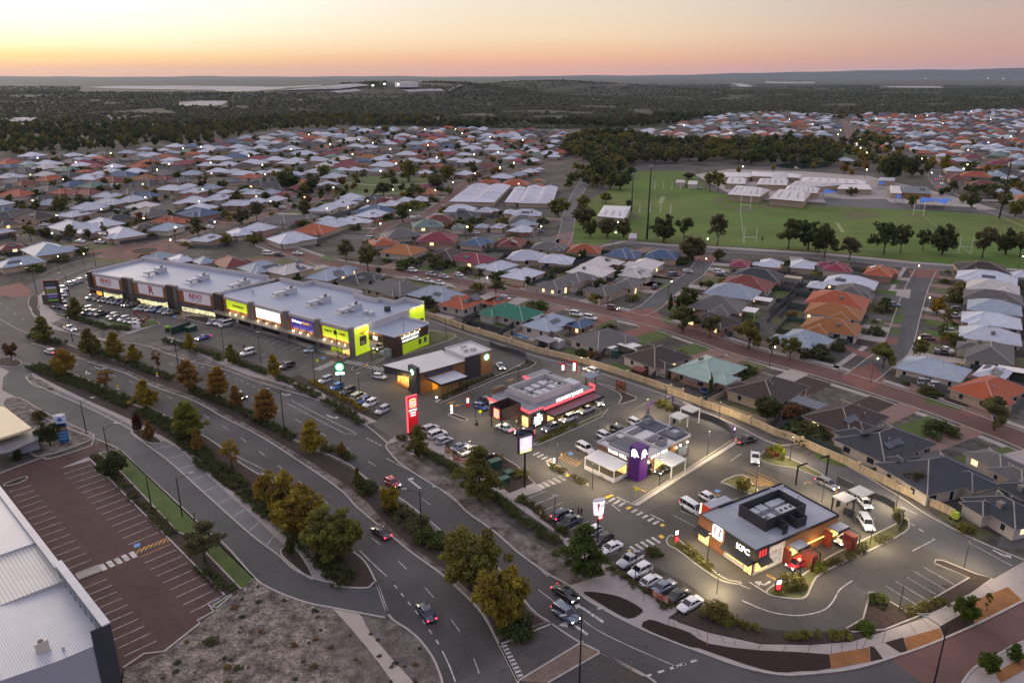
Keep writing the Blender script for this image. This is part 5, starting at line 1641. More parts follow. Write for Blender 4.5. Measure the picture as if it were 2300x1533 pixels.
def bushland():
 g = np.random.default_rng(9)
 N = 210000
 t = g.random(N)
 r_ = 1050*(6200 / 1050)**(t**1.15)
 a = np.radians(g.uniform(-37,37,N))
 x,y = r_*np.sin(a),r_*np.cos(a)
 dens = vnoise(x / 240,y / 160,11)*.6 + vnoise(x / 70,y / 60,12)*.5
 keep = dens > .34
 c = y*CP + CAMH*SP
 u = 1150 + FPX*x / c
 v = 766.5 - FPX*(y*SP - CAMH*CP) / c
 edge = np.interp(u,[0,420,620,1100,1330,1500,1700,1980,2300],[300,300,276,288,290,272,266,268,262])
 hx = np.array([[q['p'].x,q['p'].y] for q in ALLH])
 cells = set()
 for q in hx:
  for ii in (-1,0,1):
   for jj in (-1,0,1):
    cells.add((int(q[0] // 13) + ii,int(q[1] // 13) + jj))
 near = np.array([(int(q // 13),int(w // 13)) in cells for q,w in zip(x,y)])
 keep &= (v < edge) & ~near
 zz = zt(x,y)
 vv = 766.5 - FPX*(y*SP + (zz - CAMH)*CP) / (y*CP - (zz - CAMH)*SP)
 for (u0,u1,v0,v1) in ((180,830,189,208),(740,1000,201,211),(1640,1695,186,197),(1975,2120,193,199),(402,512,227,240),(8,88,265,277),(0,425,278,287),(870,950,175,205)):
  keep &= ~((u > u0) & (u < u1) & (vv > v0) & (vv < v1))
 x,y,r_ = x[keep],y[keep],r_[keep]
 n = len(x)
 z = zt(x,y)
 s = (1.0 + 1.7*g.random(n))*(r_ / 1100)**.3
 big = g.random(n) < .12
 s = np.where(big,s*1.5,s)
 oc = np.array([(1,0,.25),(0,1,.3),(-1,0,.2),(0,-1,.3),(.15,.1,1),(.6,.6,.6),(-.55,.5,.7)],float)
 fc = np.array([(0,5,4),(5,1,4),(1,6,4),(6,2,4),(2,3,4),(3,0,4),(0,1,5),(1,2,6)])
 jit = 1 + .35*g.normal(size=(n,7,1))
 rot = g.random(n)*6.283
 P = oc[None]*jit
 X = P[:,:,0]*np.cos(rot)[:,None] - P[:,:,1]*np.sin(rot)[:,None]
 Y = P[:,:,0]*np.sin(rot)[:,None] + P[:,:,1]*np.cos(rot)[:,None]
 V = np.stack([X*s[:,None] + x[:,None],Y*s[:,None] + y[:,None],P[:,:,2]*s[:,None]*1.05 + z[:,None]],2).reshape(-1,3)
 F_ = (fc[None] + (np.arange(n)*7)[:,None,None]).reshape(-1,3)
 me = np_mesh('bushland',V,F_)
 sh = np.repeat(g.random(n),len(fc)).astype(np.float32)
 me.attributes.new('leaf','FLOAT','FACE').data.foreach_set('value',sh)
 me.materials.append(foliage_mat('bush foliage',False,(.062,.064,.032)))
 ob = link('bushland',me)
 ob['kind'] = 'stuff'
 tag(ob,'dull green bushland stretching to the horizon','bushland')
bushland()
def hedge(s,w_,h,col,label,tile_n=26,group=None,cat='hedge',name='hedge',gap=0.0):
 p = smooth(pts(s),4)
 B = []
 g = random.Random(len(label))
 for q,t_ in along(p,.42):
  if gap and g.random() < gap:
   continue
  for k in range(3 if w_ < 3 else 5):
   o = g.uniform(-.5,.5)*w_
   s_ = g.uniform(.36,.6)
   B.append((q.x - t_.y*o,q.y + t_.x*o,.1 + h*g.uniform(.35,.78),s_,s_,h*.42))
 if not B:
  return
 me = leaf_mesh(name,B,int(len(B)*tile_n),.16,3)
 ob = link(name,me)
 ob.color = (*LEAFC[col],1)
 tag(ob,label,cat,group)
HG = 'low hedges beside the dual carriageway'
hedge('D 190,738 250,752 330,768 420,785',2.6,1.1,'dark','dark hedge at the far left nose of the median strip',group=HG)
hedge('D 600,828 760,885 900,935 1000,975 1120,1015',2.6,1.1,'dark','dark hedge along the median below the first olive street trees',group=HG)
hedge('D 1240,1085 1330,1120 1500,1190 1640,1260',2.4,1.0,'dark','median hedge between the rust coloured street trees',group=HG)
hedge('D 1640,1275 1760,1320 1900,1400',2.2,1.0,'dark','median hedge below the tall double lamp post',group=HG)
hedge('D 2080,1470 H 20,40 110,100',2.2,1.0,'dark','median hedge right of the golden tree by the lone lamp',group=HG)
hedge('D 215,930 300,960 400,1000 520,1040 640,1085 760,1140 850,1180',4.2,.9,'dark','broad dark hedge at the upper left of the southern verge',group=HG)
hedge('D 900,1220 1000,1270 1120,1330 1200,1400',4.0,.9,'dark','broad dark hedge beside the yellow green street tree',group=HG)
hedge('D 1200,1420 1290,1490 G 1330,120 1440,190 1560,280',4.0,.9,'dark','broad dark hedge beside the pale parking strip',group=HG)
hedge('G 1590,300 1680,380 1760,440 1860,520 1960,610 2060,690',4.2,.9,'dark','dark hedge under the three big golden trees',group=HG)
hedge('G 2060,700 2130,780 2200,850 H 30,870 120,880',4.5,1.0,'dark','dark hedge at the pointed lower end of the southern verge',group=HG)
for s,lb in (('D 440,610 520,632 600,655 690,690','left'),('D 720,680 790,690 840,700','right')):
 hedge(s,2.4,1.1,'dark','low hedge in front of the gym car park, %s of two' % lb,group=HG)
for s,lb in (('D 1060,765 1150,790 1230,815','beside the green bin enclosure'),('D 1260,825 1360,855 1430,895','left of the second shop footpath tree'),('D 1530,910 1640,950 1740,985','between two footpath trees outside the empty bays'),('D 1790,1010 1890,1045','beside the golden footpath tree nearest the crossing'),('D 1910,1060 2060,1130','just left of the round green pylon sign'),('D 2090,1155 2200,1205 2290,1255','in front of the coffee shop parked cars'),('E 20,1215 130,1270 190,1305','at the driveway corner opposite the red pylon')):
 hedge(s,2.3,1.1,'dark','clipped footpath hedge ' + lb,group=HG)
for s,lb in (('H 590,55 700,110 820,190','left of the green cabinets'),('H 1000,310 1080,370 1190,470','below the green cabinets'),('H 1215,490 1300,550 1450,640','nearest the bucket sign')):
 hedge(s,2.2,1.0,'green','clipped verge hedge ' + lb,group=HG)
hedge('E 420,1390 470,1410',2.0,.9,'dark','short hedge at the foot of the red pylon sign',group=HG)
hedge('G 620,70 760,220 900,370 1060,520 1120,580',2.0,.5,'dull','row of low tufted shrubs beside the lawn strip, upper part',gap=.45,group='low planting',name='low_planting',cat='planting')
hedge('G 1290,790 1390,870 1480,940 1530,930',2.0,.5,'green','row of low shrubs at the lower end of the lawn strip',gap=.35,group='low planting',name='low_planting',cat='planting')
for s,c,lb in (('I 350,1080 480,1160 600,1210','olive','long yellow green planting below the white parked car'),('I 770,1240 900,1235 1050,1240 1180,1225','olive','low green planting along the bottom curve'),('I 1540,1085 1650,1050 1780,1000','olive','planting along the lower edge of the five empty bays'),('I 700,960 800,920 880,900','olive','planting round the small red menu sign'),('I 1000,790 1150,730 1300,650 1420,590','dull','planting strip below the order windows'),('I 1480,420 1500,500 1540,500','dull','planting at the tip of the chicken restaurant lane'),('I 90,650 200,740 290,800','olive','planting in front of the chicken restaurant entrance'),('l 230,950 400,1050 600,1150 800,1260','gold','yellow tufts in front of the coffee shop parked cars'),('n 160,900 240,950 320,970','dull','small planting by the disabled bay of the purple restaurant'),('n 390,1030 470,1070 540,1095','dull','small planting in front of the purple restaurant patio'),('H 1780,800 1900,880 2050,970 2160,1050','dull','grassy planting behind the row of white cars'),('m 1650,1120 1850,1020 2050,930','olive','thin planting along the burger restaurant drive through'),('m 660,670 900,550 1200,430','dull','thin planting strip behind the coffee shop drive through'),('H 1180,350 1290,400 1400,500','dull','sparse planting beside the footpath railing'),('H 440,410 520,500 600,560','green','shrubs on the median near the second lamp post'),('H 600,590 680,640 740,690','green','shrubs on the median left of the biggest olive tree')):
 hedge(s,1.6,.65,c,lb,gap=.3,group='low planting',name='low_planting',cat='planting')
for t_,x,y,h,c,w_ in (('I',300,1100,2.2,'olive',1.2),('I',370,1130,1.4,'olive',1.3),('I',1360,1020,1.6,'green',1.2),('I',1280,1190,1.2,'bright',1.6),('I',800,900,1.9,'olive',1.4),('I',960,800,1.8,'ygreen',1.1),('H',1190,1190,2.2,'dark',1.6),('H',210,300,2.2,'dark',1.3),('H',380,430,1.8,'dark',1.4),('H',455,470,1.8,'dull',1.4),('H',540,520,1.9,'dull',1.6),('H',610,600,2.0,'green',1.5),('H',690,650,1.9,'green',1.4),('I',700,70,2.6,'ygreen',1.0),('H',1470,560,1.2,'bright',1.2),('H',1215,350,1.0,'bright',1.3),('F',930,850,3.2,'dark',2.2),('F',1330,710,2.0,'dark',2.0),('F',1690,1110,1.4,'green',2.4),('r',1490,100,3.0,'green',1.6),('F',880,1380,3.0,'green',2.0),('r',920,370,2.0,'bright',1.6),('H',2060,700,1.2,'green',1.5),('G',1370,1270,.7,'dull',1.8),('G',1540,1440,.5,'dull',1.6),('G',1900,1290,.4,'brown',1.6),('n',1330,280,1.6,'olive',1.5),('n',1410,320,1.2,'olive',1.5),('H',1060,100,1.6,'brown',1.1),('H',1210,200,1.4,'olive',1.6),('k',490,460,1.5,'ygreen',1.5),('k',1000,310,1.5,'green',1.5),('k',1320,350,2,'ygreen',1.2),('k',1420,370,2.2,'bright',1.5)):
 tree('bush',at(t_,x,y),h,c,w_,None,'shrubs')
rs_ = random.Random(17)
gs = []
for i,(h,t) in enumerate(NEARH):
 dcam = math.hypot(h['p'].y,CAMH)
 for k in range(3 if dcam < 300 else 4):
  a = rs_.random()*6.283
  rr_ = (h['L'] + h['W'])*.25 + rs_.uniform(2.5,6)
  p = h['p'] + Vector((math.cos(a)*rr_,math.sin(a)*rr_,0))
  if near_road(p)[0] < 6 or not clear_of(p,8.5,ALLH) or p.y < 128 + max(0,-p.x*.9) and p.x > -60 and False:
   continue
  u,v = pix(p)
  if inpoly(p,lot):
   continue
  hh = rs_.choice((1.0,1.6,2.2,3.0))
  c = rs_.choice(('dark','dull','olive','green','green','brown'))
  if dcam < 330:
   tree('bush',p,hh,c,1.3,None,'garden shrubs')
  else:
   gs.append((p,hh,c,'bush',1.5))
tag(merge_trees('garden_shrubs',gs,1,None),'small garden shrubs between the houses of the middle estate','shrubs')
wd = []
bl_ = pts('G 1000,1420 1100,1335 1300,1160 1480,1000 1650,890 1850,985 2130,1060 2300,1090 H 330,1130 560,1280 660,1450 P 980,1640 400,1640')
for i in range(260):
 p = Vector((rs_.uniform(-52,6),rs_.uniform(70,118),0))
 if inpoly(p,bl_):
  wd.append((p,rs_.uniform(.1,.32),rs_.choice(('dull','brown','grey','grey')),'bush',rs_.uniform(1.2,2.6)))
tag(merge_trees('dry_weeds',wd,1,None),'dry weeds scattered over the bare sandy lot','weeds')
# - commercial buildings
LANDMARKS += [((930,940),'the red pylon sign'),((765,830),'the round green pylon sign'),((1345,1160),'the bucket sign'),((115,655),'the tall tenant pylon'),((320,690),'the red ribbon sculpture'),((410,740),'the green bin enclosure'),((1180,1000),'the lilac pylon sign'),((1180,1075),'the green cabinets'),((140,960),'the blue fuel sign'),((60,1280),'the white warehouse'),((2060,1330),'the five empty bays')]
def lamp_light(parent,loc,energy,col=(1,.78,.45),size=.5,kind='POINT',spot=None):
 ld = bpy.data.lights.new('lamp_light',kind)
 ld.energy = energy*3.0
 ld.color = col
 if kind == 'AREA':
  ld.size = size
 else:
  ld.shadow_soft_size = size
 if kind == 'SPOT':
  ld.spot_size = R(spot or 140)
  ld.spot_blend = 1.0
 o = bpy.data.objects.new('lamp_light',ld)
 COL.objects.link(o)
 if parent is not None:
  o.parent = parent
 o.location = loc
 return o
class XMB(MB):
 def xf(s,ox,oy,a):
  c,n = math.cos(a),math.sin(a)
  s.v = [(ox + x*c - y*n,oy + x*n + y*c,z) for x,y,z in s.v]
  return s
roof_white = mat('white membrane roof',(.50,.48,.48),.6,var=.06,scale=.15,fine=.05)
roof_blue = mat('pale metal roof',(.25,.29,.38),.5,var=.06,scale=.12,stripes=('X',1.2,.05),fine=.04,spec=.5)
parapet_m = mat('parapet',(.44,.435,.44),.7,var=.06,scale=.2)
timber = mat('timber cladding',(.27,.11,.045),.65,var=.12,scale=.6,stripes=('X',3.0,.14))
timber_h = mat('warm brick cladding',(.31,.15,.055),.75,var=.1,scale=.8,brick=(.6,.16,.02,.75))
darkclad = mat('dark cladding',(.045,.042,.046),.6,var=.08,stripes=('X',1.6,.15))
blackclad = mat('black cladding',(.022,.022,.026),.55,var=.05,stripes=('Y',2.4,.2))
brownclad = mat('brown cladding',(.055,.030,.024),.6,var=.1,stripes=('X',2,.12))
greywall = mat('grey render',(.14,.135,.13),.75,var=.06)
unit_m = mat('air unit',(.42,.43,.45),.5,var=.08,scale=1.5)
fan_m = mat('fan grille',(.03,.03,.035),.6)
lit_shop = mat('lit shopfront',(.5,.48,.38),.4,var=.45,scale=.9,fine=.5,fscale=2.2,emit=(.95,.90,.60),estr=.75)
lit_warm = mat('lit interior',(.5,.35,.15),.4,var=.45,scale=.9,fine=.4,fscale=2.5,emit=(1.0,.60,.20),estr=1.25)
lit_warm_pale = mat('lit interior pale',(.5,.4,.22),.4,var=.4,scale=.9,fine=.4,fscale=2.5,emit=(1.0,.74,.38),estr=1.15)
for m_ in (lit_shop,lit_warm,lit_warm_pale):
 nt = m_.node_tree
 b_ = nt.nodes['Principled BSDF']
 src = b_.inputs['Base Color'].links[0].from_socket
 e_ = nt.nodes.new('ShaderNodeMix')
 e_.data_type = 'RGBA'
 e_.blend_type = 'MULTIPLY'
 e_.inputs[0].default_value = 1
 e_.inputs[6].default_value = tuple(b_.inputs['Emission Color'].default_value)
 sc_ = nt.nodes.new('ShaderNodeMix')
 sc_.data_type = 'RGBA'
 sc_.blend_type = 'MULTIPLY'
 sc_.inputs[0].default_value = 1
 sc_.inputs[7].default_value = (2.2,2.2,2.2,1)
 nt.links.new(src,sc_.inputs[6])
 nt.links.new(sc_.outputs[2],e_.inputs[7])
 nt.links.new(e_.outputs[2],b_.inputs['Emission Color'])
white_sign = mat('white sign face',(.78,.76,.75),.5,var=.02,fine=0)
white_lit = glow('white lit sign',(1.0,.95,.86),1.0)
lime_sign = mat('lime sign face',(.36,.50,.02),.5,var=.03,fine=0,emit=(.42,.62,.02),estr=.25)
lime_lit = mat('lime lit sign',(.45,.6,.03),.5,var=0,fine=0,emit=(.58,.74,.02),estr=.55)
blue_sign = mat('blue sign face',(.045,.035,.26),.5,var=.05,emit=(.08,.05,.42),estr=.3)
red_paint = mat('red lettering',(.42,.012,.03),.5,var=0,fine=0)
grey_text = mat('grey lettering',(.36,.34,.36),.5,var=0,fine=0)
dark_text = mat('dark lettering',(.03,.03,.02),.5,var=0,fine=0)
white_glow = glow('white glow',(1,.98,.92),1.9)
cool_glow = glow('cool white glow',(.86,1.0,.93),2.2)
green_glow = glow('green glow',(.02,.42,.16),1.1)
red_glow = glow('red glow',(1.0,.04,.06),1.15)
pink_glow = glow('red neon',(1.0,.10,.13),1.3)
yellow_glow = glow('yellow glow',(1.0,.50,.03),1.0)
warm_glow = glow('warm glow',(1.0,.72,.36),5.0)
orange_strip = glow('orange strip light',(1.0,.50,.14),3.2)
spot_glow = glow('spot lamp',(1.0,.86,.62),14.0)
lilac_glow = glow('lilac glow',(.78,.60,.86),.9)
purple_paint = mat('purple panel',(.075,.016,.155),.55,var=.08,scale=.6)
def disc_y(mb,x,y,z,r,mi=0,n=28):
 """disc facing -y"""
 mb.add([(x + r*math.cos(2*math.pi*k / n),y,z + r*math.sin(2*math.pi*k / n)) for k in range(n)],[tuple(range(n))],mi)
def disc_x(mb,x,y,z,r,mi=0,n=28):
 """disc facing -x"""
 mb.add([(x,y - r*math.cos(2*math.pi*k / n),z + r*math.sin(2*math.pi*k / n)) for k in range(n)],[tuple(range(n))],mi)
def rounded(w,h,r,n=6):
 out = []
 for cx,cy,a0 in ((w / 2 - r,h / 2 - r,0),(-w / 2 + r,h / 2 - r,90),(-w / 2 + r,-h / 2 + r,180),(w / 2 - r,-h / 2 + r,270)):
  for k in range(n + 1):
   a = R(a0 + 90*k / n)
   out.append((cx + r*math.cos(a),cy + r*math.sin(a)))
 return out
def plate(name,parent,m,outline,loc,face,th=.06):
 """outline in (across, up); face 'y' looks to -y, 'x' looks to -x"""
 mb = MB()
 n = len(outline)
 F_ = (lambda a,b,d: (a,-d,b)) if face == 'y' else (lambda a,b,d: (-d,-a,b))
 vs = [F_(a,b,th) for a,b in outline] + [F_(a,b,0) for a,b in outline]
 fs = [tuple(range(n))] + [(i,n + i,n + (i + 1) % n,(i + 1) % n) for i in range(n)]
 mb.add(vs,fs)
 return mb.obj(name,m,parent,loc)
# - the long shop building: two straight runs meeting at an angle
A1,B1,C1 = Vector((-157.33,276.60,0)),Vector((-99.55,247.32,0)),Vector((-46.10,209.55,0))
shop = thing('shop_building','long low shop building with lit shopfronts and pale roof facing the dual carriageway','shop building',B1)
a1,a2 = math.atan2(B1.y - A1.y,B1.x - A1.x),math.atan2(C1.y - B1.y,C1.x - B1.x)
L1,L2 = (B1 - A1).length,(C1 - B1).length
O1 = A1 - B1
def s1(mb,name,m):
 return mb.xf(O1.x,O1.y,a1).obj(name,m,shop)
def s2(mb,name,m):
 return mb.xf(0,0,a2).obj(name,m,shop)
D1 = 23.6
s1(XMB().box(0,L1,0,D1,0,7.9),'wall',[greywall])
s1(XMB().box(.3,L1 - .02,.3,D1 - .3,7.9,8.0),'roof',[roof_blue])
mb = XMB()
mb.box(0,L1,-.25,.3,7.6,8.5)
mb.box(0,.3,.3,D1,7.9,9.0)
mb.box(0,L1 + 1.5,D1 - .3,D1,7.9,9.5)
s1(mb,'parapet',[parapet_m])
mb = XMB()
mb.prism([(.0,0),(L2,0),(L2,31),(57.5,31),(57.5,26),(51,26),(51,24.5),(40.5,24.5),(40.5,28.2),(16,28.2),(16,24.2),(3,24.2)],0,7.9)
s2(mb,'wall',[greywall])
mb = XMB()
mb.prism([(.3,.3),(L2 - .3,.3),(L2 - .3,30.7),(57.8,30.7),(57.8,25.7),(51.3,25.7),(51.3,24.2),(40.8,24.2),(40.8,27.9),(16.3,27.9),(16.3,23.9),(3.2,23.9)],7.9,8.02)
s2(mb,'roof',[roof_blue])
mb = XMB()
mb.box(-.1,L2,-.25,.3,7.6,8.5)
for x0,y0,x1,y1 in ((3,24.2,16,24.2),(16,24.2,16,28.2),(16,28.2,40.5,28.2),(40.5,28.2,40.5,24.5),(40.5,24.5,51,24.5),(51,24.5,51,26),(51,26,57.5,26),(57.5,26,57.5,31),(57.5,31,L2,31)):
 if x0 == x1:
  mb.box(x0 - .15,x0 + .15,min(y0,y1) - .13,max(y0,y1) + .13,7.9,9.52)
 else:
  mb.box(min(x0,x1),max(x0,x1),y0 - .14,y0 + .14,7.9,9.5)
mb.box(.05,.5,.3,24.2,7.95,8.75)
mb.box(L2 - .3,L2 + .02,.3,31,7.9,8.6)
s2(mb,'parapet',[parapet_m])
def pier(seg,x0,x1,m,d=1.0,z=8.9):
 mb = XMB().box(x0,x1,-d,.4,0,z)
 (s1 if seg == 1 else s2)(mb,'pier',[m])
for seg,x0,x1,m_ in ((1,-.2,1.6,brownclad),(1,18.8,20.2,darkclad),(1,22.2,23.6,greywall),(1,20.2,22.2,brownclad),(1,41.6,43.2,darkclad),(1,45.4,46.6,greywall),(1,43.2,45.4,brownclad),(1,64.4,65.6,darkclad),(2,.9,4.2,brownclad),(2,18.6,20.2,greywall),(2,35.6,37.2,greywall),(2,50.2,51.6,greywall),(2,64.6,65.6,greywall)):
 pier(seg,x0,x1,m_)
for seg,x0,x1 in ((1,1.6,18.8),(1,23.6,41.6),(1,46.6,64.4),(2,4.2,18.6),(2,20.2,35.6),(2,37.2,50.2),(2,51.6,64.6)):
 (s1 if seg == 1 else s2)(XMB().box(x0,x1,-.32,0,3.2,7.6),'cladding',[timber])
def sgn(seg,x0,x1,z0,z1,m,y=-.45):
 return (s1 if seg == 1 else s2)(XMB().box(x0,x1,y,-.32,z0,z1),'sign_panel',[m])
sgn(1,3.7,16.5,3.95,7.45,white_sign)
sgn(1,26.7,39.3,3.95,7.45,white_sign)
sgn(1,49.7,62.3,3.95,7.45,white_sign)
sgn(2,6.1,16.8,4.5,7.5,lime_lit)
sgn(2,21.5,33.4,4.3,7.45,white_lit)
sgn(2,38.7,48.9,4.2,7.45,blue_sign)
sgn(2,52.9,63.8,4.2,7.35,lime_lit)
def stext(seg,body,size,m,x,z,y=-.48,bold=True,sx=1.0):
 o,a = (O1,a1) if seg == 1 else (Vector((0,0,0)),a2)
 q = Vector((o.x + x*math.cos(a) - y*math.sin(a),o.y + x*math.sin(a) + y*math.cos(a),z))
 return text('lettering',body,size,m,shop,q,90,math.degrees(a),.03,bold,sx)
for x in (9.2,55.4):
 stext(1,'REVO',2.35,red_paint,x,6.2,sx=1.05)
 stext(1,'FITNESS',1.15,grey_text,x + .1,4.75,bold=False,sx=1.4)
stext(1,'R',4.2,red_paint,33.2,5.7)
stext(2,'OPTIMUM NUT',.95,dark_text,12.4,6.0,sx=.95)
stext(2,'Battery',1.05,white_glow,42.0,6.45)
stext(2,'World',1.05,yellow_glow,45.4,6.45)
stext(2,'THIRSTY',.95,dark_text,55.4,6.15)
stext(2,'CAMEL',.95,red_paint,61.3,6.15)
mb = XMB()
disc_y(mb,58.5,-.50,6.2,.75)
s2(mb,'emblem',[dark_text])
mb = XMB()
disc_y(mb,39.6,-.50,6.5,.42)
mb.box(39.3,40.0,-.5,-.46,6.1,6.3)
s2(mb,'emblem',[white_glow])
for z in (6.9,6.62,6.34,6.06):
 s2(XMB().box(47.1,48.5,-.5,-.46,z - .08,z + .08),'lettering',[grey_text])
for seg,x0,x1,m_ in ((1,2.4,5.2,lit_warm),(1,6.4,16.6,lit_shop),(1,24.6,40.8,lit_shop),(1,47.4,63.8,lit_shop)):
 n = max(1,int((x1 - x0) / 2.4))
 for i in range(n):
  a,b = x0 + (x1 - x0)*i / n + .06,x0 + (x1 - x0)*(i + 1) / n - .06
  (s1 if seg == 1 else s2)(XMB().box(a,b,-.12,0,.15,2.85),'shop_window',[m_])
for x0,x1,m_ in ((9.5,11,white_sign),(11.2,17.5,dark_glass),(23,32,dark_glass),(40,48.6,dark_glass),(55.6,60.4,lime_sign),(60.6,64.4,lit_warm_pale)):
 n = max(1,int((x1 - x0) / 2.2))
 for i in range(n):
  a,b = x0 + (x1 - x0)*i / n + .06,x0 + (x1 - x0)*(i + 1) / n - .06
  s2(XMB().box(a,b,-.12,0,.1,2.7),'shop_window',[m_])
mb = XMB()
for x0,x1 in ((1.4,19.4),(23.0,42.2),(46.2,65.0)):
 mb.box(x0,x1,-3.2,-.05,3.0,3.28)
s1(mb,'canopy',[darkclad])
mb = XMB().box(.8,65.4,-3.3,-.05,2.98,3.25)
s2(mb,'canopy',[mat('canopy deck',(.20,.17,.14),.6,var=.1)])
for seg,xs in ((1,()),(2,(8.6,11.5,15.2,23,27.4,31.8,40.2,43.4,47.0,54.2,57.4,60.4,63.0))):
 o,a = (O1,a1) if seg == 1 else (Vector((0,0,0)),a2)
 for x in xs:
  y = -1.15
  q = Vector((o.x + x*math.cos(a) - y*math.sin(a),o.y + x*math.sin(a) + y*math.cos(a),3.55))
  lamp = MB().box(-.12,.12,-.12,.12,-.26,.06).obj('spot_lamp',spot_glow if x in (11.5,43.4,40.2,54.2) else warm_glow,shop,q)
  lamp_light(shop,q + Vector((0,0,.35)),26,(1,.80,.50),.2)
for seg,x,y in ((1,22.3,10.8),(1,45.4,9.9),(1,64.0,11.2),(2,18.9,13.4),(2,36.3,12.9),(2,50.8,12.6)):
 mb = XMB()
 mb.box(x - 1.2,x + 1.2,y + .6,y + 4.4,8.02,10.0)
 mb.box(x - 1.7,x + 1.7,y - 4.4,y - 3.6,8.02,8.2)
 mb.box(x - 1.1,x - .1,y - 4.2,y + .6,8.9,9.5)
 mb.box(x + .1,x + 1.1,y - 4.6,y + .6,9.0,9.6)
 mb.box(x - .9,x - .4,y - 2.6,y - 2.2,8.02,8.9)
 mb.box(x + 1.2,x + 1.9,y - .6,y + .6,8.6,9.0)
 mb.box(x - 2.2,x + 2.2,y - 5.0,y - 2.4,8.02,8.09)
 ac = (s1 if seg == 1 else s2)(mb,'roof_plant',[unit_m])
 f = XMB().cyl(x - .5,y + 3.6,10.0,10.25,.5,12).cyl(x + .5,y + 2.4,10.0,10.25,.5,12)
 f.xf((O1.x if seg == 1 else 0),(O1.y if seg == 1 else 0),a1 if seg == 1 else a2).obj('fan',fan_m,ac)
s2(XMB().cyl(8.5,8.5,8.0,9.6,.35,10).box(7.9,9.1,7.9,9.1,8.02,8.1),'vent',[unit_m])
s2(XMB().box(56,57.6,13,14.6,8.02,9.1).box(58.2,59.8,13.2,14.8,8.02,9.1),'roof_unit',[unit_m])
s2(XMB().box(59.6,61,19,20.4,8.02,9.6),'vent',[darkclad])
s2(XMB().box(49.5,61,10.8,11.0,8.02,8.16).box(60,62,9.5,10.5,8.02,8.12),'roof_flashing',[parapet_m])
q = XMB().box(L2,L2 + .08,.35,6.3,.05,8.3)
s2(q,'end_panel',[lime_lit])
q = XMB().box(L2 + .02,L2 + .10,24.0,31.0,0,8.3)
s2(q,'end_panel',[lime_lit])
s2(XMB().box(L2,L2 + .06,6.3,24,0,8.55),'end_wall',[parapet_m])
s2(XMB().box(L2 + .08,L2 + .13,2.4,5.0,2.6,5.4),'poster',[mat('dark poster',(.05,.055,.045),.5,var=.3,scale=2)])
s2(XMB().box(L2 + .10,L2 + .15,28.2,30.4,0,4.2),'poster',[MATS['dark poster']])
def etext(body,size,m,y,z,x=L2 + .14,bold=True):
 q = Vector((x*math.cos(a2) - y*math.sin(a2),x*math.sin(a2) + y*math.cos(a2),z))
 return text('lettering',body,size,m,shop,q,90,math.degrees(a2) + 90,.02,bold)
etext('THIRSTY',.62,red_paint,3.6,6.55)
etext('CAMEL',.62,red_paint,3.6,5.95)
etext('QUICK',.5,white_sign,3.7,3.6)
etext('AT HERE',.42,white_sign,3.7,3.05)
for y in (2.2,4.8,26.2,29.4):
 x = L2 + .75
 q = Vector((x*math.cos(a2) - y*math.sin(a2),x*math.sin(a2) + y*math.cos(a2),8.35))
 MB().box(-.14,.14,-.14,.14,-.1,.1).obj('spot_lamp',warm_glow,shop,q)
 lamp_light(shop,q + Vector((0,0,-.3)),55,(1,.9,.55),.2)
BX0,BX1,BY0,BY1,BH = L2,L2 + 10.6,6.0,20.8,6.3
s2(XMB().box(BX0 + .1,BX1,BY0 + 9,BY1,0,BH),'annex_wall',[brownclad])
s2(XMB().box(BX1 - 4.6,BX1,BY0,BY0 + 9,0,BH),'annex_wall',[brownclad])
s2(XMB().box(BX0 + .1,BX1 - 4.6,BY0,BY0 + .35,3.6,BH),'annex_fascia',[timber])
s2(XMB().box(BX0 + .1,BX1 - 4.6,BY0 + .35,BY0 + 9,BH - .5,BH),'annex_ceiling',[white_paint])
s2(XMB().box(BX0 - .1,BX1 + .15,BY0 - .1,BY1 + .1,BH,BH + .1),'annex_roof',[roof_blue])
s2(XMB().box(BX0,BX1 + .2,BY1 - .1,BY1 + .2,BH,BH + .9),'parapet',[parapet_m])
s2(XMB().box(BX0 + .12,BX1 - 4.62,BY0 + 8.8,BY0 + 8.98,0,BH - .6),'bottle_shelves',[lit_warm_pale])
s2(XMB().box(BX0 + .6,BX1 - 5.0,BY0 - .1,BY0,4.0,5.5),'sign_panel',[MATS['dark poster']])
q = Vector((68.4*math.cos(a2) - 5.86*math.sin(a2),68.4*math.sin(a2) + 5.86*math.cos(a2),4.95))
text('lettering','DRIVE',.72,white_glow,shop,q,90,math.degrees(a2),.02,True)
q = Vector((68.4*math.cos(a2) - 5.86*math.sin(a2),68.4*math.sin(a2) + 5.86*math.cos(a2),4.35))
text('lettering','THRU',.72,white_glow,shop,q,90,math.degrees(a2),.02,True)
x = BX1 + .06
s2(XMB().box(BX1,BX1 + .05,BY0 + 2.6,BY0 + 10.8,3.3,5.9),'sign_panel',[MATS['dark poster']])
etext('LOWEST LIQUOR',.95,white_glow,BY0 + 6.7,5.15,BX1 + .08)
etext('PRICES EVERYDAY',.86,white_glow,BY0 + 6.7,4.05,BX1 + .08)
s2(XMB().box(BX1,BX1 + .05,BY0 + 3.2,BY1,.1,3.28),'end_panel',[lime_sign])
for y in (BY0 + 10.2,BY0 + 12.6):
 s2(XMB().box(BX1 + .05,BX1 + .1,y,y + 1.1,1.3,2.9),'poster',[MATS['dark poster']])
for y in (BY0 + 3.4,BY0 + 5.6,BY0 + 7.8,BY0 + 10.0):
 xx = BX1 + .8
 q = Vector((xx*math.cos(a2) - y*math.sin(a2),xx*math.sin(a2) + y*math.cos(a2),6.25))
 MB().box(-.12,.12,-.12,.12,-.1,.08).obj('spot_lamp',warm_glow,shop,q)
 lamp_light(shop,q + Vector((0,0,-.25)),34,(1,.75,.42),.2)
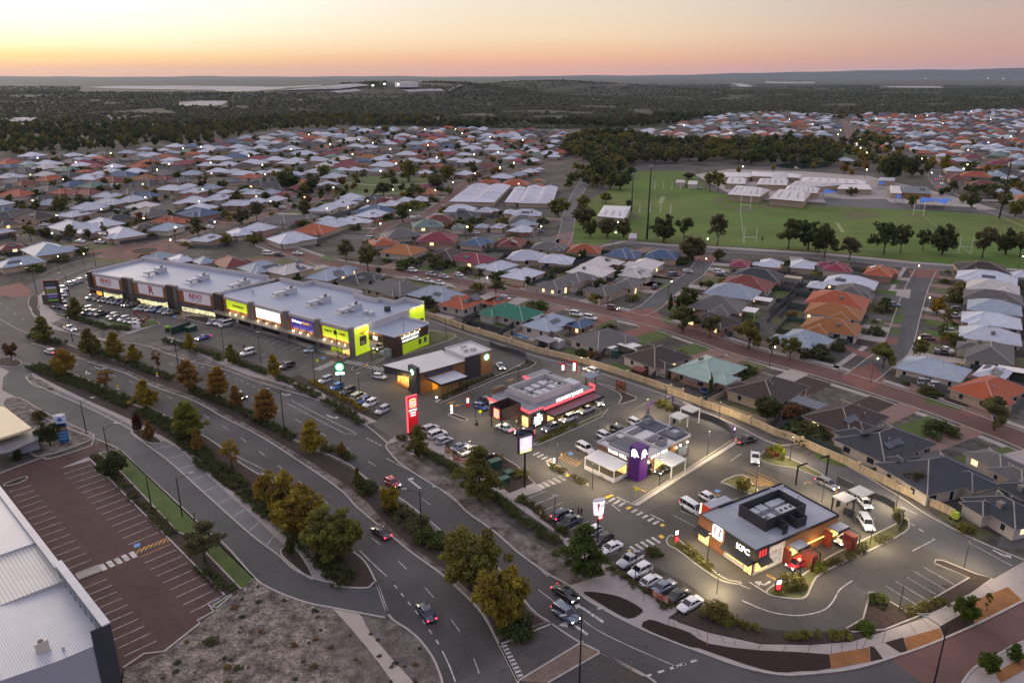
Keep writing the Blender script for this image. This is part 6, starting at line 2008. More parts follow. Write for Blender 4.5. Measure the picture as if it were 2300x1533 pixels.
for x_,y_ in ((BX0 + 2.6,BY0 + 3),(BX0 + 2.6,BY0 + 6.5)):
 q = Vector((x_*math.cos(a2) - y_*math.sin(a2),x_*math.sin(a2) + y_*math.cos(a2),BH - .75))
 lamp_light(shop,q,150,(1,.84,.56),.6)
for x_ in (66,68.6):
 q = Vector((x_*math.cos(a2) - 5.2*math.sin(a2),x_*math.sin(a2) + 5.2*math.cos(a2),6.3))
 MB().box(-.12,.12,-.12,.12,-.1,.08).obj('spot_lamp',warm_glow,shop,q)
 lamp_light(shop,q + Vector((0,0,-.2)),22,(1,.8,.5),.2)
for x_ in (10,28,45,58):
 q = Vector((x_*math.cos(a2) + 1.8*math.sin(a2),x_*math.sin(a2) - 1.8*math.cos(a2),2.8))
 lamp_light(shop,q,22 if x_ < 50 else 70,(1,.86,.6),.5)
for x_ in (10,33,56):
 q = Vector((O1.x + x_*math.cos(a1) + 1.8*math.sin(a1),O1.y + x_*math.sin(a1) - 1.8*math.cos(a1),2.8))
 lamp_light(shop,q,55,(1,.97,.72),1.0)
# - coffee shop
cof = thing('coffee_shop','timber clad coffee shop with white skillion roof and round green lit signs','cafe',Vector((-24.0,181.74,0)),R(40.8))
MB().box(0,15,0,10.3,0,5.4).obj('wall',timber_h,cof)
mb = MB()
mb.add([(-3.9,10.8,5.85),(-.4,-.35,5.85),(15.1,-.35,5.6),(15.1,10.8,5.6)],[(0,1,2,3)],0)
mb.add([(-3.9,10.8,5.4),(-.4,-.35,5.4),(15.1,-.35,5.25),(15.1,10.8,5.25)],[(3,2,1,0)],1)
mb.add([(-3.9,10.8,5.85),(-.4,-.35,5.85),(15.1,-.35,5.6),(15.1,10.8,5.6),(-3.9,10.8,5.4),(-.4,-.35,5.4),(15.1,-.35,5.25),(15.1,10.8,5.25)],[(0,4,5,1),(1,5,6,2),(3,7,4,0),(2,6,7,3)],1)
mb.obj('roof',[roof_white,darkclad],cof)
mb = MB()
mb.add([(-3.7,10.5,3.6),(-.1,3.4,3.6),(-.1,3.4,5.38),(-3.7,10.5,5.38)],[(0,1,2,3)])
mb.box(-3.7,0,10.3,10.5,3.4,5.38)
mb.obj('soffit_fascia',darkclad,cof)
for i in range(4):
 MB().box(-.1,0,3.6 + i*1.6,5.1 + i*1.6,.5,3.6).obj('window',lit_warm,cof)
for i in range(5):
 MB().box(-.16,.02,3.5 + i*1.6,3.62 + i*1.6,0,3.7).obj('mullion',black_metal,cof)
MB().box(-1.0,-.2,3.7,9.8,0,.75).box(-.98,-.25,3.8,9.7,.75,.9).obj('planter',timber_h,cof)
tw = MB().box(-.9,.25,-.35,3.3,0,7.4).obj('tower',darkclad,cof)
def green_disc(face,x,y,z,r):
 mb = MB()
 f = disc_x if face == 'x' else disc_y
 d = .05
 p = dict(x=x,y=y)
 f(mb,x - (d if face == 'x' else 0),y - (d if face == 'y' else 0),z,r,0)
 o = mb.obj('round_sign',[green_glow],cof)
 mb = MB()
 f(mb,x - (2*d if face == 'x' else 0),y - (2*d if face == 'y' else 0),z,r*.74,0)
 mb.obj('sign_centre',[cool_glow],o)
 return o
green_disc('x',-.9,1.4,5.95,.95)
MB().box(14.98,24,-.25,9.2,0,6.4).obj('service_wall',darkclad,cof)
MB().box(20.2,24.03,-.3,-.25,0,6.2).obj('cladding',timber_h,cof)
mb = MB()
mb.box(15,24.05,-.3,.05,6.4,6.75)
mb.box(15,24.05,8.9,9.25,6.4,6.75)
mb.box(14.95,15.3,.05,8.9,5.6,6.75)
mb.box(23.7,24.05,.05,8.9,6.4,6.75)
mb.obj('parapet',parapet_m,cof)
MB().box(15.3,23.7,.05,8.9,6.38,6.44).obj('service_roof',roof_white,cof)
green_disc('y',22.2,-.3,4.9,1.05)
mb = MB()
for x,y in ((17.2,3),(18.6,5.6),(19.4,2.2)):
 mb.box(x,x + 1.3,y,y + 1.1,6.44,7.3)
mb.obj('roof_unit',unit_m,cof)
MB().box(16.2,16.3,2.2,2.3,6.4,8).box(16.2,16.3,2.8,2.9,6.4,8).box(16.2,16.3,2.3,2.8,7.0,7.06).box(16.2,16.3,2.3,2.8,7.5,7.56).obj('ladder',white_paint,cof)
MB().box(1.8,11.0,-.06,0,4.1,5.0).obj('sign_band',mat('sign band',(.03,.035,.05),.5),cof)
text('lettering','STARBUCKS COFFEE',.72,mat('sign letter',(.10,.12,.17),.5),cof,(6.4,-.09,4.55),90,0,.02,True)
MB().box(2.8,11.4,-6.0,-.06,3.55,3.75).obj('canopy',[mat('pale canopy',(.46,.46,.49),.5)],cof)
MB().box(2.72,11.48,-6.08,-6.0,3.3,3.85).box(2.72,2.8,-6,-.06,3.3,3.85).box(11.4,11.48,-6,-.06,3.3,3.85).obj('canopy_edge',black_metal,cof)
sl = MB()
for i in range(20):
 x = 2.85 + i*8.5 / 19
 sl.box(x - .05,x + .05,-6.05,-5.9,0,3.3)
for i in range(5):
 y = -5.6 + i*1.0
 sl.box(11.4,11.48,y,y + .08,0,3.3)
sl.obj('slat_screen',black_metal,cof)
MB().box(4.2,5.8,-.12,-.04,0,3.2).obj('door',mat('orange door',(.42,.17,.02),.5,emit=(1,.4,.03),estr=.5),cof)
MB().box(6.0,9.2,-.12,-.04,.9,2.8).obj('window',lit_warm_pale,cof)
for x in (4.5,8.5):
 lamp_light(cof,(x,-2.6,3.3),130,(1,.62,.18),.4)
for y in (5,8):
 lamp_light(cof,(-1.6,y,3.3),110,(1,.66,.26),.4)
for sd in ('x',):
 lamp_light(cof,(-1.6,1.4,6.0),14,(.7,1,.8),.5)
lamp_light(cof,(22.2,-1.2,4.9),18,(.9,1,.75),.4)
# - burger restaurant with the red neon edge
hj = thing('burger_restaurant','burger restaurant with glowing red roof edge and white plant screen','restaurant',Vector((4.73,160.95,0)),R(43.1))
MB().box(0,21.6,0,14.6,0,4.0).obj('wall',mat('brick brown',(.11,.062,.048),.75,var=.12,brick=(.6,.15,.02,.7)),hj)
MB().box(-.02,21.62,.02,14.62,4.0,4.06).box(-1.6,0,8.4,13.6,3.9,4.05).box(14,21.6,14.62,17.6,3.9,4.4).obj('roof',mat('grey deck roof',(.20,.205,.23),.6,var=.08),hj)
MB().box(-1.5,0,8.5,13.5,0,3.9).box(14.2,21.4,14.6,17.4,0,3.9).obj('side_wall',white_paint,hj)
for nb in ((3.9,21.7,-.12,-.02,3.75,4.35),(-.12,3.82,.7,.8,3.75,4.35),(3.82,3.9,-.12,.8,3.75,4.35),(-.12,-.02,.8,4.0,3.75,4.35),(-1.72,-1.6,8.4,13.7,3.75,4.35),(-1.6,0,8.3,8.4,3.75,4.35),(13.9,14.0,15.0,17.7,3.9,4.6),(21.7,21.85,-.1,1.9,4.4,5.1)):
 MB().box(*nb).obj('neon_edge',pink_glow,hj)
MB().box(0,3.88,.02,.7,0,3.9).obj('corner_wall',mat('corner brown',(.09,.055,.042),.7,var=.1),hj)
mb = MB()
for y0,y1,x0,x1 in ((3.4,3.65,4,17),(12.4,12.65,4,17)):
 mb.box(x0,x1,y0,y1,4.06,5.9)
for x0 in (4,16.75):
 mb.box(x0,x0 + .25,3.65,12.4,4.06,5.9)
mb.obj('plant_screen',mat('plant screen',(.46,.45,.44),.6,stripes=('X',.8,.1),var=.05),hj)
pu = MB()
rr2 = random.Random(4)
for i in range(5):
 for j in range(2):
  x,y = 5 + i*2.3,5 + j*3.4
  pu.box(x,x + 1.7,y,y + 2.3,4.06,5.0 + rr2.random()*.5)
pu.obj('roof_unit',unit_m,hj)
pf = MB()
for x,y in ((5.8,6.2),(5.9,9.6),(14.8,9.4),(15.2,6)):
 pf.cyl(x,y,5.5,5.7,.5,12)
pf.obj('fan',fan_m,hj)
MB().box(18,21,4,8,4.06,4.9).obj('roof_unit',unit_m,hj)
mb = MB().box(1.0,4.6,14.6,15.3,0,5.4)
mb.obj('parapet_box',mat('tan cladding',(.20,.12,.075),.7,var=.1),hj)
bx = MB()
bx.box(-6.1,-5.95,3.9,8.1,2.75,5.6).box(-6.1,-.1,3.8,3.95,2.75,5.6).box(-6.1,-.1,8.05,8.2,2.75,5.6).box(-.25,-.1,3.9,8.1,4.1,5.6).box(-5.95,-.25,3.95,8.05,2.75,2.95)
bx.obj('sign_box',brownclad,hj)
MB().box(-5.9,-5.7,4.1,4.3,0,2.75).box(-5.9,-5.7,7.7,7.9,0,2.75).box(-.6,-.4,4.1,4.3,0,2.75).obj('post',black_metal,hj)
def bun(parent,x,y,z,s,face):
 plate('sign_frame',parent,red_glow,rounded(2.25*s,2.6*s,.15*s),(x,y,z),face,.05)
 off = (lambda d: (x,y - d,z)) if face == 'y' else (lambda d: (x - d,y,z))
 plate('sign_field',parent,white_lit,rounded(1.75*s,2.3*s,.5*s),off(.06),face,.03)
 top = [(-.76*s,.42*s),(.76*s,.42*s)] + [(.76*s*math.cos(R(a)),.42*s + .62*s*math.sin(R(a))) for a in range(15,166,15)]
 bot = [(.74*s,-.55*s),(-.74*s,-.55*s)] + [(-.7*s*math.cos(R(a)),-.62*s - .42*s*math.sin(R(a))) for a in range(10,171,20)]
 plate('bun',parent,yellow_glow,top,off(.10),face,.02)
 plate('bun',parent,yellow_glow,bot,off(.10),face,.02)
 rz = 0 if face == 'y' else -90
 q = off(.13)
 text('lettering','HUNGRY',.40*s,red_paint,parent,(q[0],q[1],z + .13*s),90,rz,.01,True,.95)
 text('lettering',"JACK'S",.47*s,red_paint,parent,(q[0],q[1],z - .27*s),90,rz,.01,True)
bun(hj,-6.1,5.6,4.15,.92,'x')
MB().box(3.9,21.2,-3.4,-.14,3.15,3.3).obj('canopy',mat('dark red canopy',(.13,.06,.075),.5),hj)
MB().box(3.9,21.2,-3.5,-3.4,2.85,3.4).box(3.8,3.9,-3.5,-.14,2.85,3.4).box(21.2,21.3,-3.5,-.14,2.85,3.4).obj('canopy_edge',black_metal,hj)
ps = MB()
for i in range(10):
 ps.box(4.6 + i*1.85,4.7 + i*1.85,-5.0,-4.9,0,1.1)
ps.box(4.6,21.4,-4.98,-4.92,1.0,1.08)
ps.obj('railing',black_metal,hj)
for i in range(6):
 MB().box(5 + i*2.6,7.2 + i*2.6,-.08,0,.5,2.6).obj('window',lit_warm_pale,hj)
MB().box(-.1,0,1.4,3.4,0,2.5).obj('door',lit_warm_pale,hj)
MB().box(-1.6,-1.5,9,13,.6,2.6).obj('window',lit_warm_pale,hj)
for i,s_ in enumerate(('THE','BURGERS','ARE BETTER','AT HUNGRY',"JACK'S")):
 text('lettering',s_,.56 + .1*(i in (1,4)),cool_glow,hj,(1.9,-.02,3.3 - i*.62),90,0,.03,True,.95)
text('lettering',"HUNGRY JACK'S",1.15,white_glow,hj,(12.4,-.25,5.0),90,0,.06,True,1.1)
MB().box(8.3,16.5,-.12,-.06,4.36,4.44).obj('sign_rail',grey_metal,hj)
for x in (5.5,9.5,13.5,17.5,20.5):
 lamp_light(hj,(x,-2.0,2.9),70,(1,.90,.62),.5)
lamp_light(hj,(-3,6,2.6),190,(1,.95,.72),.4)
lamp_light(hj,(-2.2,1.0,2.8),60,(1,.95,.72),.4)
lamp_light(hj,(-2.6,11,2.9),30,(1,.9,.6),.4)
# - purple-cornered restaurant
tb = thing('taco_restaurant','brown restaurant with purple corner tower and solar panels on its roof','restaurant',Vector((25.62,136.8,0)),R(42.5))
MB().box(.35,13,.35,11.4,0,4.35).obj('wall',mat('taco brick',(.20,.105,.048),.75,var=.1,brick=(.6,.15,.02,.75)),tb)
MB().box(13,17.4,.1,11.4,0,4.7).obj('service_wall',mat('slate wall',(.07,.075,.10),.7,var=.08),tb)
MB().box(17.4,18.3,1.4,6,0,3.6).obj('side_wall',mat('rust wall',(.14,.045,.025),.7,var=.1),tb)
MB().box(.4,17.3,.4,11.3,4.36,4.45).obj('roof',roof_white,tb)
pm = MB()
pm.box(.25,17.5,.05,.3,4.35,4.75).box(.25,17.5,11.4,11.65,4.35,4.75).box(.2,.45,.3,11.4,4.35,4.7).box(17.3,17.55,.1,11.4,4.7,5.0).box(7.4,7.7,.4,11.3,4.45,4.85).box(8.2,17,5.4,5.6,4.45,4.8)
pm.obj('parapet',parapet_m,tb)
for (x0,x1,y0,y1) in ((1.4,6.9,2.6,9.4),(8.2,16,8.6,10.2),(8.6,12.2,3.6,5.0),(2.2,5.4,9.7,10.9)):
 MB().box(x0,x1,y0,y1,4.56,4.64).obj('solar_panel',solar_m,tb)
for (x0,x1,y0,y1) in ((13.6,16.6,1.2,3.8),(14.6,16.8,9.4,11.2),(8.4,10.4,.9,2.6)):
 w_ = MB().box(x0,x1,y0,y0 + .1,4.5,6.0).box(x0,x1,y1 - .1,y1,4.5,6.0).box(x0,x0 + .1,y0 + .1,y1 - .1,4.5,6.0).box(x1 - .1,x1,y0 + .1,y1 - .1,4.5,6.0)
 sc = w_.obj('plant_screen',grey_metal,tb)
 MB().box(x0 + .3,x1 - .3,y0 + .4,y1 - .4,4.5,5.4).obj('roof_unit',unit_m,sc)
rl_ = MB()
for x in (.9,1.1):
 rl_.tube([(x,1.4,5.2),(x,11,5.2)],.04,4)
rl_.obj('rail',grey_metal,tb)
MB().box(-.1,2.6,-.1,2.6,0,7.3).obj('tower',purple_paint,tb)
def bell(face):
 out = []
 for a in range(0,181,15):
  out.append((.72*math.cos(R(a)),.2 + .8*math.sin(R(a))))
 out += [(-.86,-.4),(-1.08,-.68),(1.08,-.68),(.86,-.4)]
 c,s = math.cos(R(14)),math.sin(R(14))
 rot_ = [(x*c - y*s,x*s + y*c) for x,y in out]
 loc = (-.1,1.25,5.95) if face == 'x' else (1.25,-.1,5.95)
 plate('bell_emblem',tb,white_glow,rot_,loc,face,.06)
 rim = [(.8*math.cos(R(a)),-.60 + .13*math.sin(R(a))) for a in range(0,360,30)]
 rim = [(x*c - y*s,x*s + y*c) for x,y in rim]
 l2 = (loc[0] - .07,loc[1],loc[2]) if face == 'x' else (loc[0],loc[1] - .07,loc[2])
 plate('bell_rim',tb,glow('violet glow',(.25,.05,.5),.8),rim,l2,face,.02)
 clap = [(.1 + .24*math.cos(R(a)),-.68 + .2*math.sin(R(a))) for a in range(0,360,36)]
 l3 = (loc[0] - .1,loc[1],loc[2]) if face == 'x' else (loc[0],loc[1] - .1,loc[2])
 plate('bell_clapper',tb,white_glow,clap,l3,face,.02)
bell('x')
bell('y')
text('lettering','TACO BELL',1.05,white_glow,tb,(.3,6.0,3.85),90,-90,.04,True,.95)
text('lettering','TACO BELL',1.15,white_glow,tb,(6.9,.3,3.85),90,0,.04,True,1.0)
corr = mat('white corrugated roof',(.62,.61,.60),.45,stripes=('Y',2.0,.18),var=.05)
corr2 = mat('white corrugated roof 2',(.66,.65,.60),.45,stripes=('X',2.0,.14),var=.05)
pt = MB()
pt.add([(-4.2,3.0,2.75),(.2,3.0,3.1),(.2,11.1,3.1),(-4.2,11.1,2.75),(-4.2,3.0,2.6),(.2,3.0,2.95),(.2,11.1,2.95),(-4.2,11.1,2.6)],[(0,1,2,3),(7,6,5,4),(0,4,5,1),(3,2,6,7),(0,3,7,4)])
pt.obj('patio_roof',corr,tb)
pp = MB()
for y in (3.1,7,10.95):
 pp.box(-4.1,-3.95,y - .08,y + .08,0,2.65)
pp.box(-.1,.1,3.05,3.2,0,2.9)
pp.obj('post',white_paint,tb)
MB().box(-4.1,-3.95,3.1,11,0,.9).box(-4,.2,3.02,3.12,0,.9).obj('patio_wall',mat('white slat wall',(.62,.58,.60),.6,stripes=('Z',3,.15)),tb)
MB().box(.2,.3,3.4,10.8,.2,2.6).obj('window',lit_warm_pale,tb)
pc = MB()
pc.add([(5.3,-4.2,3.1),(10.4,-4.2,3.1),(10.4,.28,3.35),(5.3,.28,3.35),(5.3,-4.2,2.95),(10.4,-4.2,2.95),(10.4,.28,3.2),(5.3,.28,3.2)],[(0,1,2,3),(7,6,5,4),(0,4,5,1),(1,5,6,2),(3,7,4,0)])
pc.obj('drive_canopy',corr2,tb)
MB().box(5.35,5.6,-4.1,-3.9,0,3.0).box(10.1,10.35,-4.1,-3.9,0,3.0).box(5.35,5.5,.1,.25,0,3.1).obj('post',white_paint,tb)
MB().box(5.8,9.6,.24,.34,.6,2.7).obj('window',lit_warm_pale,tb)
MB().box(3.0,4.6,.24,.34,0,2.5).obj('door',dark_glass,tb)
MB().box(13.6,16.6,.02,.1,.5,2.6).obj('mural',mat('blue mural',(.10,.28,.34),.6,var=.5,scale=2.5,hue2=(.35,.10,.10)),tb)
for x in (12.4,13.9,16.4):
 MB().box(x - .12,x + .12,-.1,.06,3.3,3.6).obj('wall_lamp',spot_glow,tb)
 lamp_light(tb,(x,-.5,3.2),22,(1,.75,.32),.2)
MB().box(2.9,3.15,-.1,.3,3.3,3.55).obj('wall_lamp',spot_glow,tb)
lamp_light(tb,(3.1,-.6,3.2),18,(1,.75,.32),.2)
for x in (6.6,9):
 lamp_light(tb,(x,-2,2.85),75,(1,.85,.52),.4)
for y in (5,9):
 lamp_light(tb,(-2,y,2.5),34,(1,.82,.5),.4)
lamp_light(tb,(-1.6,1.2,6.0),10,(.9,.8,1),.4)
lamp_light(tb,(1.2,-1.6,6.0),10,(.9,.8,1),.4)
# - chicken restaurant
kf = thing('chicken_restaurant','chicken restaurant with black cladding, timber end and dark rooftop plant screen','restaurant',Vector((39.61,105.94,0)),R(31.3))
MB().box(.1,21,.1,12.7,0,4.6).obj('wall',mat('kf render',(.60,.55,.50),.7,var=.05),kf)
MB().box(0,.12,6.6,12.8,0,5.0).box(0,4.4,12.68,12.82,0,5.0).obj('timber_wall',timber,kf)
MB().box(-.03,.14,-.03,6.6,2.35,5.0).box(.14,3.4,-.03,.1,2.35,5.0).obj('black_cladding',blackclad,kf)
MB().box(7.4,21.05,0,.12,0,4.4).obj('side_cladding',mat('amber cladding',(.25,.125,.05),.7,var=.1,stripes=('X',.6,.1)),kf)
MB().box(0.15,4.6,.15,12.6,4.75,4.85).obj('front_roof',mat('ribbed grey roof',(.27,.29,.33),.5,stripes=('Y',2.2,.22),var=.05),kf)
MB().box(4.6,21,.15,12.6,4.6,4.68).obj('roof',mat('smooth grey roof',(.30,.31,.36),.5,var=.07),kf)
ed = MB()
ed.box(4.6,21.1,12.6,12.8,4.6,5.0).box(20.9,21.1,0,12.6,4.6,4.95).box(3.4,21.1,-.04,.13,4.4,4.85).box(0,.14,6.6,12.8,5.0,5.06)
ed.obj('roof_edge',black_metal,kf)
ps = MB()
for x0,x1,y0,y1,z1 in ((5.9,16,3.2,3.36,6.9),(5.9,16,9.1,9.26,6.9),(5.9,6.06,3.36,9.1,6.9),(15.84,16,3.36,9.1,6.9)):
 ps.box(x0,x1,y0,y1,4.68,z1)
ps.obj('plant_screen',mat('plant screen dark',(.035,.036,.042),.55,stripes=('X',.9,.15),var=.05),kf)
ps = MB()
for x0,x1,y0,y1 in ((11.2,13.6,1.0,1.1),(13.5,13.6,1.1,3.2),(11.2,11.3,1.1,3.2),(7.6,8.9,1.0,1.1),(8.8,8.9,1.1,3.2)):
 ps.box(x0,x1,y0,y1,4.68,6.5)
ps.obj('plant_screen',MATS['plant screen dark'],kf)
pu = MB()
for x,y,w_,d_,h_ in ((6.9,6.8,1.8,1.6,1.1),(9.2,7,1.8,1.7,1.0),(11.6,7.0,2.2,1.6,1.0),(7,4.4,1.6,1.4,.9),(9.2,4.6,1.2,1.4,.8),(11.4,4.2,3.6,2.0,1.2),(13.9,7.2,1.6,1.4,.9)):
 pu.box(x,x + w_,y,y + d_,4.68,4.68 + h_)
pu.obj('roof_unit',unit_m,kf)
pf = MB()
for x,y,z in ((7.4,5.1,5.6),(8.1,5.1,5.6),(12,5.2,5.9),(13.2,5.2,5.9),(14.4,5.2,5.9)):
 pf.cyl(x,y,z - .05,z + .06,.32,12)
pf.obj('fan',fan_m,kf)
vp = MB()
for x,y in ((19.8,11.4),(18.6,9.6),(17.2,11.8),(19.5,7.5)):
 vp.cyl(x,y,4.68,5.3,.14,8).cyl(x,y,5.3,5.45,.22,8)
vp.obj('vent',unit_m,kf)
for y0,y1 in ((2.2,5.9),):
 MB().box(-.06,.1,y0,y1,.9,2.3).obj('window',lit_warm_pale,kf)
MB().box(-.08,.1,.25,1.9,.05,2.3).obj('door',lit_warm_pale,kf)
MB().box(-.12,.1,1.0,1.1,.05,2.3).box(-.12,.1,.15,.25,.05,2.35).box(-.12,.1,1.9,2.0,.05,2.35).obj('door_frame',black_metal,kf)
MB().box(.5,3.3,-.08,.1,.7,2.3).obj('window',lit_warm_pale,kf)
MB().box(3.6,6.6,-.06,.1,.8,3.2).obj('mural',mat('grey mural',(.36,.36,.38),.6,var=.4,scale=1.5),kf)
MB().box(-.08,.1,10.0,12.4,.05,2.6).obj('window',lit_warm_pale,kf)
aw = MB()
for y0,y1 in ((.1,3.2),(3.25,6.5),(9.8,12.7)):
 aw.add([(-.03,y0,2.9),(-1.3,y0,2.35),(-1.3,y1,2.35),(-.03,y1,2.9),(-1.3,y0,2.22),(-1.3,y1,2.22),(-.03,y0,2.3),(-.03,y1,2.3)],[(0,3,2,1),(1,2,5,4),(4,5,7,6),(0,1,4,6),(3,7,5,2)])
aw.add([(.4,-.03,2.9),(.4,-1.2,2.35),(3.3,-1.2,2.35),(3.3,-.03,2.9),(.4,-1.2,2.22),(3.3,-1.2,2.22)],[(0,1,2,3),(1,4,5,2),(0,4,1),(3,2,5)])
aw.obj('awning',black_metal,kf)
text('lettering','KFC',1.45,white_glow,kf,(-.08,2.5,3.75),90,-90,.05,True,1.1)
for i in range(3):
 MB().box(1.0 + i*.66,1.26 + i*.66,-.12,-.04,3.3,4.5).obj('stripe',red_glow,kf)
plate('logo_panel',kf,white_glow,rounded(2.3,2.5,.3),(-.02,8.2,3.75),'x',.08)
for s_ in (-1,1):
 plate('logo_stripe',kf,red_glow,[(s_*.62 - .2,1.0),(s_*.62 + .2,1.0),(s_*.52 + .16,-.6),(s_*.52 - .16,-.6)],(-.12,8.2,3.8),'x',.02)
MB().box(2.4,2.6,12.83,14.7,2.6,5.3).obj('red_fin',mat('red panel',(.42,.035,.018),.55,emit=(1,.08,.03),estr=.2),kf)
MB().box(2.3,2.6,14.7,14.85,2.6,5.3).obj('fin_light',warm_glow,kf)
MB().box(2.6,8.2,12.83,14.7,4.9,5.2).box(7.9,8.2,12.83,14.7,0,4.9).box(2.6,2.8,12.83,14.7,0,2.6).obj('entry_roof',MATS['smooth grey roof'],kf)
redbox = mat('red container panel',(.22,.045,.028),.6,var=.1,stripes=('X',1.6,.12))
for x in (8.1,18.6):
 MB().box(x,x + 3.0,-2.0,-.05,3.05,3.3).obj('canopy',MATS['smooth grey roof'],kf)
 MB().box(x - .05,x + 3.05,-2.1,-2.0,2.9,3.35).obj('canopy_edge',black_metal,kf)
 MB().box(x - 1.0,x - .75,-1.5,.0,0,3.0).obj('red_wall',redbox,kf)
 MB().box(x + .4,x + 2.6,-.3,-.04,.9,2.3).obj('order_window',lit_warm_pale,kf)
 MB().box(x + 1.25,x + 2.4,-4.2,-2.15,.05,2.85).obj('red_screen',redbox,kf)
 MB().box(x + 3.1,x + 3.22,-4.1,-.2,2.75,2.9).box(x + 3.1,x + 3.22,-4.2,-4.08,0,2.9).box(x + 2.4,x + 3.1,-4.2,-4.1,2.75,2.9).box(x + .95,x + 1.05,-4.4,-4.3,0,2.8).box(x + 1.1,x + 1.2,-4.4,-4.3,0,2.6).obj('frame',black_metal,kf)
 lamp_light(kf,(x + 1.6,-1.5,2.8),90,(1,.66,.32),.4)
MB().box(11.6,18.0,-.10,.0,1.55,1.72).obj('strip_light',orange_strip,kf)
lamp_light(kf,(14.8,-1.2,1.8),70,(1,.52,.18),.8)
lamp_light(kf,(-2.0,1.5,2.1),70,(1,.74,.40),.4)
lamp_light(kf,(-2.0,4.6,2.1),55,(1,.76,.42),.4)
lamp_light(kf,(-2.0,11.2,2.1),60,(1,.80,.50),.4)
lamp_light(kf,(1.8,-2.0,2.1),55,(1,.72,.40),.4)
lamp_light(kf,(-1.6,8.2,3.9),14,(1,.97,.9),.4)
# - white warehouse,bottom left corner
wa = thing('warehouse','white metal warehouse with ribbed roof beside the empty brown car park','warehouse',Vector((-53.5,83.1,0)),R(135.8))
rib = mat('ribbed white roof',(.42,.435,.475),.45,stripes=('Y',1.0,.3),var=.06,spec=.5)
ribw = mat('ribbed cream roof',(.47,.46,.44),.45,stripes=('Y',.6,.25),var=.06,spec=.5)
MB().box(0,19.5,.0,.25,0,9.4).box(19.5,75,0,.25,0,8.6).obj('wall',mat('warehouse wall',(.34,.355,.39),.6,var=.04),wa)
MB().box(-.2,19.5,-.25,.8,9.4,9.6).box(19.5,75,-.15,.8,8.6,8.75).obj('parapet_cap',mat('cap white',(.42,.425,.45),.5),wa)
rbm = MB()
for i in range(9):
 rbm.box(1.5 + i*2.1,1.7 + i*2.1,.25,.75,6.9,9.4)
rbm.obj('parapet_rib',mat('rib grey',(.34,.37,.36),.6),wa)
g = MB()
g.add([(0,.25,0),(0,60,0),(0,60,8.95),(0,12.5,8.35),(0,6.5,7.35),(0,2.2,7.0),(0,.25,9.4)],[(0,6,5,4,3,2,1)])
g.obj('gable_wall',MATS['warehouse wall'],wa)
MB().box(-.12,0,-.25,2.2,0,9.5).obj('corner_band',mat('dark corner',(.045,.05,.06),.6),wa)
g = MB()
g.add([(.1,.25,6.85),(17.2,.25,6.85),(17.2,6.5,7.3),(.1,6.5,7.3),(17.2,12.5,8.3),(.1,12.5,8.3),(17.2,60,8.9),(.1,60,8.9)],[(0,1,2,3),(3,2,4,5),(5,4,6,7)])
g.obj('roof',rib,wa)
g = MB()
g.add([(17.2,.25,7.5),(29.6,.25,7.9),(29.6,60,9.6),(17.2,60,9.3)],[(0,1,2,3)])
g.add([(17.2,.25,6.6),(17.2,60,8),(17.2,60,9.3),(17.2,.25,7.5)],[(0,3,2,1)])
g.obj('roof',ribw,wa)
g = MB()
g.add([(29.6,.25,8.3),(75,.25,8.3),(75,60,9.9),(29.6,60,9.9)],[(0,1,2,3)])
g.add([(29.6,.25,7.0),(29.6,60,8.4),(29.6,60,9.9),(29.6,.25,8.3)],[(0,3,2,1)])
g.obj('roof',rib,wa)
a_ = MB().box(2.9,3.7,6.4,7.9,7.3,9.0).box(2.8,3.0,6.3,8.0,7.2,7.5).box(3.6,3.8,6.3,8.0,7.2,7.5)
q = a_.obj('air_conditioner',mat('cream unit',(.45,.42,.36),.5),wa)
MB().cyl(3.3,7.2,9.0,9.06,.35,12).obj('fan',fan_m,q)
MB().cyl(1.8,5.2,7.1,7.8,.18,8).obj('vent',unit_m,wa)
MB().cyl(1.0,12.6,8.2,8.9,.2,8).obj('vent',unit_m,wa)
# - service station canopy,left edge
sv = thing('station_canopy','cream fuel station canopy with blue edge at the left side of the frame','canopy')
cp_ = pts('D -260,1150 30,1190 205,1325 120,1355 0,1392 -260,1420',4.9)
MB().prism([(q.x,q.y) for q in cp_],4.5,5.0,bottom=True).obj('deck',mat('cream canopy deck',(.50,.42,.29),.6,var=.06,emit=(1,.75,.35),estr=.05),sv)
e_ = pts('D 205,1325 120,1355 0,1392 -100,1408',4.5)
mb = MB()
for i in range(3):
 a,b = e_[i],e_[i + 1]
 mb.add([(a.x,a.y - .06,4.2),(b.x,b.y - .06,4.2),(b.x,b.y - .06,4.9),(a.x,a.y - .06,4.9)],[(0,1,2,3)])
mb.obj('edge_band',mat('blue grey band',(.10,.12,.20),.5),sv)
lw = pts('D 225,1325 250,1395 60,1478 -40,1500 -60,1420 120,1370',3.3)
MB().prism([(q.x,q.y) for q in lw],3.0,3.3,bottom=True).obj('lower_roof',mat('slate awning',(.14,.14,.15),.6),sv)
for x,y in ((150,1440),(20,1480),(60,1330)):
 p_ = at('D',x,y)
 MB().cyl(p_.x,p_.y,0,3.0,.14,8).obj('column',white_paint,sv)
sh = thing('service_kiosk','pale blue trough shaped kiosk below the fuel station awning','kiosk',at('D',150,1470),R(38))
MB().box(-3.0,3.0,-1.6,1.6,0,2.5).obj('wall',mat('kiosk wall',(.35,.38,.45),.6),sh)
MB().box(-3.2,3.2,-1.8,1.8,2.5,2.7).obj('roof',mat('kiosk roof',(.50,.52,.56),.5),sh)
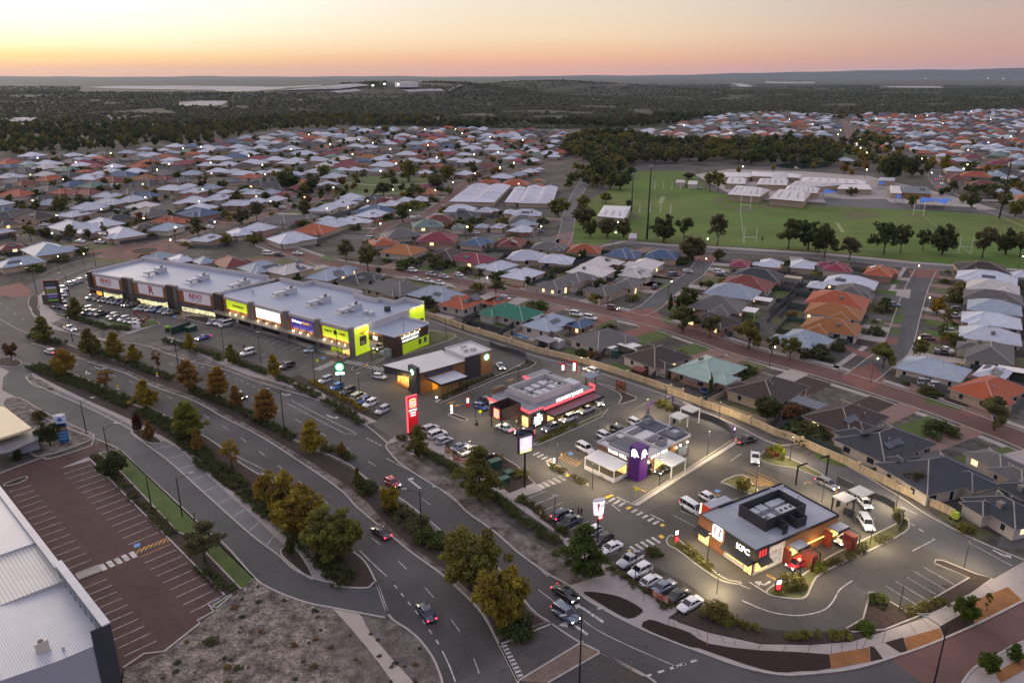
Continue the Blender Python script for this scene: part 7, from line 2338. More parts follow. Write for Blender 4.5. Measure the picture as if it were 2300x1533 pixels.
# - school,clubrooms,tank
def pitched(name,label,cat,s,z,ridge,col,wallc,skyl=0):
 q = pts(s,z)
 t = thing(name,label,cat,(0,0,0))
 o = (q[0] + q[1] + q[2] + q[3]) / 4
 t.location = (o.x,o.y,0)
 l = [(v.x - o.x,v.y - o.y) for v in q]
 MB().prism([(x*.95,y*.95) for x,y in l],0,z - .1).obj('wall',wall_m,t).color = (*wallc,1)
 m0 = ((l[0][0] + l[3][0]) / 2,(l[0][1] + l[3][1]) / 2)
 m1 = ((l[1][0] + l[2][0]) / 2,(l[1][1] + l[2][1]) / 2)
 m0,m1 = (m0[0]*.75 + m1[0]*.0,m0[1]*.75 + m1[1]*.0),(m1[0]*.75,m1[1]*.75)
 mb = MB().add([(l[i][0],l[i][1],z) for i in range(4)] + [(m0[0],m0[1],ridge),(m1[0],m1[1],ridge)],[(0,1,5,4),(1,2,5),(2,3,4,5),(3,0,4)])
 r_ = mb.obj('roof',roof_metal,t)
 r_.color = (*col,1)
 for i in range(skyl):
  f = (i + .7) / (skyl + .4)
  a = Vector((l[0][0] + (l[1][0] - l[0][0])*f,l[0][1] + (l[1][1] - l[0][1])*f,z))
  b = Vector((m0[0] + (m1[0] - m0[0])*f,m0[1] + (m1[1] - m0[1])*f,ridge))
  c_,d_ = a.lerp(b,.25),a.lerp(b,.8)
  w_ = (b - a).cross(Vector((0,0,1))).normalized()*.45
  up = Vector((0,0,.12))
  MB().add([c_ - w_ + up,c_ + w_ + up,d_ + w_ + up,d_ - w_ + up],[(0,1,2,3)]).obj('skylight',mat('skylight',(.20,.20,.22),.4),t)
 return t
SW_,SWL_ = (.50,.47,.46),(.34,.27,.19)
pitched('school_hall','white school hall with five roof lights nearest the field, left one','school building','d 1195,545 1570,572 1690,492 1300,440',4.2,7.5,SW_,SWL_,5)
pitched('school_hall','white school hall with roof lights nearest the field, right one','school building','d 1670,592 2075,628 2165,520 1800,488',4.2,7.5,SW_,SWL_,3)
pitched('school_hall','small white school wing behind the left field hall','school building','d 1170,420 1400,425 1420,360 1210,352',3.8,6.2,SW_,SWL_,2)
pitched('school_hall','white school wing with a pale pyramid roof beside it','school building','d 1530,430 1880,440 1900,375 1570,362',3.8,6.2,SW_,SWL_,4)
pitched('school_hall','long white school wing at the back by the orange tree','school building','d 1150,345 1460,345 1480,300 1160,295',3.8,5.6,SW_,SWL_)
pitched('school_hall','longest white school wing at the back with red brick end','school building','d 1460,335 2030,355 2045,318 1480,285',3.8,5.6,SW_,SWL_)
pitched('school_hall','white pyramid roofed school room in the middle of the school','school building','d 1690,370 1880,375 1890,345 1720,335',4.0,8.5,SW_,SWL_)
pitched('school_hall','large white school block on the right, front row','school building','d 1830,520 2230,530 2260,470 1890,440',4,6.2,SW_,SWL_,6)
pitched('school_hall','large white school block on the right, middle row','school building','d 1900,450 2300,455 e 330,430 d 1980,390',4,6.0,SW_,SWL_,6)
pitched('school_hall','large white school block on the right, back row','school building','d 2030,390 e 480,430 490,388 d 2060,350',4,5.8,SW_,SWL_,6)
pitched('school_hall','pale school room right of the tree in the yard','school building','e 150,480 560,490 520,430 200,430',3.6,5.0,SW_,SWL_)
pitched('storage_shed','long pale shed roof below the tall dark tree clump','shed','e 630,385 815,390 825,352 645,348',4,4.6,(.42,.43,.46),SWL_)
pitched('school_hall','grey roofed kindergarten with brown walls near the blue shade sail','school building','e 900,525 1240,540 1200,465 880,455',3.6,6,(.12,.13,.16),(.25,.12,.06))
pitched('school_hall','pale gabled classroom left of the grey kindergarten','school building','e 770,530 900,535 880,450 760,440',3.4,4.8,SW_,SWL_)
pitched('changing_room','low cream toilet block by the field car park, left one','shed','d 600,410 710,412 715,380 610,375',3.2,3.6,(.42,.38,.34),(.40,.33,.26))
pitched('changing_room','low cream toilet block by the field car park, right one','shed','d 740,430 850,432 855,390 750,385',3.2,3.6,(.48,.46,.44),(.45,.40,.34))
pitched('clubrooms','white flat roofed sports clubrooms behind a row of trees','clubrooms','B 1700,1395 1880,1412 1920,1332 1745,1325',4,5.0,(.50,.49,.50),(.42,.36,.30),3)
pitched('changing_room','small pale hut with pyramid roof at the field corner','shed','d 55,1050 155,1050 158,1000 75,990',3,4.4,(.42,.40,.42),(.36,.32,.32))
def sail(label,s,z):
 q = pts(s,z)
 t = thing('shade_sail',label,'shade sail',(q[0].x,q[0].y,0))
 n = len(q)
 c = sum(q,Vector()) / n
 mb = MB().add([v - q[0] + Vector((0,0,z + (1.0 if i % 2 else -.2))) for i,v in enumerate(q)] + [c - q[0] + Vector((0,0,z))],[(i,(i + 1) % n,n) for i in range(n)])
 mb.obj('sail',mat('blue sail',(.03,.14,.52),.7,var=.06),t).location.z = 0
 for i,v in enumerate(q):
  p_ = v - q[0]
  MB().cyl(p_.x,p_.y,0,z + (.9 if i % 2 else -.3),.09,6).obj('post',grey_metal,t)
sail('large bright blue shade sail at the right end of the school','e 1110,640 1115,590 1300,595 1470,605 1400,650 1250,635',4)
sail('blue shade sail beside the grey school court','e 0,530 10,500 180,515 200,530',4)
sail('small blue shade sail left of the kindergarten','e 830,590 840,560 920,570 910,590',3.5)
sail('small blue shade sail by the back school block','e 630,430 640,405 720,412 710,432',3.5)
tk = azd(918,300,2180)
tz = float(zt(tk[0],tk[1]))
tank = thing('water_tank','broad white water tank on the hill at the horizon','water tank',(tk[0],tk[1],tz - 1))
ang_t = math.atan2(tk[1],tk[0])
MB().cyl(0,0,0,12.5,31,40).obj('shell',mat('tank white',(.60,.58,.58),.6,var=.04),tank)
MB().cyl(0,0,12.5,13.6,31.4,40,0,6).obj('roof',mat('tank roof',(.55,.52,.50),.6),tank)
for i,(u,v) in enumerate(((838,201),(864,201),(895,200),(903,201))):
 p_ = ground_hit(u,v)
 lt = thing('flood_lamp','bright plant floodlight below the water tank, %s from the left' % ('first','second','third','fourth')[i],'floodlight',(p_[0],p_[1],float(zt(*p_))))
 MB().cyl(0,0,0,9,.4,6).obj('pole',grey_metal,lt)
 MB().box(-2,2,-2,2,8.4,11).obj('lamp_head',glow('far flood',(.95,1.0,.8),9),lt)
for i,(x,y,l_) in enumerate(((1310,484,'left of centre on the far right plain'),(745,500,'far out beyond the wooded park'),(1665,511,'beyond the far right estate'),(2065,511,'near the right edge of the plain'),(2165,512,'closest to the right edge of the plain'))):
 p_ = ground_hit(*px('C',x,y))
 lt = thing('distant_lamp','tiny lamp ' + l_,'lamp',(p_[0],p_[1],float(zt(*p_))))
 MB().cyl(0,0,0,10,.5,6).obj('pole',grey_metal,lt)
 MB().box(-3,3,-3,3,10,13).obj('lamp_head',MATS['far flood'],lt)
# - cars
paint = mat('car paint',(1,1,1),.28,tint=True,var=0,fine=0,spec=.6)
pb = paint.node_tree.nodes['Principled BSDF']
pb.inputs['Coat Weight'].default_value = .6
pb.inputs['Coat Roughness'].default_value = .08
glass_m = mat('car glass',(.012,.014,.018),.06,var=0,fine=0,spec=.7)
rim_m = mat('wheel rim',(.30,.31,.33),.35,.6,var=0,fine=0)
head_off = mat('headlamp lens',(.55,.57,.6),.2,var=0,fine=0)
head_on = glow('headlamp lit',(1,.97,.86),16)
tail_off = mat('tail lamp lens',(.20,.012,.012),.3,var=0,fine=0)
tail_on = glow('tail lamp lit',(1,.02,.05),9)
trim_m = mat('black trim',(.018,.018,.02),.6,var=0,fine=0)
CARC = dict(white=(.62,.62,.63),silver=(.36,.38,.41),grey=(.13,.135,.145),black=(.010,.010,.012),blue=(.015,.055,.26),navy=(.010,.016,.055),sky=(.015,.16,.48),red=(.34,.012,.018),maroon=(.10,.012,.02),teal=(.16,.27,.30),slate=(.12,.155,.22),yellow=(.50,.36,.02),brown=(.11,.05,.035),green=(.022,.045,.055),cream=(.52,.48,.30),gold=(.30,.27,.22))
CART = dict(hatch=(4.15,.87,.93,1.48,.86,(1.15,.45,-1.35,-1.92)),sedan=(4.75,.90,.93,1.45,.86,(1.15,.40,-.95,-1.65)),suv=(4.65,.93,1.05,1.70,1.00,(1.20,.60,-1.65,-2.15)),wagon=(4.85,.95,1.10,1.85,1.08,(1.25,.75,-2.00,-2.30)),van=(5.1,.97,1.15,1.97,1.12,(2.05,1.25,-2.35,-2.50)),ute=(5.25,.93,1.08,1.78,1.05,(1.15,.65,-.55,-.95)))
CARM = {}
def car_meshes(kind):
 if kind in CARM:
  return CARM[kind]
 L,w,zb,zr,zh,(x1,x2,x3,x4) = CART[kind]
 h = L / 2
 st = [(-h,w*.80,.42,zb*.88),(-h + .10,w*.93,.30,zb*.97),(-h + .5,w,.24,zb),(x4 + .2,w,.22,zb),(0,w,.22,zb),(x1,w,.22,zb),(x1 + .12,w,.22,zh + .02),(h - .55,w*.97,.24,zh*.97),(h - .12,w*.88,.30,zh*.84),(h,w*.74,.40,zh*.66)]
 mb = MB()
 n = 10
 for x,ww,z0,z1 in st:
  mb.v += [(x,-ww*.86,z0),(x,-ww*.98,z0 + .14),(x,-ww,(z0 + z1) / 2),(x,-ww*.96,z1 - .10),(x,-ww*.84,z1),(x,ww*.84,z1),(x,ww*.96,z1 - .10),(x,ww,(z0 + z1) / 2),(x,ww*.98,z0 + .14),(x,ww*.86,z0)]
 for i in range(len(st) - 1):
  for k in range(n):
   mb.f.append((i*n + k,i*n + (k + 1) % n,(i + 1)*n + (k + 1) % n,(i + 1)*n + k))
   mb.m.append(0)
 mb.f += [tuple(range(n)),tuple((len(st) - 1)*n + k for k in range(n))[::-1]]
 mb.m += [0,0]
 wr = w*.74
 wb = w*.90
 r0 = [(x2 + .03,-wr,zr - .05),(x2 + .03,wr,zr - .05),(x3 - .05,wr,zr - .06),(x3 - .05,-wr,zr - .06)]
 r1 = [(x2 - .15,-wr*.82,zr),(x2 - .15,wr*.82,zr),(x3 + .15,wr*.82,zr),(x3 + .15,-wr*.82,zr)]
 o = len(mb.v)
 mb.add(r0 + r1,[(4,5,6,7),(0,1,5,4),(1,2,6,5),(2,3,7,6),(3,0,4,7),(3,2,1,0)])
 for s in (-1,1):
  for (xa,xb) in ((x1,x2),(x4,x3)):
   mb.tube([(xa,s*wb*.98,zb - .03),(xb,s*wr*.99,zr - .05)],.055,4)
  xm = (x2 + x3) / 2 - .05
  mb.tube([(xm,s*wb,zb - .03),(xm,s*wr*1.0,zr - .05)],.045,4)
  if kind in ('suv','wagon','van'):
   xm2 = x3*.55 + xm*.45 - .25
   mb.tube([(xm2,s*wb,zb - .03),(xm2,s*wr,zr - .05)],.06,4)
  mb.tube([(x2,s*wr,zr - .05),(x3,s*wr,zr - .06)],.05,4)
  mb.box(x1 - .35,x1 - .15,s*(w + .02) - .09,s*(w + .02) + .09,zb - .02,zb + .14)
 body = mb.mesh('body',[paint],True)
 g = MB()
 g.add([(x1,-wb*.93,zb - .04),(x1,wb*.93,zb - .04),(x4,wb*.93,zb - .04),(x4,-wb*.93,zb - .04),(x2,-wr*.97,zr - .04),(x2,wr*.97,zr - .04),(x3,wr*.97,zr - .05),(x3,-wr*.97,zr - .05)],[(0,1,5,4),(1,2,6,5),(2,3,7,6),(3,0,4,7)])
 glass = g.mesh('glass',[glass_m])
 wh = MB()
 rw_ = .33 if kind in ('hatch','sedan') else .37
 ring = [(math.cos(a)*rw_,math.sin(a)*rw_) for a in [2*math.pi*i / 14 for i in range(14)]]
 wh.add([(a,-.11,b + rw_) for a,b in ring] + [(a,.11,b + rw_) for a,b in ring],[tuple(range(14)),tuple(range(14,28))[::-1]] + [(i,14 + i,14 + (i + 1) % 14,(i + 1) % 14) for i in range(14)])
 for s in (-1,1):
  wh.add([(a*.62,s*.118,b*.62 + rw_) for a,b in ring],[tuple(range(14))],1)
 wheel = wh.mesh('wheel',[rubber,rim_m])
 hl = MB().box(-.10,.06,-.17,.17,-.08,.08).mesh('headlight',[head_off])
 tl = MB().box(-.05,.05,-.14,.14,-.10,.12).mesh('tail_light',[tail_off])
 extra = []
 if kind == 'ute':
  t = MB().box(-h + .15,x4 - .15,-w*.78,w*.78,zb - .02,zb + .02)
  extra.append(('tray_liner',t.mesh('tray_liner',[trim_m])))
 pl = MB().box(-h - .02,-h + .01,-.26,.26,.55,.68).box(h - .02,h + .01,-.2,.2,.42,.53)
 extra.append(('number_plate',pl.mesh('number_plate',[white_paint])))
 bp = MB().box(h - .10,h + .012,-w*.6,w*.6,.30,.50)
 extra.append(('grille',bp.mesh('grille',[trim_m])))
 CARM[kind] = (body,glass,wheel,hl,tl,extra)
 return CARM[kind]
CARS = []
def car(p,head,kind,col,label=None,lights='',group='parked cars',far=False):
 L,w,zb,zr,zh,xs = CART[kind]
 body,glass,wheel,hl,tl,extra = car_meshes(kind)
 t = thing('van' if kind == 'van' else ('pickup' if kind == 'ute' else 'car'),None,None,(p[0],p[1],.03),head)
 b = link('body',body,t)
 b.color = (*CARC[col],1)
 link('windows',glass,t)
 for x in (L*.305,-L*.29):
  for s in (-1,1):
   link('wheel',wheel,t,(x,s*(w - .10),0))
 if not far:
  for s in (-1,1):
   o = link('headlight',hl,t,(L / 2 - .12,s*w*.68,zh*.70))
   if 'h' in lights:
    o.material_slots[0].link = 'OBJECT'
    o.material_slots[0].material = head_on
   o = link('tail_light',tl,t,(-L / 2 + .03,s*w*.72,zb*.80))
   if 't' in lights:
    o.material_slots[0].link = 'OBJECT'
    o.material_slots[0].material = tail_on
  for nm,me in extra:
   link(nm,me,t)
 CARS.append(t)
 word = dict(hatch='hatchback',sedan='sedan',suv='crossover',wagon='four wheel drive',van='van',ute='pickup')[kind]
 cname = dict(sky='bright blue',navy='dark blue',slate='blue grey',teal='pale teal',gold='beige',cream='cream',green='dark green').get(col,col)
 cat = 'van' if kind == 'van' else ('pickup' if kind == 'ute' else 'car')
 if label:
  tag(t,label,cat)
 else:
  later(t,cname + ' ' + word,cat,group)
 return t
def heading(t_,x0,y0,x1,y1):
 a,b = at(t_,x0,y0),at(t_,x1,y1)
 return math.atan2(b.y - a.y,b.x - a.x)
def cars(t_,hd,s,group='parked cars',lights='',far=False,jit=.03):
 for i,e_ in enumerate(s.split(';')):
  q = e_.strip().split(',')
  if len(q) < 4:
   continue
  p = at(t_,float(q[0]),float(q[1]),.7)
  h = hd + (math.pi if 'r' in q[4:] else 0)
  car(p,h + ri.uniform(-jit,jit),q[2],q[3],None,''.join(z for z in q[4:] if z in ('h','t','ht')),group,far)
hd = math.atan2(math.sin(a1 - math.pi / 2),math.cos(a1 - math.pi / 2))
cars('j',hd,'948,492,suv,silver;1018,503,hatch,maroon;1066,518,hatch,grey;1120,522,suv,grey;1163,532,hatch,grey;1218,540,suv,slate;1278,548,suv,black;1318,560,hatch,green,h;1380,566,wagon,black;1448,600,sedan,silver;1508,604,sedan,grey;1562,612,sedan,silver;1622,618,suv,blue;1680,628,hatch,silver;1738,642,sedan,silver;1800,646,suv,black','cars parked before the gym')
cars('j',hd,'905,612,suv,white;906,650,suv,black;972,652,suv,silver;1048,662,ute,black;1168,682,suv,silver;1192,706,hatch,grey;1282,716,suv,white;1335,732,hatch,grey;1385,738,hatch,white;1432,750,hatch,white','cars parked in the row behind the low hedge')
h2 = heading('j',650,440,720,460)
cars('j',heading('j',760,350,700,330),'712,356,suv,white;765,336,hatch,white;822,318,suv,white;905,288,hatch,white','cars parked at the far left end')
cars('j',h2,'655,403,suv,white;642,440,hatch,silver;640,466,suv,white;640,528,hatch,white;595,588,suv,navy;680,602,sedan,silver','cars parked beside the tenant pylon')
hk = math.atan2(math.sin(a2 - math.pi / 2),math.cos(a2 - math.pi / 2))
cars('k',hk,'128,750,hatch,silver;205,754,suv,white;265,768,van,white;492,1062,wagon,white;900,1198,suv,black;1135,1030,hatch,teal','cars in the shop car park')
cars('j',hk,'2098,905,sedan,blue,ht','cars in the shop car park')
hl_ = heading('l',450,900,310,965)
cars('l',hl_,'378,930,suv,silver;490,998,hatch,sky;605,1045,suv,black;715,1103,wagon,cream,r;772,1140,hatch,blue;838,1172,suv,white;968,1240,suv,silver','cars parked in front of the coffee shop')
car(at('l',930,893,.7),heading('l',870,885,1000,910),'hatch','white','white hatchback parked by the coffee shop planter')
car(at('l',2180,785,.7),heading('l',2150,745,2205,820),'sedan','silver','silver sedan with headlights leaving the coffee shop drive through','h')
car(at('l',935,590,.7),heading('l',985,570,880,620),'suv','silver','silver crossover in the bright drive in bottle shop','h')
hm = heading('m',540,1090,650,1050)
cars('m',hm,'535,975,suv,silver;608,1035,wagon,white;678,1092,hatch,silver;845,1158,sedan,slate;930,1200,ute,white;1140,1270,hatch,black,h','cars parked behind the red pylon sign')
hd3 = R(43.1) + math.pi
cars('m',heading('m',1010,720,1110,765),'1058,742,hatch,blue;1098,672,hatch,navy,r','cars beside the burger restaurant')
car(at('m',1302,962,.7),heading('m',1370,985,1235,935),'sedan','white','white sedan under the dark sign box of the burger restaurant','t')
car(at('m',1510,1012,.7),heading('m',1600,1015,1425,1010),'suv','navy','dark blue crossover turning at the burger restaurant corner','ht')
car(at('m',1780,962,.7),hd3,'suv','grey','grey crossover first in line under the burger restaurant canopy','h')
car(at('m',1962,868,.7),hd3,'wagon','white','white four wheel drive second in line under the canopy','h')
car(at('m',2150,778,.7),hd3,'ute','silver','silver pickup third in line under the canopy','h')
car(at('m',2278,690,.7),heading('m',2240,640,2290,730),'sedan','silver','silver sedan at the back of the burger drive through','h')
car(at('m',2200,372,.7),heading('m',2250,390,2140,350),'suv','white','white crossover driving on the lane beside the long wall','h')
hn = heading('n',470,690,610,770)
cars('n',hn,'525,718,wagon,white;730,592,suv,white;872,535,suv,black,h;1048,456,suv,white','cars beside the purple restaurant')
car(at('n',1345,928,.7),R(42.5) + math.pi,'sedan','black','black sedan with lights on under the white drive through canopy','h')
car(at('n',2200,632,.7),heading('n',2120,650,2280,615),'ute','black','black pickup with red tail lights near the long wall','t')
car(at('o',1132,118,.7),heading('o',1130,60,1132,180),'ute','white','white tray pickup with headlights beside the small red banner','h')
ho = heading('o',420,590,560,680)
cars('o',ho,'478,640,van,white,t;650,535,hatch,white','cars beside the chicken restaurant')
car(at('o',1875,392,.7),heading('o',1790,350,1960,440),'suv','grey','dark grey crossover entering the chicken restaurant drive through','ht')
car(at('o',1568,1210,.7),R(31.3) + math.pi,'hatch','red','red hatchback with lights on at the first order window','h')
car(at('o',2065,965,.7),R(31.3) + math.pi,'hatch','white','white hatchback at the second order window','h')
car(at('r',800,740,.7),heading('r',760,700,830,780),'hatch','white','white hatchback beside the pale order canopy','h')
car(at('r',815,932,.7),heading('r',770,860,870,1020),'wagon','white','white wagon with headlights rounding the drive through bend','h')
hp = heading('p',700,520,860,440)
car(at('p',750,478,.7),hp,'suv','navy','dark blue crossover with red tail lights next to two standing people','t')
car(at('p',830,548,.7),hp,'ute','green','dark blue green pickup with roof rack next to two standing people')
cars('p',heading('p',1330,800,1190,870),'1062,650,hatch,white;1172,728,hatch,black;1250,820,sedan,white;1452,948,ute,silver;1555,1055,suv,white;1665,1158,hatch,white,r;1800,1218,sedan,slate,r;1950,1302,sedan,black,r;2070,1400,sedan,white','cars parked along the front footpath')
car(at('H',375,235,.7),heading('H',340,205,420,262),'hatch','red','red hatchback with headlights behind the small golden median tree','h')
car(at('H',302,555,.7),heading('H',350,590,255,520),'sedan','black','black sedan with bright tail lights driving away on the near carriageway','t')
car(at('H',595,1068,.7),heading('H',630,1120,560,1015),'sedan','navy','dark blue sedan with tail lights nearest the bottom of the frame','t')
car(at('H',1492,950,.7),heading('H',1440,915,1550,985),'sedan','black','black sedan with headlights beside the oval bark bed','ht')
car(at('H',1495,1082,.7),heading('H',1430,1035,1560,1130),'wagon','slate','blue grey four wheel drive turning at the end of the median','ht')
car(at('j',720,815,.7),heading('j',650,790,790,845),'ute','white','white pickup with headlights on the far carriageway by the gym','h')
car(at('j',520,1050,.7),heading('j',590,1065,450,1030),'hatch','white','white hatchback with red tail lights behind the big golden tree','t')
car(at('D',965,1110,.7),heading('D',1000,1130,930,1085),'hatch','black','dark car with tail lights half hidden behind a golden tree','t')
car(at('D',1555,1112,.7),heading('D',1520,1090,1590,1130),'hatch','black','dark car with headlights hidden behind a rust coloured tree','h')
hE = heading('E',480,300,560,315)
cars('E',hE,'508,306,suv,white;628,330,sedan,silver;712,346,sedan,silver;808,334,hatch,white;535,363,sedan,white;608,375,ute,white;680,388,ute,white;1105,486,suv,white;1565,588,wagon,white;1655,612,wagon,white;1800,548,suv,maroon,h','cars parked in the near estate')
cars('E',R(63),'2075,412,suv,navy;2175,330,suv,slate;1430,408,hatch,slate','cars parked in the near estate')
cars('F',heading('F',300,315,370,320),'330,316,suv,white;342,335,sedan,black;130,312,hatch,silver;40,332,suv,slate;120,497,suv,white;1845,477,sedan,yellow;1870,553,hatch,navy;1850,600,ute,silver;1830,700,suv,silver;1675,740,suv,brown;1790,822,ute,white;1780,838,ute,black;1670,1030,wagon,silver;1738,1046,suv,white;1455,528,suv,slate;845,1120,hatch,red','cars parked in the near estate')
cars('D',heading('D',500,118,560,124),'520,119,sedan,white;650,123,ute,white;1730,199,van,white;1805,206,suv,black;1925,196,sedan,white;1355,29,sedan,white','cars parked in the middle estate')
cars('c',heading('c',1060,1080,1110,1030),'1065,1055,hatch,silver;715,1210,suv,silver;775,1193,sedan,silver;1205,945,hatch,navy','cars parked in the middle estate',far=True)
cars('c',R(5),'1480,1380,hatch,white;180,1448,wagon,white;2260,1360,suv,slate','cars parked in the middle estate',far=True)
cars('b',R(20),'395,1305,hatch,white;430,1240,suv,slate;1278,1078,sedan,silver','cars parked in the middle estate',far=True)
cars('a',R(15),'1430,1100,hatch,silver;545,1282,sedan,white;990,1480,sedan,white;1230,1490,ute,white;1835,1050,sedan,white','cars parked in the left estate',far=True)
cars('d',R(5),'880,465,hatch,white;740,1418,hatch,silver;590,1462,suv,navy;1095,1425,suv,white','cars by the sports field',far=True)
for i,(x,y,l_) in enumerate(((1295,372,'t'),(1320,455,'t'),(1355,412,'h'))):
 car(at('e',x,y,.7),heading('e',1300,350,1330,460) + (0 if l_ == 'h' else math.pi),'hatch','grey','car with glowing %s on the bend right of the school, %s' % ('headlights' if l_ == 'h' else 'tail lights',('upper one','lower one','coming nearer')[i]),l_)
for i,(x,y) in enumerate(((1205,990),(1215,940))):
 car(at('C',x,y,.7),R(-100),'suv','white','car with headlights on the far straight street, %s one' % ('nearer','farther')[i],'h')
for t_,x,y,l_ in (('a',1415,830,'pale blue caravan parked among dark roofs on the left'),('a',90,535,'white caravan beside a dark red roof at the far left')):
 p_ = at(t_,x,y)
 cv = thing('caravan',l_,'caravan',p_,R(15))
 MB().box(-3,3,-1.2,1.2,.5,2.7).box(-3.2,-2.9,-1.1,1.1,.7,2.2).box(2.95,3.2,-1.1,1.1,.7,2.2).obj('body',mat('caravan white',(.55,.58,.62),.5),cv)
 MB().box(-1.5,.5,-1.22,-1.19,1.5,2.2).obj('window',win_m,cv)
 for sy in (-1.1,1.1):
  MB().tube([(0,sy - .08,.35),(0,sy + .08,.35)],.35,10).obj('wheel',rubber,cv)
# - signs,lamps,walls,small things
b0 = at('m',310,1040)
py = thing('pylon_sign','tall red pylon sign with yellow bun emblem at the driveway corner','sign',b0,R(38))
RW = 2.55
MB().box(0,RW,-.28,.28,.55,9.3).obj('body',mat('red pylon',(.36,.010,.020),.45,var=.05,emit=(1,.02,.04),estr=.16),py)
MB().box(-.12,0,-.3,.3,.5,9.35).box(-.12,RW + .1,-.3,.3,9.3,9.42).obj('edge_light',pink_glow,py)
MB().box(-.1,RW + .1,-.35,.35,0,.55).obj('plinth',black_metal,py)
bun(py,RW / 2,-.3,7.75,.96,'y')
for z0,z1,m_,s_ in ((5.75,6.25,cool_glow,'DRIVE THRU'),(5.1,5.5,white_glow,'OPEN 24'),(4.45,4.9,white_glow,'HOURS')):
 if m_ is cool_glow:
  MB().box(.15,RW - .1,-.33,-.28,z0 - .1,z1 + .1).obj('sign_strip',mat('strip dark',(.03,.05,.05),.5,emit=(.05,.2,.18),estr=.4),py)
 text('lettering',s_,.5,m_,py,(RW / 2,-.35,(z0 + z1) / 2),90,0,.02,True,.75)
lamp_light(py,(RW / 2,-1.5,5),45,(1,.25,.22),.6)
b0 = at('l',545,1140)
rs = thing('round_pylon_sign','black pole with glowing round green sign at the coffee shop car park','sign',b0,R(8))
MB().cyl(0,0,0,8.2,.13,10).obj('pole',black_metal,rs)
mb = MB()
disc_y(mb,0,-.22,9.05,1.22,0,36)
disc_y(mb,0,.22,9.05,1.22,0,36)
mb.obj('round_sign',green_glow,rs)
mb = MB()
disc_y(mb,0,-.26,9.05,.86,0,36)
mb.obj('sign_centre',cool_glow,rs)
mb = MB()
for a in range(8):
 q = R(a*45 + 12)
 mb.add([(.35*math.cos(q),-.28,9.05 + .35*math.sin(q)),(.8*math.cos(q - .16),-.28,9.05 + .8*math.sin(q - .16)),(.8*math.cos(q + .16),-.28,9.05 + .8*math.sin(q + .16))],[(0,1,2)])
mb.obj('sign_pattern',green_glow,rs)
rim_ = MB()
rim_.tube([(1.22*math.cos(2*math.pi*i / 36),0,9.05 + 1.22*math.sin(2*math.pi*i / 36)) for i in range(37)],.24,4)
rim_.obj('rim',mat('sign rim',(.03,.05,.04),.5),rs)
for x in (-.62,.55):
 MB().box(x - .5,x + .5,-.12,.12,6.95,7.55).obj('hours_panel',cool_glow,rs)
text('lettering','24',.5,green_glow,rs,(.55,-.16,7.25),90,0,.01,True)
MB().box(-1.1,1.1,-.08,.08,6.85,6.95).obj('bracket',black_metal,rs)
lamp_light(rs,(0,-1.4,8.5),30,(.75,1,.8),.5)
b0 = at('H',1232,275)
lp = thing('billboard_sign','black pole with square lilac and yellow lit sign','sign',b0,R(32))
MB().cyl(0,0,0,8.1,.2,10).obj('pole',black_metal,lp)
MB().box(-1.55,1.55,-.35,.35,8.0,11.6).obj('case',black_metal,lp)
MB().box(-1.4,1.4,-.38,-.33,8.75,11.45).obj('sign_face',lilac_glow,lp)
MB().box(-1.4,1.4,-.38,-.33,8.15,8.72).obj('sign_face',glow('lime yellow glow',(.75,.78,.25),.8),lp)
out_ = [(.62*math.cos(R(a)),.62*math.sin(R(a))) for a in range(0,181,15)] + [(-.78,-.3),(.78,-.3)]
plate('bell_emblem',lp,white_glow,out_,(0,-.39,10.55),'y',.03)
text('lettering','TACO BELL',.42,white_glow,lp,(0,-.41,9.35),90,0,.01,True)
text('lettering','DRIVE THRU',.3,white_glow,lp,(0,-.41,8.43),90,0,.01,True)
lamp_light(lp,(0,-1.8,9.6),30,(.9,.75,1),.6)
b0 = at('p',1110,800)
bk = thing('bucket_sign','black pole carrying a giant white bucket with red stripe','sign',b0,R(25))
MB().cyl(0,0,0,6.6,.16,10).obj('pole',black_metal,bk)
mb = MB()
n = 28
shape = [(1.16*math.cos(2*math.pi*k / n),.62*math.sin(2*math.pi*k / n)) for k in range(n)]
zs = [(6.35,.80),(6.7,.84),(8.0,.94),(9.2,1.02)]
mb.v = [(x*s,y*s,z) for z,s in zs for x,y in shape]
mb.f = [(i*n + k,i*n + (k + 1) % n,(i + 1)*n + (k + 1) % n,(i + 1)*n + k) for i in range(3) for k in range(n)] + [tuple(range(n))[::-1]]
mb.m = [0]*len(mb.f)
mb.obj('bucket',mat('lit bucket',(.75,.72,.75),.5,var=0,fine=0,emit=(.92,.88,.95),estr=.75),bk,smooth_=False)
MB().add([(x*1.02,y*1.02,9.22) for x,y in shape],[tuple(range(n))]).obj('lid',mat('bucket lid',(.48,.46,.50),.6),bk)
MB().tube([(x*1.03,y*1.03,9.2) for x,y in shape + shape[:1]],.05,5).obj('rim',black_metal,bk)
def on_bucket(u,z):
 a = R(-90) + u / 1.05
 s = .80 + (z - 6.35) / 2.85*.22 + .03
 return (1.16*s*math.cos(a),.62*s*math.sin(a) - .02,z)
MB().add([on_bucket(-.62,8.75),on_bucket(-.12,8.75),on_bucket(-.28,7.15),on_bucket(-.46,7.15)],[(0,1,2,3)]).obj('stripe',mat('bucket red',(.35,.006,.03),.5,emit=(.4,.0,.04),estr=.3),bk)
text('lettering','KFC',.55,mat('bucket blue grey',(.18,.18,.28),.5),bk,(.42,-.66,8.2),90,12,.02,True)
MB().cyl(0,0,5.6,6.3,.3,10).obj('collar',black_metal,bk)
mb = MB()
disc_y(mb,.18,-.36,5.85,.52,0,24)
mb.obj('round_sign',red_glow,bk)
text('lettering','DRIVE',.26,white_glow,bk,(.18,-.38,5.98),90,0,.01,True)
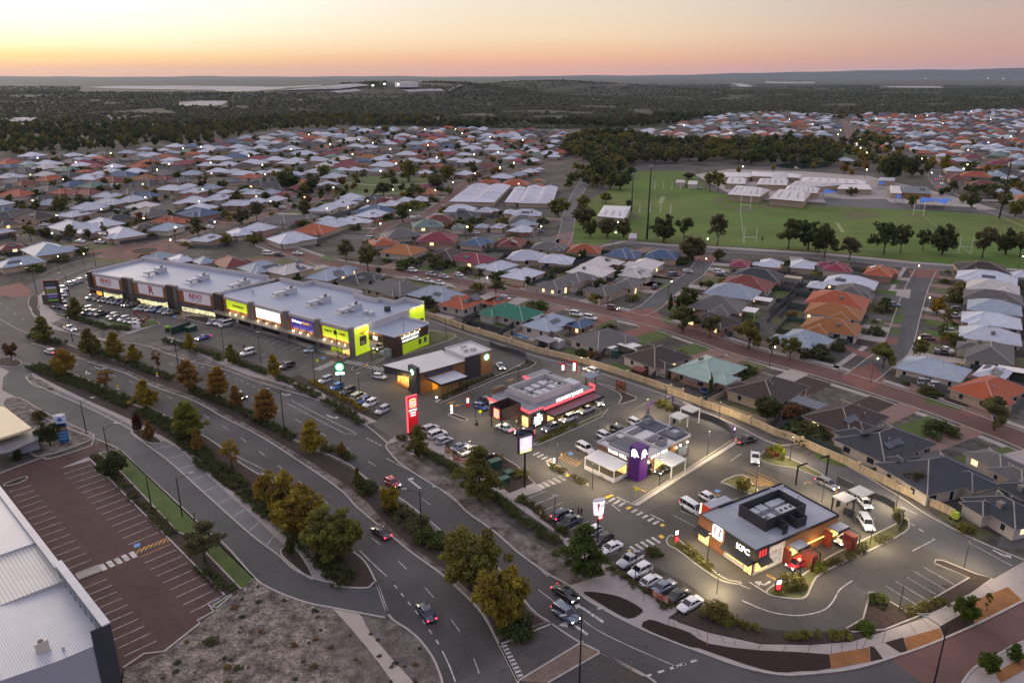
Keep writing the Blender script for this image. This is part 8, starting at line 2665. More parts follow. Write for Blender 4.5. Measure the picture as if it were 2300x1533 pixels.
text('lettering','THRU',.26,white_glow,bk,(.18,-.38,5.70),90,0,.01,True)
lamp_light(bk,(0,-1.4,7.2),26,(1,.95,1),.5)
b0 = at('D',310,530)
tp = thing('tenant_pylon','tall timber framed tenant pylon with coloured name panels','sign',b0,R(14))
MB().box(-.1,4.3,-.35,.35,0,9.0).obj('body',mat('corten',(.20,.075,.030),.75,var=.15,scale=.8),tp)
MB().box(4.3,4.75,-.5,.5,0,8.8).obj('side_post',brownclad,tp)
MB().box(.3,4.1,-.42,-.35,.7,8.6).obj('panel_back',black_metal,tp)
for z0,z1,c in ((7.1,8.3,(.035,.045,.06)),(5.85,6.75,(.42,.42,.55)),(4.65,5.65,(.22,.33,.02)),(3.55,4.4,(.36,.37,.45)),(2.55,3.3,(.07,.05,.30)),(1.2,2.3,(.10,.22,.06))):
 MB().box(.45,3.95,-.48,-.42,z0,z1).obj('name_panel',mat('name panel %.3f %.3f' % (c[0],c[2]),c,.5,var=.08),tp)
text('lettering','REVO FITNESS',.42,grey_metal,tp,(2.2,-.5,7.7),90,0,.01,True)
text('lettering','OPTIMUM',.5,dark_text,tp,(2.5,-.5,5.15),90,0,.01,True)
text('lettering','Battery World',.42,white_sign,tp,(2.2,-.5,2.92),90,0,.01,True)
text('lettering','THIRSTY CAMEL',.36,lime_sign,tp,(2.2,-.5,1.75),90,0,.01,True)
MB().box(-1.6,-.3,.4,.6,0,3.6).obj('service_panel',mat('dull green',(.05,.09,.075),.7),tp)
b0 = at('G',148,-10)
fs = thing('fuel_sign','curved blue and white fuel station sign behind a dark tree','sign',at('D',415,1415),R(20))
MB().box(-.95,1.05,-.25,.25,0,6.4).obj('body',mat('blue panel',(.02,.12,.30),.5,var=.1,scale=.8),fs)
MB().box(-1.1,1.2,-.3,.3,4.7,6.5).obj('head',mat('pale head',(.50,.56,.68),.5),fs)
MB().tube([(-1.15,0,6.5),(-.4,0,6.72),(.5,0,6.78),(1.25,0,6.6)],.16,6).obj('crest',white_paint,fs)
MB().box(-.7,.9,-.29,-.24,3.9,4.6).obj('price_panel',mat('navy panel',(.01,.012,.05),.5),fs)
MB().box(-1.0,1.1,-.3,-.24,3.0,3.7).obj('price_panel',mat('sand panel',(.26,.16,.07),.5),fs)
for z in (.8,1.5,2.3):
 MB().box(-.75,.85,-.29,-.25,z,z + .35).obj('stripe',mat('light blue',(.18,.36,.60),.5),fs)
mb = MB()
disc_y(mb,.05,-.32,5.6,.5)
mb.obj('emblem',mat('emblem blue',(.08,.16,.34),.5),fs)
b0 = at('j',1480,770)
sc = thing('ribbon_sculpture','rusty red folded ribbon sculpture at the car park corner','sculpture',b0,R(-20))
path = [(-3.2,0,3.7),(-2.6,-.2,3.1),(-.6,0,1.5),(.6,.2,.1),(-.8,.2,.1),(.4,0,1.2),(2.2,-.2,2.3),(3.0,-.1,3.0),(1.8,.2,3.4),(-.8,.3,3.7),(-3.2,0,3.9)]
pth = smooth([Vector(q) for q in path],4)
MB().tube(pth,.34,4).obj('ribbon',mat('rust red',(.16,.025,.014),.6,var=.15),sc)
MB().box(-1.2,1.2,-.6,.6,0,.25).obj('base',kerbm,sc)
pl = thing('plinth_sign','white block sign with a dark slot beside the red ribbon sculpture','sign',at('j',1410,815),R(-20))
MB().box(-1.3,1.3,-.4,.4,0,2.3).obj('block',white_paint,pl)
MB().box(-.7,.6,-.43,-.4,1.45,1.9).obj('plate',dark_text,pl)
gb = thing('bin_enclosure','dark green metal screen with bins at the second car park entry','enclosure',at('j',1775,885),heading('j',1775,885,1975,815))
L_ = (at('j',1975,815) - at('j',1775,885)).length
gm = mat('dark green metal',(.012,.045,.032),.6,stripes=('X',3,.12),var=.05)
MB().box(0,L_,-.08,.08,0,2.4).box(0,.1,-.08,.12,0,2.45).obj('screen',gm,gb)
MB().box(L_*.55,L_*.95,-3.2,-1.4,0,1.6).obj('bin',gm,gb)
MB().box(L_*.53,L_*.97,-3.3,-1.3,1.6,1.75).obj('bin_lid',mat('grey green lid',(.10,.14,.13),.6),gb)
for i,(x,y) in enumerate(((1735,850),)):
 wb_ = thing('wheelie_bin','lime topped bin at the left end of the green screen','bin',at('j',x,y),0)
 MB().box(-.6,.6,-.5,.5,0,1.3).obj('body',mat('bin dark',(.03,.03,.035),.6),wb_)
 MB().box(-.65,.65,-.55,.55,1.3,1.9).obj('lid',mat('bin lime',(.20,.42,.02),.6),wb_)
for i,(x,y,w_,d_,h_,l_) in enumerate(((1040,150,2.6,1.4,2.0,'tallest dark green service cabinet beside the footpath'),(1128,195,1.6,1.4,1.0,'low dark green service cabinet right of the tall one'),(1098,245,2.2,1.3,1.3,'dark green service cabinet nearest the road'))):
 cb = thing('service_cabinet',l_,'cabinet',at('H',x,y),R(35))
 MB().box(-w_ / 2,w_ / 2,-d_ / 2,d_ / 2,0,h_).obj('case',gm,cb)
 MB().box(-w_ / 2 - .08,w_ / 2 + .08,-d_ / 2 - .08,d_ / 2 + .08,h_,h_ + .12).obj('lid',mat('cabinet lid',(.04,.10,.07),.6),cb)
def totem(t_,x,y,rot,h,w_,body,faces,label):
 t = thing('direction_sign',label,'sign',at(t_,x,y),R(rot))
 MB().box(-w_ / 2,w_ / 2,-.14,.14,0,h).obj('body',body,t)
 for z0,z1,m_ in faces:
  MB().box(-w_ / 2 + .06,w_ / 2 - .06,-.18,-.14,z0,z1).obj('panel',m_,t)
 lamp_light(t,(0,-.8,h*.7),6,(1,.9,.8),.2)
 return t
redb = MATS['red pylon']
totem('o',312,990,20,2.5,.75,black_metal,((1.5,2.3,white_glow),(.1,1.1,red_glow)),'small black and red direction sign in the bed by the chicken restaurant entrance')
totem('o',1360,1510,20,2.5,1.0,black_metal,((1.55,2.3,white_glow),(.3,1.35,red_glow)),'small black menu sign with red stripes at the drive through exit')
totem('m',755,825,30,2.6,.7,mat('sign grey',(.2,.2,.2),.6),((1.8,2.5,glow('peach glow',(1,.7,.5),1.6)),(1.1,1.6,white_glow),(.2,.8,cool_glow)),'slim lit direction sign nearest the red pylon')
totem('m',922,755,30,2.7,.75,redb,((1.8,2.5,glow('peach glow 2',(1,.72,.55),1.6)),(1.3,1.65,white_glow)),'slim red lit direction sign beside two blue cars')
totem('n',198,895,30,1.9,.6,black_metal,((.2,1.8,white_glow),),'slim white lit direction sign before the purple restaurant')
totem('l',1518,1130,20,.9,.7,black_metal,((.3,.8,cool_glow),),'tiny lit direction sign at the coffee shop slat screen')
totem('n',2062,555,20,1.6,.6,purple_paint,((.6,1.4,lilac_glow),),'small purple sign at the end of the purple restaurant lane')
def portal(t_,x,y,rot,w_,h_,m_,label,lit=None):
 t = thing('height_portal',label,'height bar',at(t_,x,y),R(rot))
 MB().box(-.12,.12,-.12,.12,0,h_).box(-.12,w_,-.1,.1,h_,h_ + .32).obj('frame',m_,t)
 if lit:
  MB().box(.35,1.0,-.08,.08,.9,h_ - .3).obj('menu_panel',lit,t)
 return t
portal('m',2045,410,160,2.4,3.4,redb,'larger red portal with lit menu behind the burger restaurant',white_glow)
portal('m',1930,405,160,2.2,2.6,redb,'smaller red portal with lit menu behind the burger restaurant',white_glow)
MB_ = portal('n',1175,385,40,2.6,2.9,purple_paint,'purple height bar left of the pale lane behind the purple restaurant')
portal('n',1425,305,-140,2.6,3.1,purple_paint,'purple height bar near the long wall')
portal('o',1550,410,28,2.6,4.2,black_metal,'black height bar behind the chicken restaurant, nearer one')
portal('o',1865,300,-155,2.4,4.2,black_metal,'black height bar behind the chicken restaurant, farther one')
def order_canopy(t_,x,y,rot,w_,d_,h_,label,post):
 t = thing('order_canopy',label,'canopy',at(t_,x,y),R(rot))
 MB().box(-w_ / 2,w_ / 2,-d_ / 2,d_ / 2,h_,h_ + .18).obj('roof',mat('canopy cream',(.55,.53,.48),.5,stripes=('X',2,.1)),t)
 MB().box(w_ / 2 - .3,w_ / 2 - .05,-d_ / 2 + .1,-d_ / 2 + .3,0,h_).box(-w_ / 2 + .1,-w_ / 2 + .3,d_ / 2 - .3,d_ / 2 - .1,0,h_).obj('post',post,t)
 MB().box(-.5,.5,d_ / 2 - .5,d_ / 2 - .35,.6,2.0).obj('menu_board',dark_glass,t)
 lamp_light(t,(0,0,h_ - .25),40,(1,.84,.55),.3)
order_canopy('n',1485,500,42,3.6,3.2,2.8,'smaller white order canopy behind the purple restaurant',white_paint)
order_canopy('n',1600,455,42,3.4,3.6,3.6,'larger white order canopy nearer the long wall',white_paint)
order_canopy('r',590,830,31,3.4,2.8,3.0,'left cream order canopy behind the chicken restaurant',black_metal)
order_canopy('r',745,790,31,3.4,3.2,3.4,'right cream order canopy behind the chicken restaurant',black_metal)
pg = thing('louvre_canopy','blue grey louvre roof behind the burger restaurant','canopy',at('m',2190,530),R(43))
lv = MB()
for i in range(9):
 lv.box(-2 + i*.46,-1.66 + i*.46,-1.5,1.5,2.9,2.98)
lv.box(-2.1,2.2,-1.6,-1.5,2.8,3.0).box(-2.1,2.2,1.5,1.6,2.8,3.0)
lv.obj('roof',mat('louvre blue',(.19,.22,.29),.5),pg)
MB().box(1.9,2.1,-.1,.1,0,2.9).box(-2,-1.8,-.1,.1,0,2.9).obj('post',black_metal,pg)
def banner(t_,x0,y0,x1,y1,z0,z1,m_,label,words=None):
 a,b = at(t_,x0,y0),at(t_,x1,y1)
 t = thing('banner',label,'banner',a,math.atan2(b.y - a.y,b.x - a.x))
 L_ = (b - a).length
 MB().box(0,L_,-.03,.03,z0,z1).obj('cloth',m_,t)
 MB().box(-.06,.06,-.06,.06,0,z1 + .1).box(L_ - .06,L_ + .06,-.06,.06,0,z1 + .1).obj('post',black_metal,t)
 if words:
  text('lettering',words,(z1 - z0)*.6,white_sign,t,(L_ / 2,-.06,(z0 + z1) / 2),90,0,.01,True)
redban = mat('red banner',(.36,.05,.04),.6,var=.3,scale=1.5,hue2=(.5,.35,.25))
banner('p',1675,1345,1845,1440,.5,1.6,redban,'red food banner in front of the parked black and blue grey sedans')
banner('o',1240,100,1365,150,.7,1.5,mat('crimson banner',(.30,.01,.03),.6,var=.2),'small crimson banner on the island by the white tray pickup','NEW')
banner('m',690,1230,770,1270,.2,1.6,mat('burger banner',(.25,.10,.06),.6,var=.5,scale=2,hue2=(.5,.4,.25)),'dark food banner behind the red pylon, left one')
banner('m',775,1305,915,1370,.1,1.4,redban,'red food banner behind the red pylon, right one')
banner('n',845,115,940,150,.3,2.9,mat('dark menu',(.06,.045,.045),.6,var=.4,scale=2.5,hue2=(.4,.12,.05)),'dark menu board with orange picture at the burger lane tip')
for t_,x,y,l_ in (('D',1025,1035,'yellow road sign with white plate on the median between brown trees'),('D',772,1120,'yellow road sign beside the orange half bare tree'),('G',1705,240,'small white and orange sign post beside the golden trees'),('H',512,110,'grey diamond sign on an orange post near the red pylon'),('I',250,1300,'slim orange post on the dark bark bed'),('H',1915,1490,'slim orange post at the median end paving'),('D',98,925,'small white sign by the rust brown tree')):
 t = thing('road_sign',l_,'road sign',at(t_,x,y),R(-25))
 MB().cyl(0,0,0,2.5,.06,6).obj('post',mat('sign post',(.34,.17,.06),.7),t)
 if 'slim' not in l_:
  ym = mat('warning yellow',(.62,.38,.02),.5,var=0,fine=0) if 'yellow' in l_ else grey_metal
  mb = MB().add([(0,-.08,2.3),(.55,-.08,2.85),(0,-.08,3.4),(-.55,-.08,2.85)],[(0,1,2,3)])
  mb.add([(0,-.04,2.3),(.55,-.04,2.85),(0,-.04,3.4),(-.55,-.04,2.85)],[(3,2,1,0)])
  mb.obj('plate',ym,t)
  MB().box(-.5,.5,-.09,-.05,1.95,2.25).obj('sub_plate',white_paint,t)
for t_,x,y in (('k',1213,1190),('k',1372,1080),('n',1050,1205),('m',1052,850),('l',880,690)):
 t = thing('crossing_sign',None,None,at(t_,x,y + 14),R(0))
 MB().cyl(0,0,0,1.6,.04,5).obj('post',grey_metal,t)
 mb = MB()
 disc_y(mb,0,-.06,1.75,.42,0,16)
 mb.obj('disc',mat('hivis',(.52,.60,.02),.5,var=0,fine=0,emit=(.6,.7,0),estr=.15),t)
 later(t,'round yellow crossing sign','road sign','round crossing signs')
skin_m = mat('skin',(.35,.20,.14),.6,var=0,fine=0)
def person(p,rot,top,legs,hair,label,arm=0.35):
 me = bpy.data.meshes.new('person')
 V = [(0,0,.95),(0,0,1.18),(0,0,1.40),(0,.0,1.52),(0,.02,1.66),(.10,0,.90),(.11,.02,.50),(.11,-.02,.07),(.12,.14,.04),(-.10,0,.90),(-.12,-.02,.50),(-.12,-.06,.07),(-.13,.10,.04),(.19,0,1.42),(.25,.05,1.14),(.22,arm,.98),(.22,arm + .13,.97),(-.19,0,1.42),(-.26,.02,1.14),(-.24,.12,.90),(-.24,.18,.80)]
 E_ = [(0,1),(1,2),(2,3),(3,4),(0,5),(5,6),(6,7),(7,8),(0,9),(9,10),(10,11),(11,12),(2,13),(13,14),(14,15),(15,16),(2,17),(17,18),(18,19),(19,20)]
 rad = [.15,.14,.15,.06,.105,.10,.068,.045,.04,.10,.068,.045,.04,.065,.048,.036,.03,.065,.048,.036,.03]
 me.from_pydata(V,E_,[])
 t = link('person',me,None,Vector((p.x,p.y,.03)),rot)
 sk = t.modifiers.new('skin','SKIN')
 for i,r_ in enumerate(rad):
  me.skin_vertices[0].data[i].radius = (r_,r_*.85)
 me.skin_vertices[0].data[0].use_root = True
 sb = t.modifiers.new('sub','SUBSURF')
 sb.levels = sb.render_levels = 1
 m = bpy.data.materials.new('clothed body')
 m.use_nodes = True
 nt = m.node_tree
 g = nt.nodes.new('ShaderNodeTexCoord')
 s_ = nt.nodes.new('ShaderNodeSeparateXYZ')
 cr = nt.nodes.new('ShaderNodeValToRGB')
 cr.color_ramp.interpolation = 'CONSTANT'
 el = cr.color_ramp.elements
 el[0].position,el[0].color = 0,(.03,.03,.03,1)
 el[1].position,el[1].color = .05,(*legs,1)
 for q,c in ((.53,top),(.86,(.35,.20,.14))):
  e = el.new(q)
  e.color = (*c,1)
 dv = nt.nodes.new('ShaderNodeMath')
 dv.operation = 'DIVIDE'
 dv.inputs[1].default_value = 1.75
 nt.links.new(g.outputs['Object'],s_.inputs[0])
 nt.links.new(s_.outputs[2],dv.inputs[0])
 nt.links.new(dv.outputs[0],cr.inputs[0])
 nt.links.new(cr.outputs[0],nt.nodes['Principled BSDF'].inputs['Base Color'])
 me.materials.append(m)
 h_ = MB()
 h_.tube([(0,-.03,1.62),(0,-.03,1.72),(0,.0,1.79)],.112,10,0,.06)
 h_.obj('hair',mat('hair ' + hair,dict(dark=(.012,.009,.008),fair=(.30,.22,.12))[hair],.7,var=0,fine=0),t)
 tag(t,label,'person')
 return t
person(at('p',855,455),R(200),(.45,.40,.30),(.05,.06,.10),'dark','person in a pale top standing at the nose of the dark blue crossover',.3)
person(at('p',915,485),R(120),(.20,.08,.03),(.03,.03,.035),'dark','person in a brown top standing between the two dark parked cars',.4)
person(at('p',945,500),R(150),(.03,.03,.04),(.02,.02,.02),'dark','person in black beside the dark blue green pickup bonnet',.3)
person(at('k',450,1036),R(240),(.015,.015,.02),(.015,.015,.02),'dark','person in black walking past the white van in the shop car park',.3)
person(at('o',470,690),R(200),(.015,.06,.30),(.02,.02,.03),'dark','person in blue standing at the open side of the white van',.3)
person(at('m',1425,945),R(200),(.5,.45,.35),(.2,.15,.1),'dark','person in a cream top at the burger restaurant service door',.3)
def bicycle(t_,x,y,rot,col,label):
 t = thing('bicycle',label,'bicycle',at(t_,x,y),R(rot))
 for sx in (-.52,.52):
  MB().tube([(sx + .33*math.cos(2*math.pi*i / 16),0,.34 + .33*math.sin(2*math.pi*i / 16)) for i in range(17)],.025,5).obj('wheel',rubber,t)
 f = MB()
 for a,b in (((-.52,0,.34),(-.15,0,.8)),((-.15,0,.8),(.38,0,.85)),((.38,0,.9),(.52,0,.34)),((-.05,0,.34),(-.15,0,.85)),((-.05,0,.34),(.38,0,.82)),((-.52,0,.34),(-.05,0,.34)),((.36,-.25,1.0),(.36,.25,1.0)),((.38,0,.85),(.36,0,1.0))):
  f.tube([a,b],.025,5)
 f.obj('frame',mat('bike ' + col,dict(black=(.015,.015,.015),red=(.3,.02,.02))[col],.5,var=0,fine=0),t)
 MB().box(-.28,-.04,-.07,.07,.86,.92).obj('saddle',trim_m,t)
bicycle('n',695,1040,140,'black','black bicycle leaning by the white patio wall')
bicycle('p',1610,935,60,'red','red bicycle carried at the tail of the silver pickup')
for t_,x,y,w_,h_,c,l_ in (('n',280,820,.25,1.2,'y','yellow bollard at the disabled bay of the purple restaurant'),('p',525,500,.3,1.1,'y','yellow bollard beside the footpath railing'),('o',1965,510,.3,1.2,'o','orange bollard near the cream order canopies'),('m',1015,935,.7,1.2,'k','dark litter bin beside the lamp post of the burger restaurant')):
 b_ = thing('bollard' if c != 'k' else 'litter_bin',l_,'bollard' if c != 'k' else 'bin',at(t_,x,y))
 m_ = dict(y=paint_y,o=mat('orange post',(.5,.16,.03),.6),k=black_metal)[c]
 MB().cyl(0,0,0,h_,w_ / 2,10).cyl(0,0,h_,h_ + .08,w_ / 2,10,0,w_ / 4).obj('post',m_,b_)
 MB().cyl(0,0,h_*.6,h_*.75,w_ / 2 + .015,10).obj('band',white_paint,b_)
for i in range(4):
 p_ = at('k',1285 + i*72,1052 + i*17)
 b_ = thing('bollard','shopfront bollard before the lime bottle shop window, %s from the left' % ('first','second','third','fourth')[i],'bollard',p_)
 MB().cyl(0,0,0,1.1,.12,8).obj('post',(redban,mat('dark orange',(.35,.10,.03),.6),grey_metal,black_metal)[i],b_)
 MB().cyl(0,0,1.1,1.25,.1,8).obj('cap',black_metal,b_)
pal = thing('water_pallets','stacked pallets of wrapped bottles at the bottle shop corner','pallet stack',at('l',1030,690),R(-35))
MB().box(-1.2,1.2,-1.0,1.0,.15,2.5).obj('wrapped_load',mat('wrapped load',(.32,.36,.35),.4,var=.5,scale=2.5,hue2=(.12,.22,.16)),pal)
MB().box(-3.2,-1.3,-1.0,.6,.15,1.2).obj('wrapped_load',mat('wrapped load 2',(.22,.30,.25),.4,var=.5,scale=2.5,hue2=(.35,.38,.35)),pal)
MB().box(-3.3,1.3,-1.1,1.1,0,.15).obj('pallet',timber,pal)
hv = thing('utility_cart','lime green cart parked at the end of the long wall','cart',at('r',1650,905),R(-50))
MB().box(-.6,.6,-.45,.45,.4,1.2).box(-.4,.4,-.47,.47,1.2,1.6).obj('body',mat('hi vis body',(.36,.48,.04),.6),hv)
for sx in (-.6,.6):
 for sy in (-.55,.55):
  MB().tube([(sx,sy - .06,.25),(sx,sy + .06,.25)],.25,10).obj('wheel',rubber,hv)
rl2 = thing('footpath_railing','black railing with two posts beside the empty bays','railing',at('p',335,345),heading('p',335,345,455,445))
LL = (at('p',455,445) - at('p',335,345)).length
MB().box(-.05,.05,-.05,.05,0,1.9).box(LL - .05,LL + .05,-.05,.05,0,1.9).box(.05,LL - .05,-.04,.04,1.75,1.87).obj('frame',black_metal,rl2)
# - walls and fences
lime = mat('limestone block wall',(.50,.385,.235),.9,var=.12,scale=.4,brick=(1.1,.4,.012,.8),fine=.12,fscale=3)
fence_d = mat('dark panel fence',(.06,.06,.065),.75,stripes=('X',1.5,.12),var=.08)
fence_b = mat('beige panel fence',(.33,.27,.205),.8,stripes=('X',1.5,.1),var=.08)
def wall(s,h,th,m_,label,name='boundary_wall',cat='wall',pier_gap=None,pier_m=None,n=1):
 p = pts(s)
 if n > 1:
  p = smooth(p,n)
 o = p[0].copy()
 t = thing(name,label,cat,o)
 mb = MB()
 ribbon_mb(mb,[q - o for q in p],th,0,h)
 mb.obj('panel',m_,t)
 if pier_gap:
  for q,d in along(p,pier_gap):
   a = math.atan2(d.y,d.x)
   MB().box(-.28,.28,-.28,.28,0,h + .28).box(-.33,.33,-.33,.33,h + .28,h + .36).obj('pier',pier_m or m_,t,(q.x - o.x,q.y - o.y,0),a)
 return t
wall('E 575,600 650,622 860,695 1050,752 1300,835 1640,915 1900,1000 2250,1118',1.75,.3,lime,'long limestone wall with piers behind the restaurants, left stretch',pier_gap=14)
wall('E 2250,1118 F 0,1100 230,1185 400,1245 580,1318 700,1375 r 90,150 400,290 640,395 840,500 1070,610',1.75,.3,lime,'long limestone wall with piers along the lane, right stretch',pier_gap=14)
wall('r 1070,610 1310,730 1480,800 1640,880',1.6,.3,lime,'end of the limestone wall beside the last grey house',pier_gap=14)
for i,(s,h,m_,l_) in enumerate((('m 1150,120 1250,160 1400,200 1510,240 1535,270 1520,305',1.5,fence_d,'dark curved screen round the coffee shop drive through'),('n 1420,305 1600,375 1850,445 1985,520 2040,590 2035,640',1.5,fence_d,'dark curved screen round the purple restaurant lane'),('r 540,560 700,640',1.6,fence_d,'short dark screen behind the chicken restaurant, left piece'),('r 830,690 970,740 1080,800',1.4,fence_d,'dark screen behind the cream order canopies'),('r 600,850 700,890 690,930',1.5,fence_d,'short dark screen below the left cream canopy'),('r 1135,880 1145,960 1120,1020',1.2,fence_d,'curved glass screen at the lane tip'))):
 wall(s,h,.12,m_,l_,'screen_fence','fence',n=3)
yard_f = ('E 1060,740 1200,640|dark fence left of the blue grey house by the wall','E 1310,825 1480,700|dark fence between two near back yards','E 1660,915 1830,800|dark fence left of the dark brown roof by the wall','E 2050,1010 2120,960|grey fence left of the pale green roof','F 230,1170 560,970|dark fence right of the pale green roof','F 700,1370 760,1190|dark fence by the round dark tree','E 830,690 940,590|dark fence left of the bright green roof','F 640,650 830,420|dark fence between the grey and orange houses','F 660,600 800,500|timber fence behind the coral roof','F 1230,700 1290,620|dark fence beside the orange roof')
for e_ in yard_f:
 s,l_ = e_.split('|')
 wall(s,1.7,.1,fence_d,l_,'yard_fence','fence')
for s,l_ in (('F 535,770 690,820 850,880','beige fence along the brick road by three gum trees'),('F 385,720 540,770','pale fence left of the three gum trees'),('F 125,640 385,720','grey slat fence below the dark brown roof'),('E 1240,430 1420,465','cream fence with piers before the grey villas'),('E 1710,530 1990,430','cream fence with piers at the field street corner'),('E 30,225 160,245','cream wall between two gum trees'),('c 720,1300 1180,1390','cream wall below the dull green roof'),('c 0,1160 480,1210','cream wall below the pale roof at the crossing'),('D 0,235 170,280','white fence along the pale estate at far left'),('a 0,1110 380,1120','pale fence at the far left street'),('c 1830,1400 2200,1440','cream wall in front of the white roof by the clubrooms street')):
 wall(s,1.6,.14,fence_b,l_,'front_wall','wall',pier_gap=6 if 'piers' in l_ else None,pier_m=lime)
for t_,x0,y0,x1,y1,yt,bar,l_ in (('d',1385,1100,1520,1110,915,1040,'white rugby goal nearest the park road'),('d',1345,720,1455,722,560,668,'white rugby goal in front of the left school hall'),('e',1025,785,1142,790,625,735,'white rugby goal before the large blue shade sail'),('e',1548,1215,1690,1222,1020,1150,'white rugby goal half hidden by the right hand trees')):
 a,h_ = base_h(t_,x0,y0,yt)
 b = at(t_,x1,y1)
 g_ = thing('goal_posts',l_,'goal posts',a,math.atan2(b.y - a.y,b.x - a.x))
 w_ = (b - a).length
 MB().cyl(0,0,0,h_,.13,6).obj('post',white_paint,g_)
 MB().cyl(w_,0,0,h_,.13,6).obj('post',white_paint,g_)
 MB().tube([(0,0,3),(w_,0,3)],.11,6).obj('crossbar',white_paint,g_)
for i,(x,yb,yt) in enumerate(((188,750,660),(305,748,640),(427,745,630),(541,765,665),(360,480,395),(460,480,390),(557,482,400),(655,485,410))):
 b,h_ = base_h('d',x,yb,yt)
 g_ = thing('goal_post','tall white football post %s, %s from the left' % ('near the clubrooms' if i < 4 else 'by the field car park',('first','second','third','fourth')[i % 4]),'goal post',b)
 MB().cyl(0,0,0,h_,.14,6).obj('post',white_paint,g_)
 MB().cyl(0,0,0,1.6,.26,8).obj('pad',white_paint,g_)
# - lamps
pole_m = black_metal
warm_lamp = glow('street lamp warm',(1,.80,.42),13)
pale_lamp = glow('street lamp pale',(1,.95,.72),11)
green_lamp = glow('street lamp greenish',(.80,1.0,.45),11)
def road_lamp(t_,x,y,h,arms,rot,label):
 t = thing('road_lamp',label,'street lamp',at(t_,x,y),R(rot))
 MB().tube([(0,0,0),(0,0,h*.6),(0,0,h)],.13,8,0,.07).obj('pole',pole_m,t)
 for s in arms:
  MB().tube(smooth([Vector((0,0,h - 1.2)),Vector((s*.9,0,h - .35)),Vector((s*2.6,0,h + .25))],4),.05,5).obj('arm',pole_m,t)
  MB().box(s*2.6 - .45,s*2.6 + .45,-.16,.16,h + .2,h + .34).obj('lamp_head',grey_metal,t)
 return t
road_lamp('H',570,660,11.6,(-1,1),8,'tall double armed road lamp on the median near the red hatchback')
road_lamp('H',1585,1533,11.4,(-1,1),15,'tall double armed road lamp nearest the bottom edge')
road_lamp('D',1840,1370,11.4,(-1,1),10,'tall double armed road lamp on the median below the coffee shop lot')
road_lamp('D',1155,950,9,(-1,),100,'black road lamp on the median left of the first rust brown tree')
road_lamp('D',240,470,10,(1,),160,'black road lamp at the intersection left of the tenant pylon')
road_lamp('D',455,500,10,(1,),170,'black road lamp behind the tenant pylon')
road_lamp('D',470,765,8,(1,),-60,'black road lamp on the median below the white pickup')
road_lamp('D',560,1365,8.5,(1,),20,'black lamp beside the brown car park entry')
road_lamp('G',1178,460,8.6,(1,),15,'black curved lamp on the lawn strip by the service road')
road_lamp('G',700,60,7,(1,),15,'black lamp at the upper tip of the lawn strip')
road_lamp('G',985,440,8,(),0,'plain black post beside the row of tufted shrubs')
road_lamp('G',1280,620,6,(),0,'plain black post before the leaning round tree')
road_lamp('I',1720,1533,9.5,(-1,),-35,'black curved lamp at the bottom right brick road')
road_lamp('D',620,285,8,(-1,),10,'black lamp behind the left end of the shop building')
for i,(t_,x,yb,yt,l_) in enumerate((('D',1220,720,555,'car park lamp at the green bin enclosure'),('D',1010,655,560,'car park lamp beside the red sculpture'),('D',660,600,540,'car park lamp in the gym aisle'),('k',245,1055,800,'car park lamp left of the white van'),('k',628,1175,855,'car park lamp right of the white van'),('k',1185,1390,1050,'car park lamp left of the round green pylon'),('k',1425,1140,820,'car park lamp in front of the lime sign'),('l',862,918,580,'tall lamp before the coffee shop left end'),('l',735,1215,865,'lamp between the cream wagon and blue hatchback'),('l',1195,655,345,'lamp before the lowest liquor wall'),('l',1622,525,280,'lamp on the island behind the bottle shop'),('m',1448,500,330,'lamp between the coffee and burger restaurants'),('p',670,600,290,'lamp left of the dark parked cars'),('p',1500,1180,865,'lamp beside the silver pickup bonnet'))):
 b,h_ = base_h(t_,x,yb,yt)
 t = thing('car_park_lamp',l_,'car park lamp',b,R(20*(i % 3) - 10))
 MB().tube([(0,0,0),(0,0,h_)],.09,8,0,.06).obj('pole',pole_m,t)
 MB().box(-.55,.55,-.22,.22,h_,h_ + .1).obj('lamp_head',grey_metal,t)
LITP = (('o',635,1205,905,55),('o',1135,480,205,70),('o',1820,580,320,70),('o',1585,1390,1070,60),('o',735,1533,1325,60),('I',1910,795,605,60),('I',1490,1075,850,40),('I',1305,640,455,85),('r',100,355,125,70),('r',1098,790,578,75),('n',240,920,655,70),('n',597,1145,870,60),('n',1290,1110,825,70),('n',1785,800,540,80),('n',1905,435,235,50),('n',1350,280,60,45),('n',1160,400,210,50),('n',845,520,455,40),('m',1005,930,700,30),('m',1850,1380,1115,60),('m',2092,420,240,30),('m',945,1290,1100,25))
for i,(t_,x,yb,yt,e) in enumerate(LITP):
 b,h_ = base_h(t_,x,yb,yt)
 t = thing('car_park_lamp',None,None,b,R(30*(i % 4)))
 later(t,'lit car park lamp','car park lamp','lit car park lamps',Vector((b.x,b.y,h_)))
 MB().tube([(0,0,0),(0,0,h_)],.075,8,0,.05).obj('pole',pole_m,t)
 hd_ = MB().box(-.28,.28,-.14,.14,h_ + .02,h_ + .1).obj('lamp_head',pole_m,t)
 MB().box(-.2,.2,-.1,.1,h_ - .03,h_ + .02).obj('lens',glow('lot lens',(1,.86,.55),14),hd_)
 lamp_light(t,(0,0,h_ - .12),e*20,(1.0,.80,.50),.6,'SPOT',168)
SLM = MB().tube([(0,0,0),(0,0,6.6)],.08,6,0,.05).tube([(0,0,6.6),(.35,0,6.95),(.9,0,7.0)],.045,5).mesh('pole',pole_m)
def lens_mesh(r_,m_):
 bm = bmesh.new()
 bmesh.ops.create_icosphere(bm,subdivisions=1,radius=r_)
 me = bpy.data.meshes.new('lamp_head')
 bm.to_mesh(me)
 bm.free()
 me.materials.append(m_)
 return me
